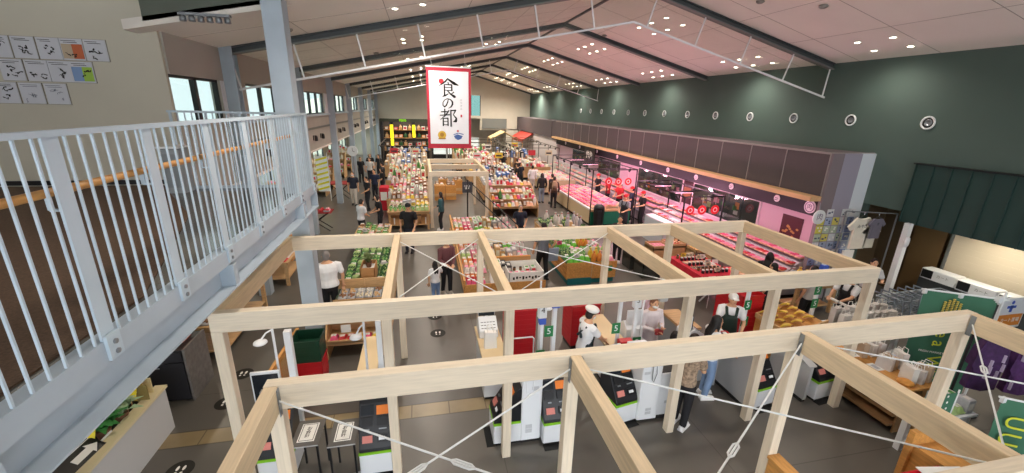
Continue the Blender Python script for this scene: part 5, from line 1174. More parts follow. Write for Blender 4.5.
for k in range(24): m.box(13.33+.004*(k % 2), 13.4, 5.4, 7.55, .75+.08*k, .83+.08*k)
m.build('slats', mat('shutter_cream', 'cfc4ae', .6), o)
for y in (5.37, 7.58): MB().box(13.3, 13.42, y-.03, y+.03, 0, 2.7).build('guide', BEAMG, o)
MB().box(13.31, 13.42, 5.4, 7.55, 0, .76).build('lower_panel', BLACKM, o)
for k, (x, y) in enumerate(((12.9, 7.3), (12.85, 6.5), (12.8, 5.7))):
    o = thing('storage_case', f'white storage case with a black square label, {nth(k)} from the left in the store opening', 'case', (x, y, 0))
    MB().box(x-.12, x+.2, y-.4, y+.38, 0, .9).build('lower_case', DARKST, o); MB().cbox(x-.14, x+.2, y-.39, y+.37, .9, 1.17, b=.02).build('case', WHITE, o); MB().box(x-.148, x-.14, y+.1, y+.34, .93, 1.14).build('black_label', BLACK, o)
    words('カート', .09, 'lettering', GREYM, o, face_M((x-.143, y-.12, 1.04), (0, -1, 0), (0, 0, 1)), .001)
o = thing('white_post', 'white steel post at the left edge of the store opening', 'post', (11.2, 7.25, 0)); MB().box(11.14, 11.26, 7.19, 7.31, 0, 2.52).build('shaft', WHITEM, o); MB().box(11.1, 11.3, 7.15, 7.35, 0, .02).build('base_plate', WHITEM, o)
o = thing('wall_fan', 'small white round fan clipped to the white post', 'fan', (11.0, 7.2, 2.1)); MB().lathe([(.02, 0), (.12, .02), (.13, .05), (.1, .08), (.03, .09)], n=16).xf(Matrix.Translation((11.02, 7.12, 2.12)) @ Matrix.Rotation(PI/2, 4, 'X') @ Matrix.Rotation(.4, 4, 'Y')).build('head', WHITE, o, smooth=True); MB().beam((11.02, 7.1, 2.12), (11.15, 7.22, 2.12), .03, .03).build('clip', WHITE, o)
o = thing('notice_sign', 'white and orange notice with a blue figure at the right edge by the store', 'notice', (10.85, 5, 1.0)); MB().box(10.62, 11.3, 4.98, 5.02, 1.05, 1.68).build('board', WHITE, o)
MB().box(10.66, 11.26, 4.972, 4.98, 1.1, 1.34).build('orange_field', mat('orange_field', 'd8842c', .5), o); m = MB(); m.box(10.86, 10.92, 4.97, 4.978, 1.40, 1.54); m.ell((10.89, 4.974, 1.6), (.04, .004, .04), 10, 6); m.box(10.78, 11.0, 4.97, 4.978, 1.48, 1.53); m.build('blue_figure', BLUE, o)
words('カート置場', .1, 'lettering', PAPER, o, face_M((10.96, 4.97, 1.22), (1, 0, 0), (0, 0, 1)), .001); MB().box(10.93, 10.97, 5.0, 5.04, 0, 1.1).build('stand', BLACKM, o)
o = thing('store_lamp', 'small ceiling lamp inside the store opening', 'ceiling light', (12.4, 6.4, 2.74))
MB().lathe([(.1, -.03), (.12, -.005), (.12, 0)], (12.4, 6.4, 2.74), 14).build('rim', WHITEM, o); MB().lathe([(.09, -.036), (.02, -.04)], (12.4, 6.4, 2.74), 12).build('lens', LENS, o)
light('store_lamp_light', 'SPOT', (12.4, 6.4, 2.62), 130, (1, .88, .7), .1, spot=2.8, blend=.8)
# nested carts
CG = mat('cart_grey', '8a949c', .4, metal=.4)
def cart():
    o = thing('shopping_cart', 'x', 'shopping cart', (0, 0, 0), local=True, group='shopping carts nested in the store opening')
    m = MB()
    for s in (-1, 1):
        m.limb([(.42, s*.2, .1), (-.2, s*.24, .1), (-.32, s*.24, .5), (-.42, s*.24, .98)], .014, 6)
        m.limb([(-.32, s*.24, .5), (.4, s*.2, .62)], .012, 6)
    m.build('frame', CG, o, smooth=True)
    MB().limb([(-.42, -.24, .98), (-.42, .24, .98)], .018, 8).build('handle', mat('cart_handle', '6c7580', .4), o)
    b = MB()
    for k in range(7):
        z = .56+.05*k; f = k/6; x0, x1, w_ = -.3-.02*f, .36+.08*f, .19+.03*f
        P = [(x0, -w_, z), (x1, -w_*.85, z), (x1, w_*.85, z), (x0, w_, z)]
        for p, q in zip(P, P[1:]+P[:1]): b.tube(p, q, .006 if k < 6 else .012, 4)
    for k in range(9):
        y = -.17+.0425*k; b.tube((-.3, y, .56), (.36, y*.85, .56), .003, 4); b.tube((.36, y*.85, .56), (.44, y, .86), .003, 4)
    b.build('basket', CG, o); t = MB()
    for k in range(6): t.tube((-.2+.1*k, -.2, .2), (-.2+.1*k, .2, .2), .005, 4)
    t.build('lower_tray', CG, o)
    for x in (-.2, .38):
        for s in (-1, 1): MB().lathe([(.05, -.012), (.05, .012)], n=12).xf(Matrix.Translation((x, s*.2, .05)) @ Matrix.Rotation(PI/2, 4, 'X')).build('wheel', BLACK, o)
    return o
c0 = cart()
for k in range(6):
    c = c0 if k == 0 else copy_tree(c0)
    c.location = (10.75+.27*k, 6.75+.015*k, 0); c.rotation_euler = (0, 0, math.radians(2))
    c['label'] = f'grey wire shopping cart in the nested row by the store opening, {nth(k)} from the left'
# white counter top (bagging table) with stacked boards below
o = thing('packing_table', 'long tan packing table with paper bags, running away from the nearest frame', 'table', (7.5, 4.9, 0))
MB().box(7.12, 7.8, 3.95, 5.65, .86, .9).build('top', OAK, o, bevel=.005)
for x in (7.74,):
    for y in (4.05, 5.5): MB().box(x-.04, x+.04, y-.04, y+.04, 0, .86).build('leg', BIRCH, o)
for x in (7.66,): MB().box(x-.02, x+.02, 4.0, 5.6, .02, .86).build('back_board', BIRCH, o)
o2 = o
for k in range(4):
    MB().box(7.2+.05*(k % 2), 7.64, 4.08, 5.1, .12+.17*k, .17+.17*k).build('slat_shelf', mat('shelf_brown', '8c6a45', .6, var=.15, scale=5, stretch=(6, 1, 6)), o)
MB().box(7.62, 7.65, 4.05, 5.12, .02, .8).build('dark_back', BLACKM, o)
for y in (4.06, 5.11): MB().box(7.3, 7.64, y-.015, y+.015, 0, .86).build('side_board', mat('shelf_brown', '8c6a45', .6), o)
for k, y in enumerate((4.55, 4.95)):
    o = thing('paper_slip', f'small white price slip lying on the packing table, {("nearer", "farther")[k]} one', 'paper', (7.3, y, .9)); MB().box(7.22, 7.36, y-.1, y+.1, .902, .906).build('sheet', PAPER, o); MB().box(7.25, 7.33, y-.06, y+.06, .906, .907).build('print', gm('grey'), o)
r = random.Random(12)
def carrier(x, y, z, w_, h, d, rz, label, col='white'):
    o = thing('paper_bag', label, 'bag', (x, y, z), rz, local=True, group='white paper bags on the packing tables')
    MB().prism([(-w_/2, 0), (w_/2, 0), (w_*.46, h), (w_*.02, h*.96), (-w_*.47, h*1.02)], 'y', -d/2, d/2).build('sack', mat('bag_'+col, {'white': 'dedad4', 'brown': 'b39c82', 'grey': 'c4bdb8'}[col], .75, var=.06, scale=8), o)
    for s in (-1, 1): MB().limb([(-w_*.25, s*d*.45, h), (-w_*.2, s*d*.5, h+.07), (w_*.2, s*d*.5, h+.07), (w_*.25, s*d*.45, h)], .005, 5).build('handle', PAPER, o)
k = 0
for j in range(4):
    for i in range(3):
        y = 4.15+.36*j; x = 7.42+.14*i
        if x > 7.72: continue
        carrier(x+r.uniform(-.02, .02), y+r.uniform(-.04, .04), .9, .22, .2+.1*r.random(), .09, PI/2+r.uniform(-.3, .3), f'white paper bag on the packing table, {nth(j)} from near end, {nth(i)} from aisle', ('white', 'grey', 'brown')[(i+j) % 3]); k += 1
o = thing('round_bread', 'golden brown round loaf at the near end of the packing table', 'bread', (7.3, 4.1, .9)); MB().lathe([(.02, 0), (.1, .01), (.11, .04), (.06, .07), (.01, .075)], (7.3, 4.1, .902), 14).build('loaf', mat('crust', 'c98a3c', .6, var=.2, scale=10), o, smooth=True)
o = thing('blue_box', 'small pale blue box standing at the packing table edge', 'box', (7.7, 4.75, .9)); MB().cbox(7.62, 7.78, 4.5, 4.6, .9, 1.08, b=.006).build('carton', mat('sky_blue', '9db6d8', .5), o)
# banana table and bag stack
o = thing('banana_stand', 'slanted orange wooden stand with bananas beside the third red baskets', 'display stand', (7.4, 6.25, 0)); MB().prism([(6.95, .05), (7.75, .05), (7.75, .95), (6.95, .72)], 'y', 5.86, 6.75).build('body', OAK, o)
for y in (5.85, 6.73): MB().prism([(6.93, .7), (7.77, .94), (7.77, 1.03), (6.93, .79)], 'y', y, y+.03).build('rim', BIRCH, o)
MB().prism([(6.92, .7), (6.95, .7), (6.95, .8), (6.92, .8)], 'y', 5.86, 6.75).build('front_rim', BIRCH, o)
def bananas(x, y, z, rz, label):
    o = thing('banana_bunch', label, 'bananas', (x, y, z), rz, local=True, group='banana bunches on the orange stand')
    for k in range(4):
        a = (k-1.5)*.32; d = V3((math.sin(a), math.cos(a), 0)); n = V3((0, 0, 1))
        MB().limb([d*.01+n*.09, d*.05+n*.1, d*.11+n*.08, d*.16+n*.035, d*.18+n*.015], [.009, .018, .021, .018, .008], 8).build('banana', mat('banana_yellow', 'e0bd4a', .5, var=.12, scale=9), o, smooth=True)
    MB().limb([(0, 0, .09), (0, -.03, .11)], .012, 6).build('stalk', gm('brown'), o)
for j in range(4):
    for i in range(3):
        x = 7.1+.24*i; y = 6.02+.19*j; bananas(x, y, .735+.29*(x-6.95), r.uniform(-.5, .5), f'bunch of bananas on the orange stand, {nth(j)} row back, {nth(i)} from left')
d_table('white packing table behind the banana stand with a pile of paper bags', 7.95, 9.3, 5.5, 6.15, .85, WHITE, name='packing_table')
for j in range(3):
    for i in range(7): carrier(8.05+.19*i, 5.58+.2*j, .85, .2, .26+.05*r.random()+.04*j, .1, r.uniform(-.25, .25), f'pale paper bag on the white packing table, {nth(j)} row, {nth(i)} from left', ('grey', 'white', 'grey')[(i+j) % 3])
# banners
BG = mat('banner_green', '3f7259', .8, var=.05, scale=3); YG = mat('banner_lettering', 'd3dc3a', .7)
def banner(label, p, q, z0, z1, letters, cob, hs, off):
    p, q = V3(p), V3(q); d = (q-p).normalized(); L = (q-p).length; n = V3((d.y, -d.x, 0))
    o = thing('fabric_banner', label, 'banner', (p.x, p.y, 0))
    m = MB(); N, K = 14, 10; vs = []
    for k in range(K+1):
        for i in range(N+1):
            wv = .012*math.sin(i*1.3+k*.5)+.008*math.sin(k*1.7)
            pt = p+d*(L*i/N)+n*wv; vs.append((pt.x, pt.y, z0+(z1-z0)*k/K))
    b = [(x-n.x*.004, y-n.y*.004, z) for x, y, z in vs]
    m.add(vs+b, [(k*(N+1)+i, k*(N+1)+i+1, (k+1)*(N+1)+i+1, (k+1)*(N+1)+i) for k in range(K) for i in range(N)]+[((K+1)*(N+1)+k*(N+1)+i, (K+1)*(N+1)+(k+1)*(N+1)+i, (K+1)*(N+1)+(k+1)*(N+1)+i+1, (K+1)*(N+1)+k*(N+1)+i+1) for k in range(K) for i in range(N)])
    m.build('cloth', BG, o, smooth=True)
    MB().tube(p-d*.05+V3((0, 0, z1+.02)), q+d*.12+V3((0, 0, z1+.02)), .015, 8).build('cross_pole', WHITEM, o)
    MB().tube(q+d*.05, q+d*.05+V3((0, 0, z1+.15)), .018, 8).build('pole', WHITEM, o); MB().box(q.x-.1, q.x+.2, q.y-.2, q.y+.1, 0, .06).build('foot', BLACK, o)
    for f in (0, .5, 1): c = p+d*L*f; MB().box(c.x-.03, c.x+.03, c.y-.02, c.y+.02, z1-.05, z1+.03).build('loop', WHITEM, o)
    MB().box(q.x-.06, q.x+.12, q.y-.03, q.y+.03, z1-.02, z1+.06).build('clip', WHITEM, o)
    c = p+d*L*off+n*.028
    for ch, z in letters: words(ch, hs, 'lettering', YG, o, face_M((c.x, c.y, z), (0, 0, -1), tuple(d)), .001)
    if cob:
        m = MB(); r = random.Random(2)
        for i in range(5):
            for k in range(9-abs(i-2)): cc = c+d*(.05*(i-2)); m.ell((cc.x, cc.y, z1-.34+.032*k), (.02, .02, .014), 6, 4)
        m.build('corn_picture', mat('corn_yellow', 'cdb95a', .7), o)
        words('FRESH MARKET', .05, 'small_lettering', PAPER, o, face_M((p+d*L*.36+n*.03).to_tuple()[:2]+(1.07,), tuple(d), (0, 0, 1)), .001)
    return o
banner('green banner with corn picture and yellow letters behind the right post', (8.15, 4.75, 0), (8.95, 4.25, 0), .08, 2.15, [('O', 1.72), ('e', 1.42), ('a', 1.24), ('W', .88), ('U', .65), ('U', .43), ('V', .22)], True, .26, .42)
banner('green banner with yellow letters at the right edge below the purple coats', (7.32, 3.08, 0), (8.05, 2.55, 0), .5, 1.42, [('U', 1.12), ('U', .86), ('L', .6)], False, .3, .2)
# purple festival coats on a rail
o = thing('clothes_rail', 'black rail carrying the purple coats behind the right post', 'rail', (8.0, 3.7, 0)); MB().tube((7.72, 3.78, 2.02), (9.1, 3.22, 2.02), .015, 8).build('rail', BLACKM, o)
for x, y in ((7.72, 3.78), (9.1, 3.22)): MB().tube((x, y, 0), (x, y, 2.02), .018, 8).build('upright', BLACKM, o)
PU = ['3b1c4a', '4a2459', '2c1838', '553060', '352a48']
for k in range(3):
    f = (.2, .52, .84)[k]; c = V3((7.72, 3.78, 0)).lerp(V3((9.1, 3.22, 0)), f); d = V3((.926, -.376, 0)); n = V3((-.376, -.926, 0))
    o = thing('festival_coat', f'purple patterned festival coat on the black rail, {nth(k)} from left', 'coat', (c.x, c.y, 1.1)); m = MB(); r = random.Random(k)
    def P(u, v, w_): q = c+d*u+n*w_; return (q.x, q.y, v)
    for s in (-1, 1):
        W_ = [(-.0, 1.95), (s*.12, 1.93), (s*.2, 1.74), (s*.225, 1.45), (s*.17, 1.42), (s*.16, 1.6), (s*.2, 1.08), (0, 1.05)]
        A = [P(u, v, .05+.02*math.sin(v*20+u*9)) for u, v in W_]; B = [P(u, v, -.05+.02*math.sin(v*20)) for u, v in W_]; N = len(W_)
        m.add(A+B, [tuple(range(N)), tuple(range(2*N-1, N-1, -1))]+[(i, (i+1) % N, N+(i+1) % N, N+i) for i in range(N)])
    m.build('cloth', mat('coat_'+PU[k], PU[k], .8, var=.35, scale=14), o)
    t = MB()
    for j in range(6):
        u = r.uniform(-.18, .18); v = r.uniform(1.12, 1.7); q = c+d*u+n*.075; t.beam((q.x, q.y, v), (q.x+d.x*.0, q.y, v+.12), .02, .03)
    t.build('white_pattern', mat('coat_pattern', 'b9a9c4', .8), o)
    MB().limb([P(-.15, 1.93, 0), P(0, 1.98, 0), P(.15, 1.93, 0)], .008, 5).build('hanger', BLACK, o); MB().tube(P(0, 1.97, 0), P(0, 2.03, 0), .004, 5).build('hook', CHROME, o)
o = thing('blue_tag', 'blue and white tag pinned to the purple coats', 'tag', (8.3, 3.45, 1.75)); MB().box(8.2, 8.42, 3.37, 3.38, 1.66, 1.76).build('card', PAPER, o); MB().box(8.21, 8.41, 3.362, 3.37, 1.68, 1.74).build('blue_field', BLUE, o)
# display table under the coats
d_table('low display table of boxed sweets between the right post and green banner', 6.95, 7.75, 3.42, 3.85, .82, WHITE)
lay('on the display table of boxed sweets', 7.0, 7.7, 3.46, 3.82, .82, 5, 2, [[('pack', 'pale green'), ('pack', 'pale green'), ('box', 'grey')], [('pack', 'pale green'), ('box', 'grey'), ('box', 'white')]], seed=91, s=1.1, tall=1.4)
o = thing('green_stand_banner', 'small green stand banner with white dots on the display table corner', 'banner', (6.98, 3.5, .82)); MB().box(6.9, 7.1, 3.40, 3.41, .8, 1.3).build('cloth', BG, o); MB().tube((7.12, 3.405, .4), (7.12, 3.405, 1.34), .01, 6).build('pole', WHITEM, o)
m = MB()
for k in range(4): m.ell((6.94+.02*k, 3.398, 1.26-.1*k), (.018, .004, .02), 8, 4)
m.build('white_dots', PAPER, o)
# wooden stand, red tray with paper at the bottom right
o = thing('wooden_stand', 'orange brown wooden stand at the bottom right by the right post', 'display stand', (6.5, 2.9, 0)); MB().box(6.2, 6.98, 2.3, 3.22, 0, .78).build('body', OAK, o); MB().box(6.15, 7.02, 3.17, 3.24, .0, .98).build('back_board', OAK, o); MB().box(6.94, 7.0, 2.3, 3.2, .7, .98).build('side_board', OAK, o)
o = thing('red_tray', 'red tray at the bottom right edge of the picture', 'tray', (5.9, 2.75, .0)); MB().box(5.4, 6.1, 2.25, 2.8, 0, .7).build('support', OAK, o)
m = MB(); m.box(5.33, 6.13, 2.23, 2.85, .7, .72)
for a in ((5.33, 5.35, 2.23, 2.85), (6.11, 6.13, 2.23, 2.85), (5.33, 6.13, 2.23, 2.25), (5.33, 6.13, 2.83, 2.85)): m.box(*a, .7, .79)
m.build('tray', RED, o)
o = tag(MB().prism([(5.7, 2.4), (6.3, 2.32), (6.36, 2.78), (5.8, 2.88)], 'z', .79, .798).build('paper_sheet', PAPER), 'white sheet of paper lying over the red tray', 'paper')
o = thing('small_black_sign', 'small black sign standing on the wooden stand at the bottom right', 'sign', (6.75, 2.55, .78)); MB().prism([(2.5, .78), (2.56, .78), (2.54, .95), (2.52, .95)], 'x', 6.62, 6.88).build('board', BLACK, o); MB().box(6.66, 6.84, 2.5, 2.505, .84, .9).build('print', gm('grey'), o)
o = thing('wooden_partition', 'orange wooden partition board at the foot of the third near post', 'board', (4.05, 2.7, 0)); MB().box(3.99, 4.12, 2.2, 3.25, 0, .9).build('board', OAK, o); MB().box(3.97, 4.14, 2.18, 3.26, .9, .94).build('cap', OAK, o, bevel=.006)
# posters and hung shirts on the stall end
r = random.Random(4); k = 0
for j in range(7):
    for i in range(5):
        x = 10.16+.235*i; z = 1.12+.225*j
        if j == 6 and i not in (1, 3, 4): continue
        c = ('a3b0cc', '7f8fb8', 'd3d7dd', 'd9cf6b', 'dde1e5', 'b3c2ad')[r.randrange(6)] if not (i == 0 and j > 3) else 'd6cf58'
        if j == 6: c = 'd3d6da'
        o = thing('paper_poster', f'small {"white" if j == 6 else "yellow" if c in ("d6cf58", "d9cf6b") else "blue" if c in ("a3b0cc", "7f8fb8") else "pale"} poster on the stall end wall, {nth(6-j)} row from top, {nth(i)} from left', 'poster', (x, 8.54, z), group='posters on the stall end wall')
        MB().box(x-.1, x+.1, 8.535, 8.55, z-.1, z+.1).build('sheet', mat('poster_'+c, c, .7), o)
        m = MB()
        for q in range(3): a = x-.07+.12*r.random(); b = z-.07+.12*r.random(); m.box(a-.015, a+.035, 8.531, 8.535, b-.01, b+.03)
        m.build('print', mat('poster_ink', '4b5672', .7) if r.random() < .6 else PAPER, o); k += 1
def shirt(label, x, y, z, s, col, text=None):
    o = thing('hung_shirt', label, 'shirt', (x, y, z)); P_ = [(-.16, 0), (-.36, -.2), (-.27, -.3), (-.2, -.23), (-.2, -.72), (.2, -.72), (.2, -.23), (.27, -.3), (.36, -.2), (.16, 0), (.07, -.03), (-.07, -.03)]
    MB().prism([(x+a*s, z+b*s) for a, b in P_], 'y', y-.03, y+.03).build('cloth', mat('shirt_'+col, col, .85, var=.04, scale=8), o, bevel=.012)
    if text: words(text, .09*s, 'lettering', INK, o, face_M((x, y-.033, z-.2*s), (1, 0, 0), (0, 0, 1)), .001)
    MB().limb([(x-.15*s, y, z), (x, y, z+.05), (x+.15*s, y, z)], .008, 5).build('hanger', BLACK, o); MB().tube((x, y, z+.04), (x, y, z+.13), .005, 5).build('hook', CHROME, o)
o = thing('clothes_rail', 'grey rail with hung shirts at the corner by the store opening', 'rail', (10.9, 8.1, 0)); MB().tube((10.4, 8.15, 2.62), (11.5, 7.75, 2.62), .014, 8).build('rail', GREYM, o)
for x, y in ((10.4, 8.15), (11.5, 7.75)): MB().tube((x, y, 0), (x, y, 2.62), .018, 8).build('upright', GREYM, o)
shirt('cream t-shirt with small black lettering hung near the store opening', 10.78, 7.98, 2.49, 1.15, 'e6e0d0', 'みやぎ'); shirt('grey t-shirt hung right of the cream one', 11.06, 7.84, 2.49, .72, '6d6a78', '宮'); shirt('pale t-shirt hung lowest, behind the grey one on the rail', 11.12, 7.98, 2.28, .85, 'c9c6b8')
o = thing('white_board', 'white notice board standing below the hung shirts', 'sign', (10.7, 8.05, 0)); MB().box(10.5, 10.85, 8.03, 8.06, 1.1, 1.6).build('board', PAPER, o); MB().box(10.65, 10.7, 8.05, 8.08, 0, 1.2).build('stand', GREYM, o)
d_table('counter of toys and sweets under the posters at the stall end', 9.0, 10.3, 7.7, 8.4, .85, name='toy_counter')
lay('on the toy counter', 9.05, 10.25, 7.75, 8.35, .85, 6, 3, [('bag', 'red'), ('bag', 'yellow'), ('pack', 'white'), ('bag', 'grey'), ('pack', 'black'), ('bag', 'hot pink')], seed=95, s=1.3)
# ================================================================ LEFT SIDE UNDER THE GALLERY
d_table('wooden table of packed produce under the gallery beside the black cabinet', -4.75, -3.85, 8.0, 10.4, .78)
lay('on the table under the gallery', -4.7, -3.9, 8.05, 10.35, .78, 4, 9, [('punnet', 'brown'), ('pack', 'orange'), ('pack', 'white'), ('punnet', 'tan'), ('pack', 'pale green'), ('pack', 'yellow')], seed=96, s=1.15)
d_table('second wooden produce table under the gallery, with slanting legs', -4.7, -3.7, 11.6, 13.2, .7)
lay('on the second table under the gallery', -4.65, -3.75, 11.65, 13.15, .7, 4, 5, [('punnet', 'orange'), ('pack', 'white'), ('punnet', 'brown'), ('pack', 'red')], seed=97, s=1.2)
o = thing('folding_table', 'red topped folding table with crossed legs by the left columns', 'table', (-4.2, 17.3, 0)); MB().box(-4.9, -3.6, 16.95, 17.6, .74, .78).build('top', mat('red_top', '9c2b2b', .6), o)
for y in (17.05, 17.5):
    for s in (-1, 1): MB().beam((-4.2-s*.5, y, .74), (-4.2+s*.5, y, 0), .03, .03).build('leg', BLACKM, o)
lay('on the red folding table', -4.85, -3.65, 17.0, 17.55, .78, 5, 3, [('fruit', 'red'), ('punnet', 'red'), ('pack', 'pink'), ('fruit', 'red')], seed=98, s=1.3)
o = thing('folding_table', 'second red folding table farther along the left columns', 'table', (-4.3, 23.6, 0)); MB().box(-4.9, -3.8, 23.1, 24.1, .78, .82).build('top', mat('red_top', '9c2b2b', .6), o)
for y in (23.2, 24.0):
    for s in (-1, 1): MB().beam((-4.35-s*.45, y, .78), (-4.35+s*.45, y, 0), .03, .03).build('leg', BLACKM, o)
for k, (y, c) in enumerate(((14.0, 'brown'), (15.2, 'tan'))):
    o = thing('wooden_crate', f'wooden crate on the floor by the left columns, {("nearer", "farther")[k]} one', 'crate', (-4.5, y, 0)); MB().cbox(-4.9, -4.2, y-.35, y+.35, 0, .5, b=.01).build('body', OAK, o); MB().box(-4.92, -4.18, y-.37, y-.35, .3, .5).build('front_board', BIRCH, o)
    lay(f'in the {("nearer", "farther")[k]} crate by the left columns', -4.85, -4.25, y-.3, y+.3, .5, 3, 2, [('pack', c), ('bag', 'white'), ('pack', 'white')], seed=99+k, s=1.4)
for k, y in enumerate((18.5, 20.2, 24.5, 26.5, 30.5, 33.5)):
    d_rack(f'side shelf of packets against the left windows, {nth(k)} from the camera', -6.4, -5.2, y-.6, y+.6, [.4, .8, 1.2, 1.6], name='side_shelf')
    for j, z in enumerate((.4, .8, 1.2, 1.6)): lay(f'on the {nth(k)} side shelf, level {("one", "two", "three", "four")[j]}', -6.3, -5.3, y-.58+.3*j, y-.3+.3*j, z, 5, 1, [('pack', 'pink'), ('pack', 'white'), ('bag', 'cream'), ('box', 'white'), ('pack', 'red')], seed=110+k*4+j, s=1.4, tall=1.4)
o = thing('striped_flag', 'yellow and white striped flag standing by the left windows', 'flag', (-5.0, 22.8, 0)); MB().box(-5.3, -4.75, 22.8, 22.81, .5, 2.3).build('cloth', PAPER, o); MB().tube((-4.73, 22.8, 0), (-4.73, 22.8, 2.5), .02, 6).build('pole', WHITEM, o); m = MB()
for k in range(7): m.prism([(-5.3, .55+.25*k), (-4.75, .7+.25*k), (-4.75, .8+.25*k), (-5.3, .65+.25*k)], 'y', 22.79, 22.8)
m.build('stripes', YELLOW, o)
o = thing('round_clock', 'white round clock on a pole in the left aisle', 'clock', (-3.95, 26, 0)); MB().lathe([(.3, 0), (.3, .04), (.28, .05)], n=22).xf(Matrix.Translation((-3.95, 25.96, 2.25)) @ Matrix.Rotation(PI/2, 4, 'X')).build('face', WHITEM, o); MB().tube((-3.95, 26, 0), (-3.95, 26, 2.1), .03, 8).build('pole', GREYM, o); m = MB(); m.beam((-3.95, 25.905, 2.25), (-3.95, 25.905, 2.43), .02, .02); m.beam((-3.95, 25.905, 2.25), (-3.83, 25.905, 2.2), .02, .02); m.build('hands', INK, o)
# ================================================================ FAR END
LITY = mat('lit_yellow', 'f0e020', .5, emit=1.2)
o = thing('dark_stall', 'black framed stall with lit yellow signs against the far wall', 'stall', (-1.0, 39, 0))
for x in (-3.3, -2.45, -.6, .9): MB().box(x-.14, x+.14, 38.1, 38.35, 0, 3.7).build('pillar', BLACK, o)
MB().box(-3.4, 1.0, 38.0, 38.4, 3.5, 3.75).build('lintel', mat('stall_lintel', '2e3324', .6), o); MB().box(-3.4, 1.0, 40.6, 40.7, 0, 3.6).build('back', mat('stall_back', '3d3630', .8), o)
MB().box(-3.4, 1.0, 38.4, 38.9, 0, 1.0).build('counter', BLACKM, o)
MB().box(-2.58, -2.32, 38.05, 38.1, 1.5, 3.25).build('yellow_sign', LITY, o); MB().box(-.72, -.48, 38.05, 38.1, 2.2, 3.25).build('yellow_sign', LITY, o); MB().box(-1.8, -1.2, 38.02, 38.0, 3.52, 3.72).build('green_sign', mat('lit_green', '9be03a', .5, emit=.8), o)
for z in (1.3, 2.0, 2.7): MB().box(-3.3, .9, 40.25, 40.6, z-.03, z).build('shelf', OAK, o)
for k, z in enumerate((1.3, 2.0, 2.7)): lay(f'on the {("lower", "middle", "upper")[k]} shelf, dark stall', -3.25, .85, 40.27, 40.58, z, 10, 1, [('box', 'brown'), ('bag', 'tan'), ('box', 'orange'), ('box', 'white'), ('box', 'red'), ('bag', 'dark green')], seed=160+k, s=2.2)
lay('on the dark stall counter', -3.3, .9, 38.42, 38.85, 1.0, 12, 1, [('box', 'blue'), ('bag', 'white'), ('bag', 'tan'), ('box', 'white')], seed=150, s=2)
o = thing('gable_tent', 'cream gabled tent roof on posts at the far right', 'tent', (7.6, 39.8, 0)); MB().prism([(6.3, 2.1), (7.6, 2.75), (8.9, 2.1), (8.9, 2.05), (7.6, 2.68), (6.3, 2.05)], 'y', 38.8, 41).build('roof', mat('tent_cream', 'd9b983', .7), o)
for x in (6.35, 8.85):
    for y in (38.9, 40.9): MB().tube((x, y, 0), (x, y, 2.1), .05, 6).build('post', BIRCH, o)
o = thing('red_awning', 'red awning over the farthest stall on the right', 'awning', (9.9, 40, 2)); MB().prism([(9.2, 2.1), (10.25, 2.7), (10.25, 2.62), (9.2, 2.0)], 'y', 38.2, 43).build('cloth', mat('awning_red', 'a83226', .7), o); MB().box(9.18, 9.22, 38.2, 43, 1.8, 2.06).build('valance', mat('awning_red', 'a83226', .7), o)
for y in (38.3, 42.9): MB().tube((9.2, y, 0), (9.2, y, 1.95), .04, 6).build('post', BIRCH, o)
for k, (x0, x1, y0, y1) in enumerate(((2.8, 5.6, 26.4, 31.4), (6.6, 9.2, 28, 33), (2.4, 5.8, 32.2, 37.8), (6.4, 9.4, 34, 37.6), (-2.6, .5, 29, 35.2))):
    o = gantry(f'pale lamp frame over the far islands, {nth(k)} of five', x0-.15, x1+.15, y0-.1, y1+.1, 2.3, 3, 4); o.name = 'lamp_frame'
    for c in o.children:
        if c.name.split('.')[0] != 'spot_head': c.data.materials[0] = mat('frame_tan', '5d564b', .6)
for k, (x, y) in enumerate(((3.4, 26.3), (4.8, 26.3), (7.4, 27.9), (8.6, 27.9), (3.6, 32.1), (5.0, 32.1), (7.5, 33.9), (-1.8, 28.9), (-.4, 28.9))):
    o = thing('hanging_card', f'small coloured card hanging from the far lamp frames, {nth(k)} of nine', 'sign', (x, y, 1.8)); MB().box(x-.25, x+.25, y-.01, y+.01, 1.8, 2.15).build('card', gm(('white', 'yellow', 'red', 'cream', 'white')[k % 5]), o); MB().tube((x, y, 2.15), (x, y, 2.29), .006, 4).build('string', PAPER, o); MB().box(x-.18, x+.18, y-.014, y-.01, 1.9, 2.0).build('print', gm('black' if k % 2 else 'red'), o)
for k, x in enumerate((1.6, 3.2, 4.8)):
    o = thing('chilled_cabinet', f'lit white chilled cabinet at the far end of the hall, {nth(k)} from left', 'fridge', (x, 41.5, 0))
    MB().box(x-.75, x+.75, 41.7, 42.2, 0, 2.0).build('body', WHITEM, o); MB().box(x-.7, x+.7, 41.66, 41.7, .4, 1.85).build('lit_back', mat('fridge_light', 'e9f0ea', .5, emit=.7), o)
    for z in (.4, .8, 1.2, 1.6): MB().box(x-.7, x+.7, 41.3, 41.68, z, z+.03).build('shelf', WHITEM, o)
    for sx in (-.74, .72): MB().box(x+sx, x+sx+.03, 41.3, 41.7, 0, 2.0).build('side', WHITEM, o)
    MB().box(x-.75, x+.75, 41.3, 41.7, 1.98, 2.05).build('top', WHITEM, o); MB().box(x-.72, x+.72, 41.3, 41.7, 0, .36).build('base', BLACKM, o)
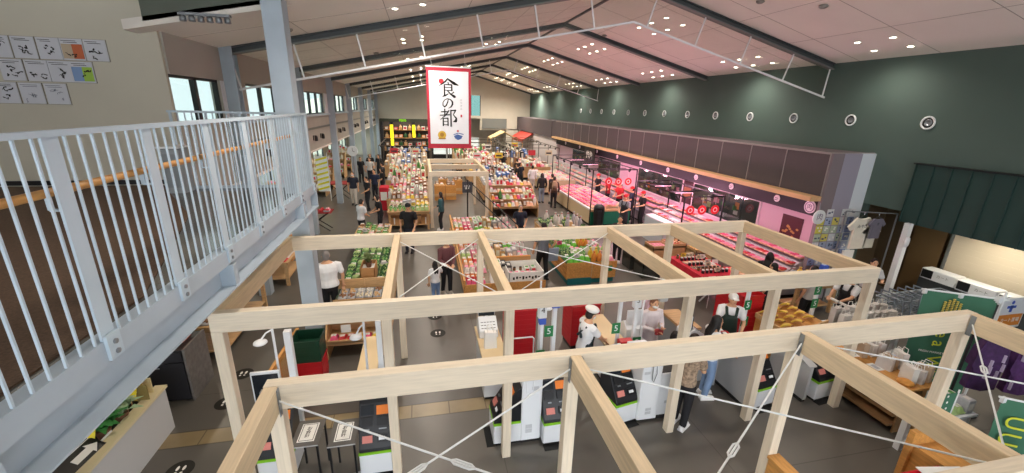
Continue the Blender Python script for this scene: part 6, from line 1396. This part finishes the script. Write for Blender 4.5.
# ================================================================ PEOPLE
SKIN = [mat('skin_a', 'd9a884', .55), mat('skin_b', 'cf9a76', .55), mat('skin_c', 'e3b795', .55)]
def hand(m, wpt, d, side, near):
    d = d.normalized(); n = d.cross(side).normalized(); side = n.cross(d).normalized()
    Mx = Matrix((side, d, n)).transposed()
    m.ell(wpt+d*.045, (.04, .055, .018), 10, 6, M=Mx)
    for i, L in enumerate((.066, .076, .071, .054)):
        b = wpt+d*.08+side*(-.028+.0187*i); c = .35+.12*i
        p1 = b+d*L*.45-n*L*.1*c; p2 = p1+d*L*.33-n*L*.3*c; p3 = p2+d*L*.2-n*L*.28
        m.limb([b-d*.02, b, p1, p2, p3], [.0095, .0095, .009, .0085, .0075], 6)
    t = wpt+d*.02-side*.032
    m.limb([t, t+d*.03-side*.022-n*.006, t+d*.058-side*.03-n*.014], [.012, .011, .009], 6)
def person(label, x, y, face, h=1.62, top='white', bottom='dark', hair='short', hairc='1b1715', sleeve='short', stride=0.0, lean=0.0, hl=None, hr=None, head_yaw=0.0, head_pitch=0.0, skin=0, mask=False, apron=None, cap=None, near=False, skirt=False, shoes='e8e8e8', gloves=None, z0=0.0, group=None, build=1.0):
    """a standing figure facing its own +y; hl/hr: where the left/right wrist is (x, y, z as shares of the height)"""
    o = thing('person', label, 'person', (x, y, z0), math.radians(face), group, local=True)
    sk = SKIN[skin % 3]; vox = .011 if near else .017; B = build
    def bend(p):
        p = V3(p)
        if p.z > .54*h and lean:
            q = p-V3((0, 0, .54*h)); k = min(1, (p.z/h-.54)/.06); a = lean*k
            return V3((q.x, q.y*math.cos(a)+q.z*math.sin(a), -q.y*math.sin(a)+q.z*math.cos(a)))+V3((0, 0, .54*h))
        return p
    def torso(m, e, z_lo, z_hi=.845):
        R_ = [(.455, .075, .055), (.5, .092, .068), (.54, .094, .07), (.6, .08, .06), (.66, .084, .062), (.73, .098, .07), (.785, .104, .064), (.815, .092, .054), (.835, .058, .044), (.86, .034, .036)]
        rs = [(z, rx, ry) for z, rx, ry in R_ if z_lo-.001 <= z <= z_hi+.001]
        k = len(m.v); m.loft([(0, -.004*h, z*h, rx*h*B+e, ry*h*B+e) for z, rx, ry in rs], 16)
        for i in range(k, len(m.v)): m.v[i] = bend(m.v[i])
    # joints
    legs = []
    for s, st in ((-1, stride), (1, -stride)):
        hip = V3((s*.05*h, 0, .5*h)); ank = V3((s*.055*h, st*h*.5, .045*h+max(0, -st)*.06*h)); kn = (hip+ank)/2+V3((0, .025*h+abs(st)*.05*h, 0)); legs.append((hip, kn, ank))
    arms = []
    for s, tgt in ((-1, hl), (1, hr)):
        sh = bend((s*.108*h*B, -.005*h, .805*h)); L1, L2 = .172*h, .15*h
        if tgt is None: wr = sh+V3((s*.035*h, .03*h+(-s)*stride*.3*h*(1), -.31*h))
        else: wr = V3((tgt[0]*h, tgt[1]*h, tgt[2]*h))
        dv = wr-sh; D = min(dv.length, (L1+L2)*.995); dv.normalize(); wr = sh+dv*D
        a = (L1*L1-L2*L2+D*D)/(2*D); hh = math.sqrt(max(0, L1*L1-a*a)); pole = V3((s*.55, -.6, -.5)); pole = (pole-dv*pole.dot(dv)).normalized()
        arms.append((sh, sh+dv*a+pole*hh, wr, s))
    HC = bend((0, .012*h, .93*h)); nk = bend((0, -.004*h, .835*h)); cb_, sb = math.cos(head_yaw), math.sin(head_yaw)
    HM = Matrix.Rotation(-head_yaw, 3, 'Z') @ Matrix.Rotation(-head_pitch-lean*.6, 3, 'X')
    def hp(p): return HC+HM @ (V3(p)*h)
    # body, one surface
    m = MB(); torso(m, 0, .455, .86)
    m.limb([nk-V3((0, 0, .02*h)), nk+V3((0, 0, .03*h)), HC-V3((0, 0, .03*h))], [.036*h, .031*h, .03*h], 10)
    m.ell(HC, (.045*h, .056*h, .066*h), 16, 12, M=HM)
    m.ell(hp((0, .014, -.03)), (.034*h, .04*h, .04*h), 12, 8, M=HM)                      # jaw
    m.limb([hp((0, .052, .008)), hp((0, .062, -.012)), hp((0, .056, -.016))], [.005*h, .0085*h, .007*h], 6)   # nose
    for s in (-1, 1): m.ell(hp((s*.046, .0, -.004)), (.008*h, .013*h, .018*h), 8, 6, M=HM)
    for hip, kn, ank in legs:
        m.limb([hip+V3((0, 0, .02*h)), hip.lerp(kn, .35), kn, kn.lerp(ank, .3), ank], [.05*h, .047*h, .033*h, .034*h, .021*h], 10)
        m.limb([ank+V3((0, -.02*h, -.02*h)), ank+V3((0, .04*h, -.026*h)), ank+V3((0, .085*h, -.032*h))], [.022*h, .02*h, .014*h], 8)
    for sh, el, wr, s in arms:
        m.limb([sh-V3((s*.02*h, 0, 0)), sh, sh.lerp(el, .5), el, el.lerp(wr, .35), wr], [.034*h, .031*h, .027*h, .023*h, .022*h, .015*h], 9)
        d = (wr-el).normalized(); side = V3((s, 0, 0)); side = side if abs(side.dot(d)) < .9 else V3((0, 1, 0))
        hand(m, wr, d, -side if s > 0 else -side, near)
    def rem(ob, v):
        k = ob.modifiers.new('skin', 'REMESH'); k.mode = 'VOXEL'; k.voxel_size = v; k.use_smooth_shade = True
        k2 = ob.modifiers.new('soft', 'SMOOTH'); k2.factor = .4; k2.iterations = 2
    b = m.build('body', sk, o, smooth=True); rem(b, .0085 if near else .014)
    # clothes
    tc = top if not isinstance(top, str) else mat('cloth_'+top, top, .85, var=.08, scale=7)
    m = MB(); torso(m, .014*h/1.6, .5 if not skirt else .54, .835)
    lo = m
    f = {'short': .62, 'long': 1.9, 'none': .0}[sleeve]
    for sh, el, wr, s in arms:
        if f <= 0: continue
        pts = [sh-V3((s*.03*h, 0, 0)), sh]; rr = [.042*h, .041*h]
        if f < 1: pts += [sh.lerp(el, f)]; rr += [.041*h]
        else: pts += [el, el.lerp(wr, .86)]; rr += [.032*h, .024*h]
        m.limb(pts, rr, 10)
    g = m.build('top', tc, o, smooth=True); rem(g, vox)
    bc = bottom if not isinstance(bottom, str) else mat('cloth_'+bottom, bottom, .85, var=.06, scale=7)
    m = MB()
    if skirt:
        m.loft([(0, 0, .13*h, .15*h, .13*h), (0, 0, .3*h, .125*h, .105*h), (0, 0, .5*h, .104*h, .085*h), (0, 0, .6*h, .09*h, .07*h)], 16)
    else:
        m.loft([(0, -.004*h, z*h, rx*h*B+.008, ry*h*B+.008) for z, rx, ry in ((.45, .078, .06), (.5, .094, .07), (.545, .094, .07), (.57, .088, .065))], 16)
        for hip, kn, ank in legs: m.limb([hip, hip.lerp(kn, .5), kn, ank+V3((0, 0, .01*h))], [.056*h, .052*h, .042*h, .034*h], 10)
    g = m.build('skirt' if skirt else 'trousers', bc, o, smooth=True); rem(g, vox)
    for hip, kn, ank in legs:
        m = MB(); m.limb([ank+V3((0, -.025*h, -.018*h)), ank+V3((0, .03*h, -.018*h)), ank+V3((0, .095*h, -.026*h))], [.028*h, .028*h, .021*h], 10)
        m.box(ank.x-.028*h, ank.x+.028*h, ank.y-.045*h, ank.y+.11*h, ank.z-.045*h, ank.z-.03*h); m.build('shoe', mat('shoe_'+shoes, shoes, .6), o, smooth=False)
    # face
    if near:
        for s in (-1, 1):
            e = MB(); e.ell(hp((s*.019, .0475, .006)), (.0075*h, .005*h, .0048*h), 8, 6, M=HM); ee = e.build('eye', mat('eye_dark', '241a16', .3), o, smooth=True)
        if not mask: MB().ell(hp((0, .0505, -.036)), (.014*h, .005*h, .0045*h), 10, 6, M=HM).build('mouth', mat('lips', 'b06a5c', .5), o, smooth=True)
        for s in (-1, 1): MB().limb([hp((s*.01, .0515, .02)), hp((s*.029, .0455, .021))], .0022*h, 5).build('eyebrow', mat('hair_'+hairc, hairc, .6), o)
    if mask:
        m = MB(); m.ell(hp((0, .024, -.03)), (.037*h, .039*h, .03*h), 12, 8, M=HM); m.build('face_mask', PAPER, o, smooth=True)
    # hair
    hm = mat('hair_'+hairc, hairc, .5, var=.2, scale=20)
    if hair != 'none' and not (cap and hair == 'none'):
        m = MB(); m.ell(hp((0, -.009, .012)), (.0505*h, .057*h, .064*h), 14, 10, M=HM)
        m.ell(hp((0, -.022, -.014)), (.048*h, .044*h, .05*h), 12, 8, M=HM)
        if hair == 'long':
            for s in (-1, -.3, .3, 1): m.limb([hp((s*.03, -.03, .0)), hp((s*.036, -.042, -.06)), bend(V3((s*.04*h, -.065*h, .80*h))), bend(V3((s*.035*h, -.075*h, .72*h)))], [.022*h, .021*h, .018*h, .008*h], 9)
            for s in (-1, 1): m.limb([hp((s*.042, .004, .02)), hp((s*.05, .0, -.04)), hp((s*.05, -.004, -.09))], [.014*h, .016*h, .01*h], 7)
        if hair == 'bun': m.ell(hp((0, -.06, .035)), (.028*h, .026*h, .026*h), 10, 8, M=HM)
        if hair == 'tail': m.limb([hp((0, -.055, .02)), hp((0, -.085, -.03)), hp((0, -.085, -.12))], [.02*h, .022*h, .01*h], 8)
        if hair == 'bob':
            for s in (-1, 1): m.limb([hp((s*.04, -.01, .01)), hp((s*.048, -.008, -.055))], [.022*h, .024*h], 8)
        g = m.build('hair', hm, o, smooth=True); rem(g, vox)
    if cap:
        kind, cc = cap; cm_ = mat('cap_'+cc, cc, .8, var=.05, scale=8); m = MB()
        if kind == 'beret': m.ell(hp((0, -.006, .052)), (.078*h, .08*h, .04*h), 14, 8, M=HM); m.ell(hp((0, -.004, .036)), (.052*h, .06*h, .03*h), 14, 8, M=HM)
        else: m.ell(hp((0, -.004, .03)), (.056*h, .064*h, .052*h), 14, 8, M=HM)
        g = m.build('cap', cm_, o, smooth=True)
        if kind == 'cap': MB().prism([(-.035*h, 0), (.035*h, 0), (.03*h, .05*h), (0, .06*h), (-.03*h, .05*h)], 'z', -.003, .003).xf(Matrix.Translation(hp((0, .045, .03))) @ HM.to_4x4() @ Matrix.Rotation(-.2, 4, 'X')).build('visor', cm_, o)
    if apron:
        am = mat('apron_'+apron, apron, .8); m = MB(); n = 9; vs = []
        for z, rx, ry in ((.27, .1, .095), (.42, .102, .092), (.5, .104, .086), (.6, .094, .076), (.68, .09, .078), (.75, .07, .082)):
            for i in range(n):
                t0 = math.radians(-35 if z < .62 else 20); t = t0+(PI-2*t0)*i/(n-1)
                vs.append(bend((rx*h*1.06*math.cos(t), ry*h*1.06*math.sin(t)+.006, z*h)))
        fs = [(k*n+i, k*n+i+1, (k+1)*n+i+1, (k+1)*n+i) for k in range(5) for i in range(n-1)]
        m.add(vs, fs)
        for s in (-1, 1): m.limb([bend((s*.05*h, .085*h, .75*h)), bend((s*.06*h, .045*h, .83*h)), bend((s*.055*h, -.05*h, .8*h)), bend((-s*.03*h, -.085*h, .68*h))], .013*h, 6)
        g = m.build('apron', am, o, smooth=True); k = g.modifiers.new('thick', 'SOLIDIFY'); k.thickness = .006; k.offset = 1
    o['_arms'] = [0]; del o['_arms']
    return o, arms, h
def held(o, arms, i, mb, name, m, label, cat, off=(0, 0, 0)):
    """a thing in someone's hand, placed at the wrist and kept top-level"""
    Mx = Matrix.Translation(o.location) @ Matrix.Rotation(o.rotation_euler.z, 4, 'Z')
    p = Mx @ (arms[i][2]+V3(off)); k = thing(name, label, cat, tuple(p), o.rotation_euler.z, local=True)
    for nm, q, mm in mb: q.build(nm, mm, k, smooth=False)
    return k
# face: 0 = away from the camera, 180 = towards it, -90 = to the right, 90 = to the left
p, a, h = person('grey haired man in a white t-shirt seen from behind by the steel column', -2.22, 9.5, 12, 1.7, 'eceef0', '1d1f24', 'short', '7d7a78', hl=(-.2, .08, .50), near=True, shoes='2a2a2a', build=1.32)
q = MB(); q.prism([(-.1, -.3), (.1, -.28), (.12, .02), (-.08, .05)], 'x', -.02, .02)
held(p, a, 0, [('bag_body', q, PAPER), ('print', MB().box(-.024, -.02, -.06, .08, -.2, -.08), INK), ('handle', MB().limb([(0, -.05, .0), (0, 0, .06), (0, .05, .02)], .006, 6), PAPER)], 'paper_bag', None, 'white paper bag hanging from the hand of the man in the white t-shirt', 'bag', (-.03, .03, -.02))
person('man in a maroon long sleeved top leaning towards a child in the aisle', .52, 10.5, 200, 1.62, '6e4448', '17181c', 'short', '1a1513', 'long', .05, .12, hl=(-.05, .17, .56), hr=(.06, .17, .58), head_pitch=.4, near=True, shoes='b9b3ab')
person('child in a white t-shirt and jeans beside the man in maroon', .22, 9.95, 15, 1.16, 'dfe1e4', '6d86ac', 'long', '17120f', 'short', .0, 0, hr=(.08, .14, .78), near=True, shoes='d9d9d9')
person('man in black t-shirt and black cap standing at the wooden greens table', -.53, 14.05, 170, 1.74, '17181c', '2a3142', 'short', '15110f', cap=('cap', '16171a'), near=True, shoes='33343a', hl=(-.12, .09, .52), build=1.1)
p, a, h = person('man in a grey shirt and black trousers walking between the islands', 3.4, 11.1, 5, 1.74, '6c7079', '16171b', 'short', '14110f', 'short', .16, near=True, shoes='1c1c1e', hr=(.16, .0, .55))
q = MB().prism([(-.16, -.42), (.16, -.42), (.18, -.02), (-.18, -.02)], 'y', -.03, .03)
held(p, a, 1, [('bag_body', q, mat('tote_blue', '8a97ab', .85)), ('strap', MB().limb([(-.1, 0, -.02), (-.05, 0, .1), (.05, 0, .1), (.1, 0, -.02)], .008, 6), mat('tote_blue', '8a97ab', .85))], 'tote_bag', None, 'pale blue tote bag carried by the man in the grey shirt', 'bag', (.04, 0, 0))
p, a, h = person('person in a dark navy top with grey hair beside the small timber frame', 3.42, 14.2, 175, 1.56, '22293d', '1d1e26', 'short', '8d8b8c', 'short', 0, near=True, shoes='2d2d30', hl=(-.1, .1, .55), hr=(.1, .1, .55))
person('woman in a teal top with black hair inside the small timber frame', .68, 16.6, 80, 1.6, '2f565c', '23282e', 'long', '14100f', 'long', 0, near=False, shoes='dddddd', hr=(.1, .13, .6))
person('person in black with bobbed hair left of the wooden greens table', -1.68, 16.45, 110, 1.58, '17171a', '1b1b20', 'bob', '1b1413', 'short', 0, lean=.15, hl=(-.06, .18, .58), hr=(.06, .18, .58))
person('person in a white shirt beside the produce island end', -2.3, 15.7, -40, 1.56, 'd8dadd', '33363d', 'short', '171310', 'short', 0, lean=.1, hl=(-.06, .17, .58), hr=(.06, .17, .58), mask=True)
person('man in a navy t-shirt, white mask and pale trousers walking up the left aisle', -3.4, 21.6, 178, 1.7, '232a3a', 'cfcac2', 'short', '17120f', 'short', .13, mask=True, shoes='2a2a2a')
for k, (x, y, f, tp, bt, hr_, lab) in enumerate(((-3.3, 28.0, 170, 'dcdcda', '24262c', 'short', 'person in a white top in the crowd far up the left aisle'), (-3.9, 28.3, 200, '1d1e22', '25262b', 'short', 'person in black beside the far left columns'), (-2.9, 29.8, 150, '22242c', '1f2026', 'short', 'person in dark clothes at the head of the far left crowd'), (-3.5, 30.2, 190, '2c2b2a', '2a2c33', 'bob', 'person in charcoal behind the white top in the left aisle'), (-2.5, 22.8, 160, '242c47', '20232e', 'short', 'person in dark blue beside the second left island'), (-2.15, 23.3, 100, '17171a', '1d1e22', 'long', 'person in black with long hair beside the second left island'), (-2.3, 25.6, 90, '2a2a30', '24262c', 'short', 'person in dark grey leaning over the third left island'), (-2.6, 20.4, 130, '1d1f25', '2b2d35', 'short', 'person in dark clothes by the red cloth crate'))):
    person(lab, x, y, f, 1.64, tp, bt, hr_, '15110f', 'short', .08*(k % 2), shoes='2f2f33', hl=(-.06, .15, .57) if k > 4 else None)
for k, (x, y, f, tp, bt, hr_, sl, lab) in enumerate(((6.5, 24.2, -20, 'e6e6e8', 'c9c4bd', 'short', 'long', 'person in a white jacket walking away in the right aisle'), (6.25, 21.2, 0, '26242a', '8d98ab', 'long', 'long', 'woman with long dark hair and dark coat in the right aisle'), (6.55, 20.0, -10, '4b382e', '1d1d20', 'short', 'long', 'person in a brown jacket with a backpack in the right aisle'), (6.72, 20.9, 30, '1c1d22', 'b9b4ac', 'short', 'long', 'person in black ahead of the brown jacket in the right aisle'), (5.75, 25.0, 60, '19191c', '202126', 'short', 'short', 'person in black at the boxed goods island'), (6.1, 25.6, 200, '2a2d38', '24262b', 'bob', 'short', 'person in dark blue facing the boxed goods island'), (6.3, 27.5, 10, '3a2e2a', '26262a', 'short', 'long', 'person in dark brown farther up the right aisle'), (6.0, 31, 0, '1e1f24', '1e1f24', 'short', 'short', 'person in black far away at the end of the right aisle'), (6.0, 33.5, 180, 'c9c9cb', '2a2c31', 'short', 'short', 'person in pale grey far away in the right aisle'))):
    p, a, h = person(lab, x, y, f, 1.62, tp, bt, hr_, '17120f', sl, .1*(k % 3 - 1), shoes='2a2a2d')
    if k == 2:
        b = thing('backpack', 'tan and brown backpack on the back of the person in the brown jacket', 'bag', (x, y, 0), math.radians(f), local=True); MB().loft([(0, -.2, .95, .13, .06), (0, -.21, 1.1, .15, .09), (0, -.2, 1.32, .13, .07), (0, -.19, 1.4, .08, .04)], 12).build('pack', mat('pack_tan', '9a7f66', .8), b, smooth=True); MB().loft([(0, -.29, 1.0, .09, .03), (0, -.3, 1.12, .1, .04), (0, -.29, 1.2, .09, .03)], 10).build('pocket', mat('pack_brown', '6a5343', .8), b, smooth=True)
        for s in (-1, 1): MB().limb([(s*.08, -.16, 1.36), (s*.09, -.02, 1.42), (s*.1, .12, 1.3), (s*.11, .08, 1.05), (s*.12, -.12, .98)], .014, 6).build('strap', mat('pack_brown', '6a5343', .8), b)
# staff behind the meat island, caps in red
for k, (x, y, f, tp, cp, lab) in enumerate(((8.1, 15.3, 130, '8b8d95', 'c4202a', 'staff member in grey with a red cap by the green meat island end'), (9.55, 13.6, 90, '17181b', 'c4202a', 'staff member in black with a red cap right of the green meat island end'), (10.0, 12.9, 70, '262d44', 'c4202a', 'staff member in navy with a red cap between the meat island and the wall case'), (9.3, 18.2, 110, 'b8242e', 'd9d9db', 'staff member in red between the meat island and the kitchen window'), (9.28, 19.5, 80, 'b8242e', 'c4202a', 'staff member in red with a red cap beyond the meat island'), (9.3, 20.8, 100, '1b1b1e', 'c4202a', 'staff member in black with a red cap beyond the meat island'))):
    if k in (1, 2): x = x-.75; y = 11.4+k*.0 if False else y
    person(lab, (x if k not in (1, 2) else (9.27, 9.3)[k-1]), (y if k not in (1, 2) else (15.95, 17.0)[k-1]), f, 1.62, tp, '1f2024', 'short', '15110f', 'short', 0, cap=('cap', cp), apron=None if k else '2a2b30', hl=(-.06, .16, .6), hr=(.07, .16, .6))
person('woman in black with long black hair in front of the nearest meat case', 8.5, 8.24, -60, 1.58, '1a1a1d', '1c1c20', 'long', '110d0c', 'long', 0, near=True, shoes='2a2a2a', hl=(-.06, .14, .62), hr=(.06, .14, .6))
person('person in a dark top with black hair at the small red table', 8.15, 7.7, 20, 1.52, '2a2a30', '25262b', 'short', '14110f', 'short', 0, near=True)
person('person in a white shirt with black floral pattern at the toy counter', 8.75, 7.2, 10, 1.6, 'c9c8c6', '24252a', 'bob', '1a1411', 'short', 0, near=True, shoes='2b2b2b')
person('person in dark clothes looking at the fruit crates', 6.3, 12.1, 150, 1.6, '1b1b1f', '1d1d22', 'short', '15110f', 'long', .05, shoes='d8d8d8')
# cashiers and customers at the lanes
p, a, h = person('cashier in white beret, white shirt and black apron facing right to the tan counter', 2.68, 6.0, -80, 1.64, 'e9eaec', '1d1e22', 'short', '1d1512', 'short', 0, lean=.12, hl=(-.07, .25, .58), hr=(.04, .25, .57), head_pitch=.2, mask=True, apron='1d2a30', cap=('beret', 'f0efec'), near=True, shoes='28282a')
p, a, h = person('cashier in white cap, white shirt and dark green apron behind the red basket', 5.78, 6.22, 150, 1.6, 'e9eaec', '1d1e22', 'short', '1d1512', 'short', 0, lean=.05, hl=(-.12, .17, .58), hr=(.1, .2, .57), head_yaw=-.2, head_pitch=-.1, mask=False, apron='1f332c', cap=('cap', 'eeeeea'), near=True, shoes='28282a')
p, a, h = person('woman in a pale pink and white wrap dress with brown hair tied up', 4.18, 6.36, 185, 1.56, 'e9e0e4', 'd9cdd3', 'bun', '6b4632', 'long', 0, hl=(-.05, .15, .66), hr=(.05, .15, .64), head_pitch=.05, skirt=True, near=True, shoes='c9b6a6', mask=True)
held(p, a, 1, [('purse', MB().cbox(-.08, .08, -.03, .03, -.05, .06, b=.012), mat('purse_red', 'a8393f', .6)), ('clasp', MB().box(-.015, .015, -.02, .02, .06, .075), CHROME)], 'purse', None, 'small red purse held by the woman in the pale wrap dress', 'purse', (-.05, .06, 0))
p, a, h = person('woman in white top and blue jeans with long black hair at the till', 4.8, 5.42, -100, 1.62, 'e6e8ea', '7892b6', 'long', '120e0d', 'short', .03, hl=(-.07, .2, .58), hr=(.07, .2, .58), near=True, shoes='ececec')
p, a, h = person('woman in a brown floral blouse and black trousers beside the fourth post', 3.93, 4.84, -60, 1.66, mat('floral_cloth', 'a08a74', .85, var=.55, scale=26), '1b1b20', 'bun', '2a1c16', 'short', .05, lean=.08, hl=(-.05, .2, .6), hr=(.06, .2, .58), head_pitch=.35, near=True, shoes='ececec')
held(p, a, 1, [('wallet', MB().cbox(-.07, .07, -.02, .02, -.04, .05, b=.008), mat('wallet_red', '7d2430', .6)), ('zip', MB().box(-.065, .065, -.004, .004, .05, .056), CHROME)], 'wallet', None, 'dark red wallet in the hands of the woman in the floral blouse', 'wallet', (-.04, .07, .01))
p, a, h = person('child with black hair and dark top standing just right of the fourth post', 4.27, 5.72, -30, 1.2, '2b2a30', '26262b', 'bob', '15100e', 'short', 0, near=True)
p, a, h = person('staff member in white t-shirt and black apron packing bags by the rightmost lane post', 9.3, 6.75, 100, 1.6, 'e6e8ea', '1b1b1f', 'bun', '171210', 'short', 0, lean=.1, hl=(-.06, .26, .62), hr=(.08, .26, .64), head_pitch=.3, apron='1b1b1e', near=True, shoes='28282a')
held(p, a, 0, [('roll', MB().limb([(-.16, 0, 0), (.1, .06, .05)], .03, 8), PAPER), ('band', MB().limb([(-.05, .025, .02), (-.03, .03, .024)], .032, 8), gm('grey'))], 'paper_roll', None, 'white rolled paper in the hand of the staff member packing bags', 'paper', (0, .09, .0))
p, a, h = person('staff member in white t-shirt lifting a red basket near the store opening', 10.86, 7.5, 150, 1.56, 'e3e4e6', '1b1b1f', 'short', '171210', 'short', 0, hl=(-.1, .14, .66), hr=(.2, .1, .82), near=True, shoes='28282a')
held(p, a, 1, [('basket', MB().prism([(-.13, 0), (.13, 0), (.15, .13), (-.15, .13)], 'y', -.1, .1), RED), ('rim', MB().box(-.155, .155, -.105, .105, .125, .14), RED)], 'red_basket', None, 'red basket lifted by the staff member near the store opening', 'basket', (.1, .08, -.06))
o = thing('red_basket', 'red shopping basket between the cashier in the cap and the woman in jeans', 'basket', (5.25, 5.95, .86))
MB().box(5.0, 5.42, 5.5, 5.83, .82, .85).build('shelf_plate', PANEL, o); m = MB()
for aa in ((5.02, 5.04, 5.52, 5.82), (5.38, 5.4, 5.52, 5.82), (5.02, 5.4, 5.52, 5.54), (5.02, 5.4, 5.8, 5.82)): m.box(*aa, .85, 1.05)
m.box(5.02, 5.4, 5.52, 5.82, .85, .862); m.build('basket', RED, o); MB().box(5.18, 5.22, 5.65, 5.69, 0, .82).build('stand', PANEL, o)
for k, (x, y, kk, c) in enumerate(((5.12, 5.62, 'pack', 'white'), (5.28, 5.7, 'bag', 'cream'), (5.3, 5.6, 'pack', 'green'))): put(kk, c, x, y, .862, .3*k, f'{c} {KN[kk][2]} inside the red basket at the till', 'goods in the till basket', .8)
# ================================================================ LIGHTS OF THE MEAT STALLS AND THE HALL
PINK = (1, .47, .64)
def stall_lamp(k, x, y, z, e):
    o = thing('stall_lamp', f'lit pinkish stall lamp under the wooden canopy, {nth(k)} from the near end', 'lamp', (x, y, z), group='pink lamps under the wooden canopy')
    MB().box(x-.05, x+.05, y-.5, y+.5, z, z+.038).build('housing', WHITEM, o); MB().box(x-.035, x+.035, y-.47, y+.47, z-.012, z).build('tube', mat('lamp_pink', 'ffc4d6', .4, emit=2), o)
    light('stall_lamp_light', 'POINT', (x-.75, y, z-.75), e, PINK, .12)
for k in range(8): stall_lamp(k, 10.0, 9.3+1.75*k, 2.74, 24)
for k, (x, y) in enumerate(((8.0, 17.2), (8.0, 19.0), (8.0, 20.8), (9.25, 13.2), (9.25, 14.6))):
    o = thing('counter_lamp', f'pink tube lamp hanging over the meat counters, {nth(k)} of five', 'lamp', (x, y, 2.2), group='pink lamps over the meat counters')
    zz = 2.36 if k < 3 else 2.1
    MB().box(x-.4, x+.4, y-.03, y+.03, zz, zz+.04).build('housing', BLACK, o); MB().box(x-.38, x+.38, y-.02, y+.02, zz-.012, zz).build('tube', mat('lamp_pink', 'ffc4d6', .4, emit=2), o); MB().box((6.98 if k < 3 else 8.5), (8.98 if k < 3 else 10.0), y-.012, y+.012, zz+.04, zz+.07).build('bar', BLACKM, o)
    light('counter_lamp_light', 'POINT', (x, y, zz-.15), 48, PINK, .12)
